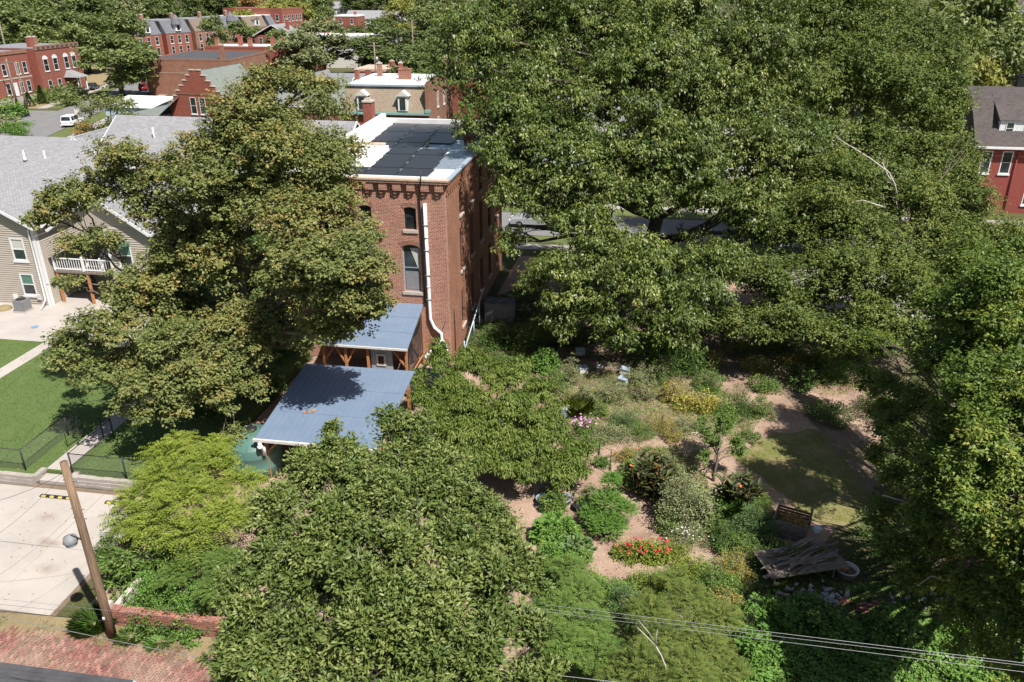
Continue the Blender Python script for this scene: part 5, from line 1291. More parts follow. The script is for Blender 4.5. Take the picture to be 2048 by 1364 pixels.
def LM(x, y, Y, r, rz): return LY(x, y, Y - 6.5, r * .87, rz * .9)
maple = [LM(510, 190, 49, 1.9, .9), LM(470, 255, 48.5, 2.1, 1.2), LM(560, 255, 50, 2.4, 1.4), LM(620, 175, 51, 1.9, .6), LM(565, 165, 51, 1.5, .6), LM(410, 305, 47.5, 2.2, 1.4), LM(500, 320, 47, 3.0, 1.9), LM(610, 320, 48.5, 2.7, 1.7), LM(668, 290, 49, 1.5, .9),
         LM(430, 410, 46.5, 3.0, 1.8), LM(560, 420, 46, 3.0, 1.9), LM(640, 430, 46, 2.4, 1.5), LM(690, 520, 41, 1.9, 1.1), LM(725, 600, 41.3, 1.4, .9), LM(650, 610, 41.6, 2.0, 1.1), LM(700, 655, 41.8, 1.3, .7), LM(600, 530, 42.5, 2.2, 1.4), LM(625, 650, 42, 1.2, .7), LM(430, 510, 46, 2.6, 1.6), LM(370, 490, 47, 2.2, 1.4), LM(745, 470, 43.5, .9, .5), LM(735, 545, 40.6, 1.4, .9), LM(700, 600, 40.6, 1.6, 1.0), LM(655, 665, 41, 1.2, .7), LM(760, 620, 41, .9, .6),
         LM(230, 320, 47, 2.1, 1.0), LM(165, 390, 46.5, 2.1, 1.0), LM(105, 435, 46, 1.5, .7), LM(270, 400, 47, 2.0, 1.0), LM(325, 345, 47.5, 1.5, .8), LM(330, 430, 47, 1.6, .9), LM(150, 500, 45.5, 1.0, .5), LM(215, 480, 46, .9, .45), LM(130, 570, 44.5, .8, .4), LM(230, 590, 45, .9, .4), LM(290, 560, 46, 1.5, .8),
         LM(150, 690, 43, 1.7, .8), LM(230, 650, 43.5, 2.0, 1.0), LM(330, 670, 43.5, 2.1, 1.1), LM(200, 745, 42, 1.9, .8), LM(300, 760, 41.5, 2.1, .9), LM(400, 730, 42.5, 1.9, 1.0), LM(440, 800, 42, 1.2, .8), LM(270, 820, 40.5, 1.2, .5), LM(470, 870, 41, .9, .5), LM(340, 815, 41, 1.2, .6), LM(120, 720, 42.5, 1.0, .5),
         LM(380, 600, 48, 2.4, 1.4), LM(430, 650, 48, 2.0, 1.2), LM(570, 610, 49, 1.8, 1.1), LM(590, 680, 48.5, 1.2, .7), LM(450, 650, 44.5, 1.8, 1.0), LM(515, 705, 44, 1.4, .8), LM(560, 655, 44.5, 1.5, .9), LM(465, 730, 43.5, 1.5, .8), LM(510, 780, 43, 1.0, .6), LM(290, 600, 45, 1.6, .8), LM(350, 560, 46, 1.7, .9)]
mp = gw(-13.0, .9, .4)
tree('maple_tree', 'huge yellowing maple with layered branches before the siding house', (-15.7, 42.0, .4), (-15.0, 42.6, 16.5), .5, maple, 'lf_maple', 9000, 27, .31, (.15, .115), 'bark', 11, droop=.3, flat=.6, up=.55, outw=.5, twigs=9, fork=.3, lvbias=.04, core=.05, shell=.36, tri=True,
     trunks=[(0, 0, (.8, .7, 16), .5), (-.9, .3, (-6.5, -.9, 10), .26)])

tree('background_tree', 'dark green tree between the siding house and the brick building', (-17.5, 53, .4), (-17.3, 53.2, 6), .25, [LY(520, 500, 53, 2.2, 1.4), LY(560, 560, 52.5, 2.2, 1.4), LY(470, 560, 53, 2.2, 1.4), LY(610, 600, 51.5, 1.8, 1.2), LY(520, 620, 51.5, 2.2, 1.3), LY(430, 610, 52, 2.0, 1.2), LY(590, 660, 50.5, 1.6, 1.0), LY(480, 670, 50, 2.0, 1.2), LY(380, 600, 53, 1.8, 1.1)], 'lf_dark', 1700, 24, .38, (.19, .12), 'bark_dark', 17, tri=True)

oak = [LY(955, 60, 58, 2.8, 1.8), LY(955, 150, 56, 2.6, 1.6), LY(985, 235, 54.5, 2.4, 1.4), LY(925, 245, 53.5, 1.1, .6), LY(1010, 330, 51.5, 2.2, 1.3), LY(1010, 400, 50, 1.4, .8), LY(1060, 90, 59, 3.2, 2.1), LY(1150, 50, 60, 3.8, 2.4), LY(1120, 165, 56, 3.2, 2), LY(1100, 255, 53, 2.8, 1.7), LY(1080, 345, 51, 2.4, 1.3), LY(1130, 425, 50, 2.3, 1.2),
       LY(1250, 30, 60, 3.8, 2.3), LY(1350, 30, 60, 3.8, 2.3), LY(1220, 140, 55, 3.0, 1.9), LY(1335, 135, 56, 3.3, 2.0), LY(1420, 95, 58, 3.4, 2.2), LY(1190, 310, 51, 2.7, 1.5), LY(1290, 335, 52, 2.7, 1.5), LY(1390, 250, 54, 3.1, 1.9), LY(1480, 180, 56, 3.4, 2.2), LY(1370, 375, 51, 2.5, 1.4), LY(1460, 320, 53, 2.8, 1.8),
       LY(1195, 480, 48, 2.5, 1.2), LY(1120, 530, 48, 2.2, 1.1), LY(1150, 600, 46, 2.4, 1.2), LY(1250, 565, 46, 2.5, 1.3), LY(1340, 565, 47, 2.3, 1.2), LY(1420, 590, 46.5, 2.4, 1.4), LY(1330, 650, 45.0, 2.2, 1.0), LY(1230, 675, 44.5, 1.9, .9), LY(1110, 640, 46.5, 1.7, .8), LY(1480, 530, 49, 2.0, 1.1), LY(1500, 410, 52, 2.4, 1.4), LY(1550, 260, 56, 3.1, 2.0), LY(1555, 360, 54, 2.4, 1.5), LY(1560, 110, 60, 3.8, 2.5), LY(1030, 480, 49.5, 1.2, .6),
       LY(1040, 215, 53, 2.2, 1.2), LY(1150, 235, 52.5, 2.0, 1.1), LY(1060, 270, 51.5, 1.6, .9), LY(1290, 235, 52, 1.8, .9), LY(1330, 255, 52, 1.8, .9), LY(1250, 295, 51, 1.6, .8), LY(1150, 365, 49.5, 1.5, .8), LY(1240, 390, 49.5, 1.8, .9), LY(1060, 395, 49.5, 1.4, .7), LY(1300, 405, 50, 1.8, .9), LY(1430, 395, 51, 2.2, 1.2), LY(1490, 470, 50.5, 1.7, .8), LY(1260, 500, 48, 1.6, .7), LY(1330, 510, 48, 1.5, .6), LY(1430, 530, 48, 1.7, .7), LY(1075, 560, 48, 1.3, .6), LY(1390, 300, 52, 2.0, 1.0), LY(1520, 300, 53, 2.2, 1.1), LY(1590, 420, 52, 1.8, 1.0), LY(1215, 215, 53, 1.7, .8), LY(1390, 470, 51.5, 1.0, .4)]
tree('oak_tree', 'enormous dark green oak filling the centre behind the brick building', (9.6, 53.5, 0), (10.2, 54.5, 18), .62, oak, 'lf_oak', 12500, 27, .34, (.21, .085), 'bark_dark', 21, droop=.8, flat=.85, up=.42, outw=.6, twigs=8, fork=.4, shell=.5, tri=True, grow=(1.12, 2.0), sub=4, subr=.58)

back = [LY(1640, 50, 68, 4.2, 2.8), LY(1740, 50, 70, 4.2, 2.8), LY(1830, 80, 72, 3.8, 2.6), LY(1640, 180, 64, 3.8, 2.4), LY(1740, 170, 66, 3.8, 2.5), LY(1840, 190, 68, 3.3, 2.3), LY(1890, 130, 72, 2.8, 2), LY(1640, 290, 60, 3.2, 2), LY(1740, 280, 62, 3.3, 2.2), LY(1840, 290, 63, 3.0, 2.1), LY(1890, 250, 64, 2.2, 1.6), LY(1895, 340, 62, 2.2, 1.6)]
tree('ash_tree', 'tall olive green tree between the oak and the red house', (28, 65, 0), (28.5, 66, 17), .5, back, 'lf_ash', 5200, 23, .4, (.22, .11), 'bark', 31, droop=.4, up=.45, outw=.6, flat=.85, shell=.5, tri=True, grow=(1.12, 1.9))
ash = [LY(1610, 370, 54, 2.7, 1.6), LY(1700, 360, 53, 2.9, 1.7), LY(1790, 370, 53, 2.9, 1.8), LY(1875, 400, 52, 2.6, 1.7), LY(1940, 430, 51, 2.0, 1.3), LY(1640, 460, 50, 2.7, 1.5), LY(1740, 470, 49, 2.7, 1.6), LY(1840, 480, 49, 2.7, 1.7), LY(1925, 510, 48, 2.4, 1.5), LY(1560, 470, 50, 2.2, 1.2), LY(1555, 580, 47, 2.3, 1.3), LY(1650, 570, 46, 2.5, 1.4), LY(1740, 590, 45, 2.5, 1.4), LY(1840, 600, 44, 2.4, 1.4), LY(1500, 640, 45.5, 1.8, .9), LY(1600, 660, 44, 2.0, 1.0), LY(1690, 670, 43, 2.1, 1.1), LY(1930, 300, 54, 1.2, .8), LY(1700, 520, 47.5, 2.0, 1.0), LY(1800, 540, 47, 2.0, 1.0), LY(1900, 560, 46, 2.0, 1.0), LY(1620, 520, 48.5, 1.8, .9), LY(1790, 650, 42.5, 1.8, .9), LY(1980, 480, 48.5, 2.2, 1.1), LY(1880, 460, 49, 1.8, .9), LY(1690, 420, 50.5, 2.0, 1.0), LY(1550, 640, 44.5, 1.6, .8), LY(2020, 470, 48, 1.8, 1.0)]
def deadwood(mb, b0, rng): pass
at_ = tree('broadleaf_tree', 'broad green tree with bare dead branch on top, before the red house', (24.5, 48.5, 0), (25, 49, 8.0), .3, ash, 'lf_ash', 6600, 24, .33, (.165, .09), 'bark', 41, droop=.3, up=.5, outw=.55, flat=.85, lvbias=.04, shell=.5, tri=True, grow=(1.12, 1.95))
def dead_limb(parent, pts, r0, nt_=5, seed=1):
    rg = random.Random(seed); P_ = [atY(*p) - parent.location for p in pts]
    mb = MB(); mb.tube(P_, [r0 * (1 - .7 * i / (len(P_) - 1)) for i in range(len(P_))], 6)
    for i in range(1, len(P_)):
        for k in range(nt_):
            a = P_[i - 1].lerp(P_[i], rg.random()); d = Vector((rg.uniform(-1, .4), rg.uniform(-.5, .5), rg.uniform(-.1, .6))) * rg.uniform(.6, 1.5)
            mb.tube([a, a + d * .5 + Vector((0, 0, .08)), a + d], [r0 * .25, r0 * .16, r0 * .06], 4)
    mb.build('dead_limb', M['bark_pale'], parent, True)
dead_limb(at_, [(1795, 400, 50.5), (1790, 370, 50), (1778, 345, 50), (1742, 318, 50), (1705, 295, 50), (1672, 275, 50)], .06, 4, 3)
dead_limb(at_, [(1790, 372, 50), (1775, 350, 50.2), (1765, 325, 50.5)], .06, 2, 4)
dead_limb(at_, [(1800, 440, 50.5), (1792, 400, 50.3)], .07, 0, 5)
dead_limb(at_, [(1770, 415, 50), (1725, 400, 49.6), (1690, 408, 49.4)], .05, 4, 6)

gum = [LZ(x, y, z, r, r * .62) for x, y, z, r in ((2000, 555, 11, 2.2), (1920, 635, 9.5, 1.7), (2010, 655, 11, 2.0), (1895, 715, 8, 1.2), (1935, 740, 9, 1.8), (2030, 762, 10.5, 1.8), (1852, 805, 6.5, 1.0), (1900, 850, 8, 1.4), (1990, 862, 9.5, 1.5), (1825, 902, 6, 1.0), (1888, 948, 7.5, 1.15), (1975, 957, 9, 1.3), (1795, 952, 5, .75), (2050, 933, 9.5, 1.3), (1772, 1012, 4.5, .6), (1852, 1033, 6.5, .95), (1953, 1053, 8, 1.1), (2040, 1073, 9, 1.1), (1985, 1112, 7.5, .8), (1893, 1098, 5.5, .7),
       (1835, 1145, 4, .55), (1815, 1170, 3.6, .45), (1930, 1170, 6, .8), (2010, 1170, 7.5, .85), (1950, 1250, 5, .65), (2035, 1270, 6.5, .75), (1900, 1228, 4.2, .5), (2045, 1345, 6.5, .7), (1960, 660, 9, 1.6), (1880, 690, 8, 1.3), (1765, 690, 5.0, .9), (1795, 775, 5.2, .8), (1745, 760, 3.8, .9), (1780, 850, 5, .9), (1750, 900, 3.4, .7), (1760, 1060, 3.6, .6), (1800, 1090, 4.2, .7), (1850, 1090, 4.6, .7), (1870, 1160, 4.2, .6), (1760, 820, 4, .8), (1870, 1000, 6.2, .9), (1740, 700, 4.5, .9), (1990, 1210, 6.2, .7), (1985, 1310, 5.2, .6), (1920, 1300, 3.6, .5),
       (2160, 700, 10, 2.2), (2150, 850, 10, 2.0), (2210, 1000, 9.5, 1.5), (2150, 1150, 9, 1.5), (2140, 1300, 8, 1.2), (2110, 1050, 9, 1.3), (2100, 1420, 7, 1.0))]
gm = tree('gum_tree', 'dense green tree with pale bare twigs closing the right edge', (22.5, 26.5, 0), (21.8, 26.5, 9), .4, gum, 'lf_gum', 7200, 24, .25, (.125, .072), 'bark', 51, droop=.4, up=.5, outw=.55, flat=.75, twigs=7, shell=.5, tri=True, grow=(1.1, 1.9))
def pale_twigs(parent, segs):
    for pts in segs:
        P_ = [at(*p) - parent.location for p in pts]; MB().tube(P_, [.028 * (1 - .6 * i / (len(P_) - 1)) for i in range(len(P_))], 5).build('bare_twig', M['bark_pale'], parent, True)
pale_twigs(gm, [[(1960, 690, 8.9), (1965, 730, 8.7), (1985, 770, 8.3)], [(1905, 765, 7.7), (1950, 765, 7.9), (1985, 758, 8.2)], [(1905, 1163, 5.4), (1862, 1152, 5.3), (1835, 1172, 5.2)], [(2010, 1112, 6.4), (1985, 1130, 6.3), (1960, 1125, 6.2)], [(2035, 1175, 5.2), (2028, 1200, 4.7), (2022, 1235, 3.9), (2030, 1280, 2.9)], [(2022, 1235, 3.9), (2000, 1245, 4.0), (1990, 1250, 4.2)], [(1765, 990, 5.2), (1800, 1000, 5.2), (1830, 1010, 5.4)], [(1810, 895, 6.4), (1845, 930, 6.4), (1835, 950, 6.4)], [(2005, 650, 9.5), (1970, 640, 9.7), (1940, 650, 9.7)]])

pear = [(690, 905, 4.6, 1.05), (800, 880, 4.9, 1.1), (885, 930, 5.2, 1.1), (610, 965, 4.6, 1.1), (740, 990, 5.6, 1.2), (860, 1000, 5.9, 1.2), (960, 1020, 5.0, 1.0), (555, 1045, 4.6, 1.1), (680, 1080, 5.9, 1.2), (800, 1090, 6.3, 1.25), (920, 1090, 5.8, 1.2), (1005, 1085, 4.6, .9), (520, 1135, 4.2, 1.0), (620, 1170, 5.3, 1.15), (740, 1190, 6.1, 1.2), (860, 1190, 6.1, 1.2), (970, 1180, 5.2, 1.1), (1050, 1150, 4.0, .8), (490, 1230, 3.6, .9), (600, 1270, 4.7, 1.1), (720, 1290, 5.4, 1.15), (840, 1290, 5.4, 1.15), (960, 1280, 4.7, 1.05), (1050, 1260, 3.7, .8), (455, 1320, 2.9, .75), (555, 1360, 3.8, 1.0), (690, 1380, 4.5, 1.1), (820, 1380, 4.5, 1.1), (950, 1370, 4.0, 1.0), (1050, 1360, 3.2, .8), (670, 860, 4.2, .45), (640, 930, 4.3, .6), (790, 1030, 5.8, .9), (830, 905, 4.8, .8), (840, 860, 4.4, .55), (770, 930, 4.8, .9), (700, 960, 4.8, .9), (560, 1000, 4.2, .7), (900, 970, 5.0, .9)]
tree('pear_tree', 'large pear tree with curled glossy leaves filling the lower middle', (-2.0, 12.6, 0), (-2.0, 13.2, 9.6), .24, [LZ(x, y, z * .5 + 7.4, r * .72, r * .5) for x, y, z, r in pear], 'lf_pear', 4600, 19, .165, (.122, .056), 'bark_dark', 61, droop=-.1, flat=.75, up=.5, twigs=9, fold=.3, grow=(1.25, 1.5), shell=.5)
peach = [(880, 722, 3.0, .8), (955, 728, 3.5, .9), (1030, 745, 3.3, .8), (860, 800, 2.4, .8), (945, 800, 3.2, 1.0), (1035, 805, 3.2, 1.0), (1095, 835, 2.7, .7), (890, 865, 2.2, .75), (985, 870, 2.7, .95), (1085, 870, 2.4, .85), (1145, 905, 1.8, .7), (1035, 930, 1.7, .8), (1115, 940, 1.5, .75), (955, 920, 1.9, .7), (1160, 935, 1.3, .5), (840, 760, 2.2, .5), (905, 760, 3.0, .7), (1000, 765, 3.6, .8), (1075, 790, 3.0, .7), (915, 830, 2.8, .75), (1010, 835, 3.1, .9), (1065, 845, 2.9, .8), (940, 890, 2.2, .8), (1050, 890, 2.4, .8), (1000, 910, 2.0, .7), (1090, 910, 1.9, .7), (860, 840, 2.0, .6)]
tree('peach_tree', 'rounded peach tree with drooping narrow leaves beside the carport roof', (-.9, 36.6, 0), (-.8, 37.0, 2.6), .16, [LZ(x, y, z, r, r * .8) for x, y, z, r in peach], 'lf_peach', 2900, 30, .23, (.17, .045), 'bark_dark', 71, droop=.9, flat=.8, up=.5, twigs=6, grow=(1.35, 1.5))
# slender young tree by the cannas
tree('young_tree', 'slender young fruit tree tied to a stake between the two cannas', tuple(at(1427, 962)), tuple(at(1427, 962) + Vector((.1, .1, 2.6))), .05, [LZ(1445, 850, 2.4, .75, .6), LZ(1425, 880, 1.9, .6, .5), LZ(1470, 890, 1.8, .5, .35), LZ(1400, 850, 2.2, .4, .3), LZ(1450, 820, 2.9, .5, .4), LZ(1405, 915, 1.4, .35, .3), LZ(1478, 905, 1.5, .35, .25)], 'lf_green', 260, 24, .16, (.085, .05), 'bark', 81, twigs=3)

# ------------------------------------------------------------------ shrubs and garden plants
def stems(t, rng, n, r, h, m='bark', w=.012, lean=.35):
    mb = MB()
    for i in range(n):
        a = rng.uniform(0, 6.28); d = r * rng.random() * lean * 2
        b = (rng.normal() * r * .15, rng.normal() * r * .15, -.03)
        mb.tube([b, (b[0] + math.cos(a) * d * .4, b[1] + math.sin(a) * d * .4, h * .5), (b[0] + math.cos(a) * d, b[1] + math.sin(a) * d, h * .85)], [w * 1.4, w, w * .5], 4)
    return mb.build('stems', M[m], t, uv=False)
SEED = [100]
def bush(name, label, x, y, r, h, m, n=1500, leaf=(.1, .05), cat='shrub', droop=.1, up=.6, flat=.7, group=None, cl=None, z=0, ry=None, rough=.8, hs=.55, fol='foliage'):
    SEED[0] += 1; rng = np.random.default_rng(SEED[0]); t = thing(name, label, cat, at(x, y, z), 0, group)
    nl = 24; r *= 1.15; h *= 1.3 if h < 2.5 else 1; k = max(8, int(n * 1.6) // nl)
    d = unit(rng, k); d[:, 2] = abs(d[:, 2]); rr = rng.random(k) ** .45
    wob = 1 + .22 * np.sin(d[:, 0] * 5 + SEED[0]) * np.cos(d[:, 1] * 4 + SEED[0] * 2)
    cen = d * (rr * wob)[:, None] * np.array([[r, ry or r, h * .85]]); cen[:, 2] += h * .06
    rad = (cl or r * .2) * (.6 + .8 * rng.random(k))
    B, T, N = clump_leaves(rng, cen, rad, nl, d, droop, up, flat, rough)
    B[:, 2] = np.maximum(B[:, 2], .02)
    s = .65 + .7 * rng.random(len(B)); lv = np.repeat(rng.random(k), nl) * .4 + rng.random(len(B)) * .6
    leaf_obj(fol, B, T, N, leaf[0] * s, leaf[1] * s, M[m], t, rng, .18, lv)
    stems(t, rng, 7, r * .6, h)
    return t, rng, cen
def frondbush(name, label, lobes, m, n, length, pairs, leaf, base, cat='shrub', sag=.5, stem_n=12, up=.35, seed=1):
    rng = np.random.default_rng(seed); t = thing(name, label, cat, base); b0 = np.array(base)
    lb = [(q[0] - b0[0], q[1] - b0[1], q[2] - b0[2]) + tuple(q[3:]) for q in lobes]
    cen, rad, out, li = lobes_clumps(rng, lb, n, .2, .5)
    D = out + rng.normal(size=(len(cen), 3)) * .35; D[:, 2] = D[:, 2] * .4 + up
    B, T, N = fronds(rng, cen, D, length * (.6 + .7 * rng.random(len(cen))), pairs, *leaf, sag)
    lv = np.tile(rng.random(len(cen)), pairs * 2) * .6 + rng.random(len(B)) * .4
    s = .75 + .5 * rng.random(len(B)); leaf_obj('foliage', B, T, N, leaf[0] * s, leaf[1] * s, M[m], t, rng, .12, lv, tri=leaf[0] < .1)
    mb = MB()
    for q in lb:
        for k in range(2):
            e = np.array(q[:3]) + rng.normal(size=3) * .25
            mb.tube(limb_pts((rng.normal() * .25 + q[0] * .5, rng.normal() * .25 + q[1] * .5, -.05), e, rng, .05, 4), [.035, .028, .022, .016, .01], 5)
    mb.build('stems', M['bark'], t, uv=False)
    return t
def flowers(t, rng, pts, size, m, name='flowers', petals=7):
    mb = MB()
    for p in pts:
        r = size * rng.uniform(.7, 1.3); tx, ty = rng.normal() * .25, rng.normal() * .25
        ring = [(p[0] + r * math.cos(6.283 * i / petals), p[1] + r * math.sin(6.283 * i / petals), p[2] + tx * r * math.cos(6.283 * i / petals) + ty * r * math.sin(6.283 * i / petals)) for i in range(petals)]
        c = (p[0], p[1], p[2] + r * .45)
        for i in range(petals): mb.quad(ring[i], ring[(i + 1) % petals], c)
    o = mb.build(name, M[m], t, uv=False); o['kind'] = 'stuff'; return o

frondbush('sumac_thicket', 'bright lime green thicket of feather leaved saplings beside the parking pad',
          [LZ(335, 915, 2.4, .9), LZ(420, 925, 2.7, .9), LZ(480, 975, 2.7, .9), LZ(285, 1000, 2.0, .85), LZ(370, 1000, 2.8, 1.0), LZ(450, 1040, 2.8, .9), LZ(300, 1060, 1.8, .8), LZ(385, 1070, 2.4, .9), LZ(430, 895, 2.3, .6), LZ(320, 960, 2.2, .8), LZ(250, 1040, 1.4, .6), LZ(360, 885, 2.0, .5)],
          'lf_lime', 1900, .66, 7, (.14, .05), tuple(at(370, 1060)), 'shrub', .7, seed=5)
frondbush('dark_feathery_shrub', 'dark feathery shrub above the garden wall by the lime thicket', [LZ(400, 1110, 1.9, .7), LZ(450, 1130, 2.1, .7), LZ(350, 1150, 1.5, .6), LZ(430, 1180, 1.8, .6)], 'lf_green', 1500, .34, 9, (.075, .026), tuple(at(400, 1190)), seed=6)
bush('leafy_shrub', 'low bright green shrub just behind the garden wall', 310, 1215, .85, 1.3, 'lf_fresh', 3200, (.09, .045)); bush('leafy_shrub', 'second low green shrub behind the wall nearer the pear tree', 385, 1225, .8, 1.2, 'lf_fresh', 2800, (.09, .045))
bush('milkweed_clump', 'clump of tall broad leaved weeds at the pad edge', 255, 1170, .7, 1.5, 'lf_green', 900, (.24, .08), up=.3, droop=.3); bush('milkweed_clump', 'broad leaved weeds below the lime thicket', 320, 1150, .8, 1.6, 'lf_green', 900, (.24, .08), up=.3, droop=.3)
bush('weed_clump', 'grassy green weed clump beside the pad corner', 220, 1120, .5, 1.0, 'lf_green', 900, (.14, .03), up=.3)
def grass(name, label, x, y, r, h, m, n=500, w=.018, lean=.5, z=0):
    SEED[0] += 1; rng = np.random.default_rng(SEED[0]); t = thing(name, label, 'grass', at(x, y, z))
    a = rng.uniform(0, 6.283, n); rr = r * .5 * rng.random(n) ** .5
    B = np.stack([np.cos(a) * rr, np.sin(a) * rr, np.zeros(n)], 1); a2 = a + rng.normal(size=n) * .5
    T = np.stack([np.cos(a2) * lean, np.sin(a2) * lean, np.ones(n)], 1) + rng.normal(size=(n, 3)) * .15
    N = np.stack([np.cos(a2), np.sin(a2), np.full(n, .4)], 1)
    o = leaf_obj('blades', B, T, N, h * (.5 + .7 * rng.random(n)), w, M[m], t, rng, .1, None, -.3); return t
grass('grass_clump', 'tall green grass clump at the foot of the utility pole', 190, 1250, 1.0, .6, 'lf_fresh', 2600, .008, .8); grass('grass_clump', 'grass tuft between the pole and the garden wall', 265, 1275, .7, .45, 'lf_green', 400, .02, .9); grass('grass_clump', 'low weeds at the alley edge', 320, 1285, .8, .35, 'lf_fresh', 350, .03, 1.0)
bush('ivy_mat', 'green creeper hanging over the garden wall', 300, 1250, .8, .9, 'lf_green', 900, (.09, .06)); bush('ivy_mat', 'dark creeper draped over the wall middle', 345, 1255, .6, .9, 'lf_dark', 700, (.09, .06)); bush('ivy_mat', 'leafy creeper spilling over the wall end by the pear tree', 400, 1262, .7, .95, 'lf_green', 800, (.09, .06)); bush('ivy_mat', 'weedy creeper on the wall foot nearer the pear tree', 380, 1270, .6, .4, 'lf_fresh', 500, (.09, .06))
# weeds along the alley edge
rng = np.random.default_rng(77); n = 5200
u = rng.uniform(-20, -2, n); v = -25.15 + rng.normal(size=n) * .28; B = np.array([gw(a, b, .03) for a, b in zip(u, v)])
keep = np.sin(u * 2.3) + np.sin(u * .9 + 1) + rng.normal(size=n) * .5 > .1; B = B[keep]; n = len(B)
o = leaf_obj('dry_weeds', B, np.stack([rng.normal(size=n) * .6, rng.normal(size=n) * .6, rng.random(n) * .8 + .15], 1), unit(rng, n), .16, .014, M['lf_grey'], None, rng); tag(o, 'straggling dry weeds along the alley edge', 'weeds', kind='stuff')
rng = np.random.default_rng(78); n = 26000
u = rng.uniform(-34, -9.8, n); v = rng.uniform(-15.6, 0, n); ok = ~((u > -17.4) & (u < -16.2)) & ~((u > -28.1) & (u < -26.9)) & (v < -1.7); u, v = u[ok], v[ok]; n = len(u)
c_, s_ = EX, EY; B = np.stack([GO.x + EX.x * u + EY.x * v, GO.y + EX.y * u + EY.y * v, np.full(n, .4)], 1)
o = leaf_obj('grass', B, np.stack([rng.normal(size=n) * .5, rng.normal(size=n) * .5, np.ones(n)], 1), unit(rng, n), .1, .03, M['lf_green'], None, rng, tri=True); tag(o, 'short mown grass of the bright lawn', 'grass', kind='stuff')

# garden beds
t, rng, cen = bush('phlox', 'phlox clump with pink purple flower heads', 1168, 868, .65, .9, 'lf_green', 1200, (.09, .035)); flowers(t, rng, [(rng.normal() * .35, rng.normal() * .25 - .1, .75 + rng.random() * .3) for i in range(42)], .06, 'pink_flower')
frondbush('dill_bush', 'tall feathery bright green bush in the middle of the garden', [LZ(1215, 1050, .5, .85, .5), LZ(1215, 1005, 1.1, .7, .55), LZ(1222, 965, 1.8, .4, .4), LZ(1250, 1020, .9, .45, .4), LZ(1180, 1030, .7, .45, .4)], 'lf_fresh', 2600, .26, 8, (.06, .024), tuple(at(1215, 1065)), 'bush', .3, up=.7, seed=9)
def canna(label, x, y, r, h, n, m, fl):
    SEED[0] += 1; rng = np.random.default_rng(SEED[0]); t = thing('canna', label, 'canna', at(x, y))
    B, T, N, L_, W_ = [], [], [], [], []; tips = []; mb = MB()
    for i in range(n):
        a = rng.uniform(0, 6.28); d = r * .75 * math.sqrt(rng.random()); hh = h * rng.uniform(.65, 1.05); bx_, by_ = math.cos(a) * d, math.sin(a) * d
        mb.tube([(bx_ * .8, by_ * .8, -.05), (bx_, by_, hh * .9)], [.025, .012], 5); tips.append((bx_, by_, hh))
        for k in range(8):
            q = rng.uniform(0, 6.28); z = hh * (.12 + .8 * k / 8); B.append((bx_, by_, z)); T.append((math.cos(q) * .75, math.sin(q) * .75, .75)); N.append((-math.cos(q) * .6, -math.sin(q) * .6, .9)); L_.append(.6 * rng.uniform(.7, 1.2)); W_.append(.2)
    leaf_obj('foliage', np.array(B), np.array(T), np.array(N), np.array(L_), np.array(W_), M[m], t, rng, .1, None, .25); mb.build('stems', M['wood_dark'], t, uv=False)
    flowers(t, rng, [(tips[i][0] + rng.normal() * .05, tips[i][1] + rng.normal() * .05, tips[i][2] * .97 + .1) for i in range(min(fl, n)) for k in range(2)], .05, 'orange_flower')
canna('tall dark leaved canna clump with orange flowers in the garden centre', 1305, 985, 1.6, 2.2, 46, 'lf_canna', 5)
canna('smaller dark canna clump beside the worn lawn', 1475, 1008, 1.15, 1.7, 30, 'lf_canna', 2)
bush('quince_bush', 'pale green leafy bush before the tall canna', 1365, 1042, 1.25, 2.2, 'lf_grey', 5200, (.09, .055)); bush('low_shrub', 'dark low shrub at the foot of the pale leafy bush', 1335, 1060, .55, .9, 'lf_green', 1300, (.07, .04))
t, rng, cen = bush('zinnia_bed', 'bed of red zinnias with yellow green leaves', 1285, 1114, 1.15, .55, 'lf_lime', 4200, (.1, .05), 'flower bed', ry=.55); flowers(t, rng, [(rng.uniform(-1.15, 1.15), rng.uniform(-.55, .5), .62 + rng.random() * .15) for i in range(60)], .055, 'red_flower')
t, rng, cen = bush('white_flower_bush', 'bush dotted with small white flowers right of the zinnias', 1372, 1088, .75, .85, 'lf_grey', 2000, (.06, .025)); flowers(t, rng, [(rng.normal() * .4, rng.normal() * .3, .6 + rng.random() * .35) for i in range(45)], .026, 'white_flower')
bush('leafy_bush', 'green bush between zinnias and white flower bush', 1350, 1110, .6, .6, 'lf_lime', 1300, (.07, .035))
bush('squash_patch', 'patch of large pale green squash leaves', 1110, 1070, .95, .55, 'lf_fresh', 750, (.26, .23), 'vegetable', up=1.2, rough=.5, droop=0); bush('squash_patch', 'second patch of large squash leaves lower by the feathery shrub', 1150, 1105, .7, .55, 'lf_blue', 420, (.25, .22), 'vegetable', up=1.2, rough=.5, droop=0)
grass('fennel', 'soft green fennel tuft beside the second canna', 1437, 1035, .6, 1.1, 'lf_fresh', 900, .01, .45)
bush('bean_patch', 'yellow green bean patch glowing before the oak shade', 1400, 822, 1.3, 1.1, 'lf_yellow', 1500, (.11, .08), 'vegetable', ry=.7); bush('bean_patch', 'yellowing bean vines left of the brighter patch', 1345, 800, .8, 1.1, 'lf_gold', 900, (.1, .07), 'vegetable')
bush('goldenrod', 'golden flowering weeds above the canna', 1322, 862, .75, 1.1, 'lf_gold', 1500, (.07, .025)); bush('rue_bush', 'blue green ferny bush in the flower bed', 1252, 852, .85, .9, 'lf_blue', 2800, (.07, .025)); bush('weed_bush', 'tangled olive weeds right of the pink phlox', 1210, 870, .7, .6, 'lf_grey', 1500, (.08, .03))
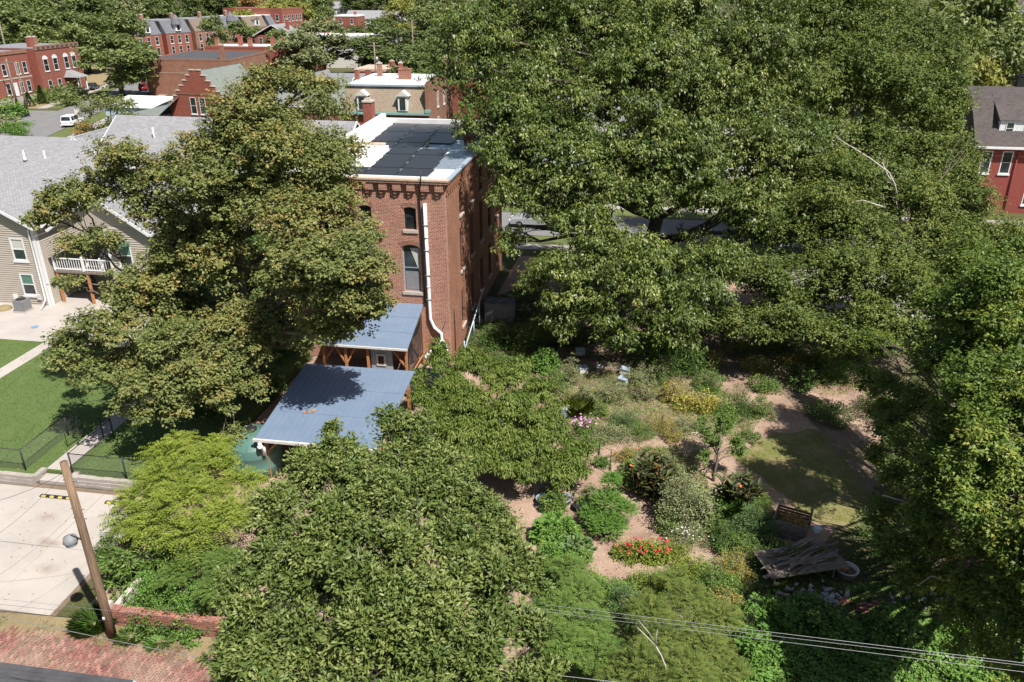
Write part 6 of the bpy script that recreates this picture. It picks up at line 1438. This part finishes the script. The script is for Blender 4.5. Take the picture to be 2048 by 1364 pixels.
grass('ornamental_grass', 'yellow green fountain grass above the pink phlox', 1155, 825, .7, .9, 'lf_lime', 1600, .008, .75); bush('shrub', 'olive shrub above the rue bush', 1225, 800, .8, 1.3, 'lf_grey', 1800, (.08, .045)); bush('tall_weeds', 'upright leafy stems at the peach tree edge', 1110, 790, .7, 1.7, 'lf_green', 1500, (.08, .045)); bush('tall_weeds', 'upright pale leafed stems behind the fountain grass', 1140, 770, .6, 1.7, 'lf_grey', 1100, (.08, .045))
bush('fruit_sapling', 'leafy sapling before the yellow bean patch', 1290, 800, .7, 2.0, 'lf_grey', 1500, (.075, .04)); bush('fruit_sapling', 'olive sapling beside the tilted hive', 1320, 770, .8, 1.9, 'lf_green', 1500, (.075, .04)); bush('tall_weeds', 'leafy weeds along the lower edge of the flower bed', 1180, 890, .7, .5, 'lf_green', 1000, (.08, .04))
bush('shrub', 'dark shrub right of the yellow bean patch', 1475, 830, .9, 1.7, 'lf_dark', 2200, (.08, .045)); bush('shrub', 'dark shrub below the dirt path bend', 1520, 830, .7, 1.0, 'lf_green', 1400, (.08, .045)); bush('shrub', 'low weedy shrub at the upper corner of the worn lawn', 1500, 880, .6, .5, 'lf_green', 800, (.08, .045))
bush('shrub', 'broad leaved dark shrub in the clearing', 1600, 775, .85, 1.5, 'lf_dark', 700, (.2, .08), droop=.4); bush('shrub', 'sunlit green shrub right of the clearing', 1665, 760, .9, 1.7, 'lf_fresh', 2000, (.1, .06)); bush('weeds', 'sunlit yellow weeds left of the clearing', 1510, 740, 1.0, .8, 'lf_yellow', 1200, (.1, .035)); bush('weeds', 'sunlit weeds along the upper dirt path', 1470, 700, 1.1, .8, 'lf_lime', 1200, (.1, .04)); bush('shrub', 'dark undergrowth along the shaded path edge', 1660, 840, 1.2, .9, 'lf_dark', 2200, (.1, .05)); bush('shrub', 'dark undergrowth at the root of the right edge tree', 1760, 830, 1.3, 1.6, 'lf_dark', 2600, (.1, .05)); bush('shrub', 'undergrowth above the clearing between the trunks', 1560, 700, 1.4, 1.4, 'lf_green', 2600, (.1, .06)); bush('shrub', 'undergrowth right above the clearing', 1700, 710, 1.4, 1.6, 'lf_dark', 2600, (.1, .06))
bush('canna_weed', 'low green plants between fennel and second canna', 1490, 1035, .7, .6, 'lf_green', 1200, (.1, .05)); bush('blue_shrub', 'blue green shrub with tiny pale buds left of the compost bay', 1500, 1070, .85, 1.3, 'lf_blue', 2800, (.08, .035)); bush('blue_shrub', 'dark blue green shrub below the fennel', 1450, 1095, .7, .9, 'lf_dark', 1800, (.08, .04))
bush('pepper_bush', 'small dark pepper bush in the black pot', 1162, 1012, .35, .8, 'lf_green', 500, (.09, .04)); bush('tomato_plant', 'leafy green plant growing out of the blue tubs', 1107, 1016, .6, .75, 'lf_green', 1500, (.11, .05), 'vegetable')
bush('low_plants', 'yellow green low plants below the zinnia bed', 1300, 1175, 1.0, .5, 'lf_lime', 2600, (.07, .04), ry=.5); bush('low_plants', 'light green low plants left below the zinnias', 1225, 1195, .8, .6, 'lf_fresh', 2000, (.07, .035)); bush('low_plants', 'green low plants right below the zinnias', 1380, 1150, .8, .6, 'lf_lime', 2000, (.07, .04)); bush('low_plants', 'brown green plants beside the plank table end', 1465, 1150, .7, 1.0, 'lf_gold', 1600, (.08, .04)); bush('low_plants', 'pale green small leafed shrub beside the feathery hedge', 1245, 1235, .8, 1.4, 'lf_blue', 2200, (.08, .035))
frondbush('feathery_shrub', 'blue green feathery shrub left of the mulch path, below the squash', [LZ(1135, 1140, 1.4, .6), LZ(1160, 1190, 1.6, .7), LZ(1110, 1220, 1.8, .7), LZ(1180, 1250, 1.8, .7), LZ(1130, 1290, 2.2, .7), LZ(1200, 1310, 2.0, .7)], 'lf_green', 2600, .34, 9, (.075, .026), tuple(at(1150, 1260)), seed=12)
frondbush('mimosa_shrub', 'large olive feathery shrub behind the dead white sapling', [LZ(1300, 1225, 2.0, .75), LZ(1380, 1200, 2.0, .75), LZ(1440, 1240, 1.9, .7), LZ(1330, 1275, 2.4, .8), LZ(1410, 1300, 2.4, .8), LZ(1290, 1330, 2.4, .8), LZ(1370, 1345, 2.6, .8), LZ(1450, 1345, 2.0, .7), LZ(1240, 1350, 2.0, .7), LZ(1350, 1160, 1.4, .5)], 'lf_ash', 3400, .34, 8, (.075, .026), tuple(at(1360, 1330)), seed=13)
bush('tall_weeds', 'tall pale stalked weeds between the feathery shrub and the ivy', 1490, 1300, .5, 2.0, 'lf_fresh', 900, (.16, .07), up=.4); bush('tall_weeds', 'tall leafy weeds at the lower edge before the ivy', 1500, 1345, .7, 1.6, 'lf_fresh', 1000, (.16, .08), up=.4)
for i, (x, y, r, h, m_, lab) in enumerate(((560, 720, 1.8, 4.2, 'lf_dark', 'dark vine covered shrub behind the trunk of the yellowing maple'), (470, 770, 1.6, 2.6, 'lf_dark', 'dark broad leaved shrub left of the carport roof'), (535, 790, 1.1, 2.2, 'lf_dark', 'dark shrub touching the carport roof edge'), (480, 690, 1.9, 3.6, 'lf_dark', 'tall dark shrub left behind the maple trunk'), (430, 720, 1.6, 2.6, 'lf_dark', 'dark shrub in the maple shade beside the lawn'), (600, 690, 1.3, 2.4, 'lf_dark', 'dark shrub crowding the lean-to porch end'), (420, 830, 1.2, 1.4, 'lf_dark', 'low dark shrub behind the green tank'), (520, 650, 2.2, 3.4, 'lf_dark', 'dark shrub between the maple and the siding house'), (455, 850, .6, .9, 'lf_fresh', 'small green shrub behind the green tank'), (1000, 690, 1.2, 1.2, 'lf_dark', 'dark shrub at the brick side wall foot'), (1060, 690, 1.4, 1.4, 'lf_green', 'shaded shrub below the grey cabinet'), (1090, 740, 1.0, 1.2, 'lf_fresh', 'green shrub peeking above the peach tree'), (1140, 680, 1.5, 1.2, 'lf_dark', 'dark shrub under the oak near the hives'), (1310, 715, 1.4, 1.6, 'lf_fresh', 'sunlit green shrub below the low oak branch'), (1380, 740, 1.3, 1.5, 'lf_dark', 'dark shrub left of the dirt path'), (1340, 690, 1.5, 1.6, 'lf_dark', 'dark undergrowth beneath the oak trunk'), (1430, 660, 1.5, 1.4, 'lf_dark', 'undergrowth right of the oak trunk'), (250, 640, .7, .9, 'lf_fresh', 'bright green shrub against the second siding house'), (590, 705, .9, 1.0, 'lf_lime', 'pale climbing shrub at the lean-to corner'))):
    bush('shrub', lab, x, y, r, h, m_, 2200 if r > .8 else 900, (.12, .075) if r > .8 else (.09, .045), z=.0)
for (x, y, r, h, m_, lf, lab) in ((1060, 800, .9, 1.2, 'lf_green', (.09, .05), 'green shrub tucked behind the peach tree'), (1175, 800, .6, .9, 'lf_grey', (.08, .04), 'olive plant right of the fountain grass'), (1195, 830, .6, .8, 'lf_green', (.08, .04), 'green plant just right above the phlox'), (1235, 878, .8, .5, 'lf_grey', (.08, .03), 'low grey weeds before the rue bush'), (1285, 872, .7, .6, 'lf_green', (.08, .03), 'low green weeds right of the rue bush'), (1270, 770, .7, .9, 'lf_grey', (.08, .045), 'olive weeds left of the tilted hive'),
    (1365, 860, .6, .7, 'lf_grey', (.07, .03), 'pale weeds between goldenrod and young tree'), (1420, 780, .9, 1.1, 'lf_green', (.09, .05), 'green growth behind the yellow bean patch'), (1250, 920, .6, .5, 'lf_gold', (.07, .03), 'small golden flower patch left of the tall canna'), (1265, 965, .7, .9, 'lf_green', (.16, .08), 'broad leaved plant at the left foot of the canna'), (1345, 880, .5, .7, 'lf_gold', (.07, .03), 'dry weeds above the canna flowers'), (1205, 930, .4, .5, 'lf_green', (.08, .04), 'small green plant at the black stake'), (1180, 985, .35, .3, 'lf_grey', (.07, .03), 'tiny plant in the mulch above the dill'),
    (1405, 1010, .6, .8, 'lf_lime', (.07, .04), 'yellow green plant between the cannas'), (1420, 1060, .6, .8, 'lf_green', (.08, .04), 'green plant below the fennel'), (1520, 1010, .5, .4, 'lf_lime', (.07, .03), 'low yellow green weeds at the lawn corner by the canna'), (1540, 1050, .6, .7, 'lf_lime', (.07, .04), 'bright weeds left of the compost bay'), (1545, 1110, .5, .7, 'lf_green', (.09, .05), 'green weeds at the table corner'), (1640, 1140, .5, 1.1, 'lf_green', (.1, .05), 'vine growing through the board pile'), (1575, 1140, .45, 1.1, 'lf_green', (.1, .05), 'vine climbing the near corner of the plank table'), (1530, 1150, .5, .7, 'lf_dark', (.1, .06), 'dark weeds at the table foot'), (1100, 1130, .7, .8, 'lf_fresh', (.09, .05), 'fresh green plants at the edge of the pear tree'),
    (1430, 1180, .8, 1.1, 'lf_green', (.09, .045), 'green shrub between zinnia plants and rubble'), (1450, 1230, .7, 1.0, 'lf_gold', (.08, .04), 'olive gold weeds by the white rubble'), (1555, 1245, .8, .9, 'lf_fresh', (.12, .1), 'leafy vine mound below the white rubble'), (1640, 1260, .9, .9, 'lf_green', (.12, .1), 'leafy vine mound in the ivy'), (1780, 1275, .9, .9, 'lf_green', (.12, .1), 'leafy vine mound beyond the brick stack'), (1420, 730, .9, .9, 'lf_gold', (.1, .04), 'dry brown weeds at the path start'), (1530, 780, .8, .8, 'lf_green', (.1, .05), 'weeds along the bend of the dirt path'), (1590, 730, .9, .7, 'lf_gold', (.1, .04), 'dry sunlit weeds in the clearing'), (1640, 730, .7, .8, 'lf_lime', (.1, .04), 'sunlit lime weeds at the clearing edge')):
    bush('garden_plant', lab, x, y, r, h, m_, int(1500 * r + 400), lf, 'plant')
# ivy carpet, lower right
rng = np.random.default_rng(90)
def carpet(name, label, poly, n, m, leaf, hh, seed, freq=1.1):
    rng = np.random.default_rng(seed); P_ = np.array([tuple(at(*q)[:2]) for q in poly])
    lo, hi = P_.min(0), P_.max(0); pts = []
    q = rng.uniform(lo, hi, (n * 3, 2)); ins = np.zeros(len(q), bool); j = len(P_) - 1
    for i in range(len(P_)):
        a, b = P_[i], P_[j]; cond = ((a[1] > q[:, 1]) != (b[1] > q[:, 1])) & (q[:, 0] < (b[0] - a[0]) * (q[:, 1] - a[1]) / (b[1] - a[1] + 1e-9) + a[0]); ins ^= cond; j = i
    q = q[ins][:n]; n = len(q)
    hgt = hh * (.55 + .3 * np.sin(q[:, 0] * freq * 2.1 + q[:, 1]) + .3 * np.sin(q[:, 1] * freq * 2.7 - q[:, 0] * 1.3) + .15 * np.sin(q[:, 0] * 7 + q[:, 1] * 5))
    B = np.stack([q[:, 0], q[:, 1], np.maximum(.02, hgt * rng.random(n) ** .35)], 1)
    N = np.stack([rng.normal(size=n) * .45, rng.normal(size=n) * .45, np.ones(n)], 1); T = np.stack([rng.normal(size=n), rng.normal(size=n), rng.normal(size=n) * .3 - .2], 1)
    s = .7 + .6 * rng.random(n)
    o = leaf_obj(name, B, T, N, leaf[0] * s, leaf[1] * s, M[m], None, rng, tri=leaf[0] < .1); tag(o, label, 'ground cover', kind='stuff')
carpet('ivy', 'green ivy carpet covering the lower corner below the brick stacks', [(1470, 1225), (1620, 1205), (1720, 1235), (1800, 1225), (1900, 1250), (2060, 1240), (2080, 1420), (1440, 1420)], 26000, 'lf_fresh', (.11, .09), .6, 91)
carpet('weeds', 'green weeds around the plank table and rubble', [(1430, 1080), (1520, 1090), (1560, 1130), (1700, 1180), (1820, 1150), (1850, 1230), (1700, 1225), (1480, 1215)], 9000, 'lf_green', (.09, .06), .35, 92)
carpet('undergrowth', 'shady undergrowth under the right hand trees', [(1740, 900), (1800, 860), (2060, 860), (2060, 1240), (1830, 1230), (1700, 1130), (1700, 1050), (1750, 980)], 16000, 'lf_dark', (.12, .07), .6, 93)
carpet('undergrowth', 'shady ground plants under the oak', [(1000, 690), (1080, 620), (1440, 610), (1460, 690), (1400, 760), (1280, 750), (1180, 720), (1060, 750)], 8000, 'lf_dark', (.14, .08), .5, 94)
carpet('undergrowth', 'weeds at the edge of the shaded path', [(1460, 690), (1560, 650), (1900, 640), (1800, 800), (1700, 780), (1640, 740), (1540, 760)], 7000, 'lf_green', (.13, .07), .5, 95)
carpet('weeds', 'sparse weeds over the garden beds', [(1020, 990), (1180, 860), (1130, 780), (1420, 770), (1530, 820), (1470, 890), (1280, 880), (1230, 900)], 4500, 'lf_green', (.09, .045), .22, 96)
carpet('weeds', 'weeds below the feathery shrubs by the alley', [(1060, 1120), (1250, 1190), (1480, 1140), (1500, 1400), (1060, 1400)], 9000, 'lf_green', (.1, .05), .7, 97)
carpet('grass', 'thin worn grass tufts on the small garden lawn', [(1470, 915), (1540, 870), (1640, 862), (1720, 900), (1745, 1000), (1700, 1045), (1640, 1040), (1560, 985)], 16000, 'lf_lime', (.085, .02), .07, 98)
carpet('undergrowth', 'dark ground plants beside the brick side wall', [(930, 700), (965, 610), (1080, 570), (1110, 640), (1080, 740), (1000, 735)], 6000, 'lf_dark', (.13, .08), .5, 99)
BA = [(1060, 770), (1180, 740), (1420, 765), (1530, 830), (1490, 885), (1430, 868), (1360, 885), (1290, 868), (1190, 888), (1130, 850)]
BB = [(1245, 905), (1300, 895), (1400, 905), (1425, 1000), (1405, 1095), (1330, 1085), (1300, 1000), (1250, 985)]
BC = [(1430, 1000), (1530, 1010), (1570, 1060), (1530, 1120), (1430, 1110)]
BD = [(1080, 1035), (1180, 1075), (1185, 1140), (1235, 1178), (1300, 1160), (1420, 1130), (1480, 1160), (1490, 1400), (1060, 1400)]
BE = [(1450, 690), (1560, 660), (1740, 690), (1760, 780), (1660, 800), (1600, 770), (1520, 800)]
carpet('bed_plants', 'mixed green plants filling the upper flower bed', BA, 15000, 'lf_green', (.095, .04), .35, 111); carpet('bed_plants', 'olive herbs mixed through the upper flower bed', BA, 7000, 'lf_ash', (.09, .03), .4, 112, 1.6); carpet('bed_plants', 'yellow green herbs mixed through the upper flower bed', BA, 6500, 'lf_lime', (.09, .035), .45, 113, 2.1)
carpet('bed_plants', 'green plants around the tall canna', BB, 9000, 'lf_green', (.095, .045), .6, 114); carpet('bed_plants', 'olive plants between canna and white flowers', BB, 5000, 'lf_ash', (.09, .035), .7, 115, 1.8)
carpet('bed_plants', 'green plants left of the compost bay', BC, 9000, 'lf_green', (.095, .045), .7, 116); carpet('bed_plants', 'blue green herbs left of the compost bay', BC, 3000, 'lf_blue', (.09, .03), .8, 117, 1.7)
carpet('bed_plants', 'fresh green plants below the mulch path', BD, 18000, 'lf_fresh', (.095, .05), .8, 118); carpet('bed_plants', 'yellow green plants below the zinnia bed', BD, 10000, 'lf_lime', (.09, .04), .9, 119, 1.9)
carpet('bed_plants', 'wild weeds in the sunlit clearing', BE, 9000, 'lf_lime', (.098, .03), .5, 120, 1.5); carpet('bed_plants', 'dry weeds in the sunlit clearing', BE, 4000, 'lf_gold', (.098, .03), .5, 121, 2.0)
rngm = np.random.default_rng(99)
# bark chips scattered over the mulch
n = 9000; q = np.stack([rngm.uniform(0, 13, n), rngm.uniform(25, 41, n)], 1)
B = np.concatenate([q, np.full((n, 1), .012)], 1)
o = leaf_obj('bark_chips', B, np.stack([rngm.normal(size=n), rngm.normal(size=n), rngm.normal(size=n) * .15], 1), np.stack([rngm.normal(size=n) * .3, rngm.normal(size=n) * .3, np.ones(n)], 1), .1, .035, m_leaf('chips', tint=(1, 1, 1), stops=[(0, (.16, .11, .075)), (.5, (.30, .21, .155)), (1, (.46, .35, .27))], trans=.0, rough=.9), None, rngm, tri=True); tag(o, 'bark chips strewn over the garden paths', 'mulch', kind='stuff')

n = 1500; q = np.stack([rngm.uniform(-2, 19, n), rngm.uniform(25, 46, n)], 1); B = np.concatenate([q, np.full((n, 1), .03)], 1)
o = leaf_obj('fallen_leaves', B, np.stack([rngm.normal(size=n), rngm.normal(size=n), rngm.normal(size=n) * .2], 1), np.stack([rngm.normal(size=n) * .4, rngm.normal(size=n) * .4, np.ones(n)], 1), .1, .07, M['lf_far_rust'], None, rngm); tag(o, 'brown fallen leaves scattered over the garden ground', 'leaves', kind='stuff')
n = 500; u = rngm.uniform(-30, -10, n); v = rngm.uniform(-24, -2, n); B = np.array([gw(a, b, .43 if b > -16 else .07) for a, b in zip(u, v)])
o = leaf_obj('fallen_leaves', B, np.stack([rngm.normal(size=n), rngm.normal(size=n), rngm.normal(size=n) * .2], 1), np.stack([rngm.normal(size=n) * .4, rngm.normal(size=n) * .4, np.ones(n)], 1), .1, .07, M['lf_gold'], None, rngm); tag(o, 'yellow fallen leaves scattered over lawn and parking pad', 'leaves', kind='stuff')

# ------------------------------------------------------------------ trees along the streets and in the distance
FT = {}
def far_proto(key, m, seed, leaf):
    rng = np.random.default_rng(seed); lobes = []
    for i in range(16):
        d = unit(rng, 1)[0]; lobes.append((d[0] * 3, d[1] * 3, 5.8 + d[2] * 3.2, 2.2, 2.2, 1.7))
    cen, rad, out, li = lobes_clumps(rng, lobes, 420, .6)
    B, T, N = clump_leaves(rng, cen, rad, 18, out, .2, .7, .6); n = len(B)
    s = .7 + .6 * rng.random(n); lv = np.repeat(rng.random(len(cen)), 18) * .5 + rng.random(n) * .5
    cr = leaf_obj('crown', B, T, N, leaf[0] * s, leaf[1] * s, M[m], None, rng, lv=lv, tri=True)
    mb = MB(); mb.tube([(0, 0, -.3), (.05, 0, 3), (.1, .1, 6.5)], [.36, .26, .1], 7)
    for k in range(5): mb.tube([(.05, 0, 2.6 + k * .5), tuple(np.array(lobes[k][:3]))], [.14, .04], 5)
    tr = mb.build('trunk', M['bark_dark'], None, True)
    C.objects.unlink(cr); C.objects.unlink(tr); FT[key] = (cr, tr)
for k, (key, m_) in enumerate((('g', 'lf_far'), ('d', 'lf_far_dark'), ('y', 'lf_far_yel'), ('r', 'lf_far_rust'), ('s', 'lf_grey'))):
    far_proto(key + '0', m_, 200 + k, (.5, .34)); far_proto(key + '1', m_, 300 + k, (.5, .34))
far_proto('n0', 'lf_maple', 400, (.34, .2)); far_proto('n1', 'lf_fresh', 401, (.34, .2))
cnt = [0]
def far_tree(label, x, y, Y, r, key, sq=1.0, group='street and background trees'):
    p = atY(x, y, Y); cnt[0] += 1; k = key + str(cnt[0] % 2) if len(key) == 1 else key
    t = thing('broadleaf_tree', label, 'tree', (p.x, p.y, 0), cnt[0] * 1.3, group)
    s = r / 5.0
    for o in FT[k]:
        c = o.copy(); C.objects.link(c); c.parent = t
    t.scale = (s, s, max(s * .6, min(s * 1.6, p.z / 6.2)) * sq)
    return t
far_tree('bushy street tree hiding half of the arched window house', 230, 116, 174, 8.2, 'g')
far_tree('reddish green young tree behind the white car', 218, 236, 112, 4.6, 'n0'); far_tree('small bright green tree at the left road corner', 33, 262, 118, 3.0, 'n1')
far_tree('yellow green tree beyond the siding roof, left of the mansard', 655, 205, 92, 3.8, 'n0')
far_tree('silvery green tree above the brick terrace', 640, 85, 215, 9, 's'); far_tree('thin silvery tree beside the far terrace roof', 600, 105, 200, 7, 's')
far_tree('dark tree right of the silvery tree', 735, 105, 215, 8, 'd'); far_tree('dark tree behind the pole with transformer', 790, 85, 235, 8.5, 'd'); far_tree('olive tree just above the mansard roof', 840, 130, 175, 6.5, 'd'); far_tree('olive tree beside the oak, over the mansard chimney', 880, 115, 190, 6.5, 'g')
far_tree('yellow green tree in the far middle', 805, 30, 330, 8, 'y'); far_tree('pale green tree beside the far white house', 860, 45, 290, 9, 'g'); far_tree('dull green tree at the oak top edge', 905, 70, 260, 9, 'g'); far_tree('grey green tree high beside the oak', 900, 20, 340, 11, 's')
far_tree('yellow green rounded tree above the brick block roofs', 545, 35, 330, 8.5, 'y'); far_tree('yellowish tree beside the rust coloured one', 590, 30, 350, 8, 'y'); far_tree('rust coloured tree at the far middle', 500, 22, 370, 8, 'r'); far_tree('green tree over the rust coloured one', 470, 8, 440, 9, 'g'); far_tree('green tree above the small brick house', 640, 35, 360, 7, 'g'); far_tree('dark tree before the white gabled house', 700, 75, 270, 7, 'd')
for (x, y, Y, r, k, lab) in ((110, 72, 212, 8, 'g', 'green tree right behind the arched window house'), (165, 70, 222, 8.5, 'd', 'dark tree behind the street tree crown'), (250, 62, 238, 7, 'g', 'green tree filling the gap before the first row house'), (50, 68, 225, 8, 'g', 'green tree between the two-flat chimneys'), (270, 105, 215, 4.5, 'd', 'small dark tree at the end of the row houses'), (430, 62, 275, 5, 'g', 'small green tree among the far terrace roofs'), (565, 85, 240, 5, 'g', 'green tree beside the far low white roof'), (25, 65, 215, 9, 'd', 'dark tree behind the two-flat chimneys'), (75, 45, 250, 9.5, 'd', 'dark rounded tree above the two-flat roof'), (125, 38, 265, 10, 's', 'grey green tree above the arched window house'), (185, 40, 255, 9.5, 'd', 'dark green tree above the street tree'), (235, 25, 300, 10, 's', 'grey green tree left of the row house turrets'), (265, 15, 340, 10, 'g', 'green tree above the first row house'), (310, 25, 330, 10, 'd', 'dark tree behind the row house turrets'), (360, 15, 370, 10, 'd', 'dark tree behind the brown mansards'), (410, 10, 400, 10, 'g', 'green tree above the white roofed block'), (445, 15, 400, 9, 'd', 'dark tree right of the white roofed block'), (55, 15, 330, 11, 'd', 'tall dark tree in the upper corner'), (10, 20, 290, 10, 'g', 'green tree cut by the left edge'), (150, 10, 360, 11, 'd', 'dark tree at the top above the grey green one'), (490, 65, 285, 6, 'g', 'small green tree beside the apartment block'), (485, 48, 310, 6, 'y', 'yellow tree touching the apartment block'), (760, 60, 300, 8, 'd', 'dark tree below the white gabled house'), (720, 2, 480, 11, 'd', 'dark tree above the white gabled house'), (570, 3, 470, 10, 'd', 'dark tree at the top middle'), (630, 0, 480, 10, 'd', 'dark tree behind the far white house'), (790, 0, 480, 11, 'd', 'dark tree at the top right of the white house'), (850, 0, 460, 10, 'g', 'green tree at the top beside the oak'),
                          (1985, 90, 120, 7.5, 'g', 'green tree behind the red house roof'), (2035, 120, 108, 5.5, 'g', 'grey green tree right above the red house'), (1960, 160, 105, 4.5, 'y', 'yellow green tree touching the red house roof'), (2030, 172, 102, 3.2, 'y', 'low yellow green tree behind the red house ridge'), (1930, 40, 140, 8, 'g', 'green tree at the upper right beyond the ash'),
                          (1080, 10, 110, 8, 'd', 'dark tree behind the oak top, left'), (1250, 20, 120, 9, 'd', 'dark tree behind the oak top, middle'), (1450, 20, 120, 9, 'd', 'dark tree behind the oak top, right'), (1700, 10, 130, 10, 'd', 'dark tree behind the tall olive tree')):
    far_tree(lab, x, y, Y, r, k)
def cone_tree(label, x, y, r, h):
    SEED[0] += 1; rng = np.random.default_rng(SEED[0]); t = thing('conifer', label, 'tree', at(x, y)); n = 900
    z = rng.random(n) ** .8 * h; a = rng.uniform(0, 6.283, n); rr = r * (1 - z / h) * (.7 + .35 * rng.random(n))
    B = np.stack([np.cos(a) * rr, np.sin(a) * rr, z], 1); T = np.stack([np.cos(a), np.sin(a), np.full(n, .5)], 1)
    leaf_obj('crown', B, T, T + unit(rng, n) * .6, .3, .2, M['lf_dark'], t, rng); MB().tube([(0, 0, 0), (0, 0, h * .9)], [.1, .03], 5).build('trunk', M['bark_dark'], t)
cone_tree('small dark cone shaped conifer before the white door', 86, 208, 1.0, 3.6); cone_tree('small conifer at the foot of the wooden pole', 60, 213, 1.1, 2.6)
bush('hedge_shrub', 'green hedge shrub before the arched window house', 105, 203, 3.2, 3.0, 'lf_far', 900, (.45, .3)); bush('hedge_shrub', 'dark hedge shrub beside the grey porch', 140, 195, 3.4, 3.2, 'lf_far_dark', 900, (.45, .3)); bush('hedge_shrub', 'low shrubs on the dry bank by the sidewalk', 138, 210, 2.6, 1.6, 'lf_far', 600, (.4, .3)); bush('hedge_shrub', 'green bushes at the left edge below the two-flat', 15, 235, 3.5, 3.2, 'lf_fresh', 900, (.45, .3)); bush('hedge_shrub', 'grey green bush at the left edge by the road corner', 8, 262, 3.0, 2.4, 'lf_grey', 700, (.4, .3)); bush('hedge_shrub', 'rusty dry bush at the sidewalk beside the young tree', 168, 268, 1.6, 1.8, 'lf_far_rust', 600, (.3, .15))
# far wood: one mass beyond the last houses
rng = np.random.default_rng(500); nt_ = 330
cx = rng.uniform(-620, 620, nt_); cy = rng.uniform(430, 1150, nt_); cr_ = rng.uniform(6, 10, nt_); ch = rng.uniform(7, 11, nt_)
cen = np.stack([cx, cy, ch * .75], 1); d = unit(rng, nt_)
rep = 14; k = np.repeat(cen, rep, 0) + unit(rng, nt_ * rep) * np.repeat(np.stack([cr_, cr_, ch * .45], 1), rep, 0) * .75
B, T, N = clump_leaves(rng, k, np.full(len(k), 3.4), 14, unit(rng, len(k)) + [0, 0, .4], .2, .7, .6)
o = leaf_obj('distant_woods', B, T, N, 2.2, 1.5, M['lf_far_dark'], None, rng, tri=True, lv=np.repeat(rng.random(nt_), rep * 14) * .7 + rng.random(len(B)) * .3); tag(o, 'band of distant trees merging at the top edge', 'woods', kind='stuff')
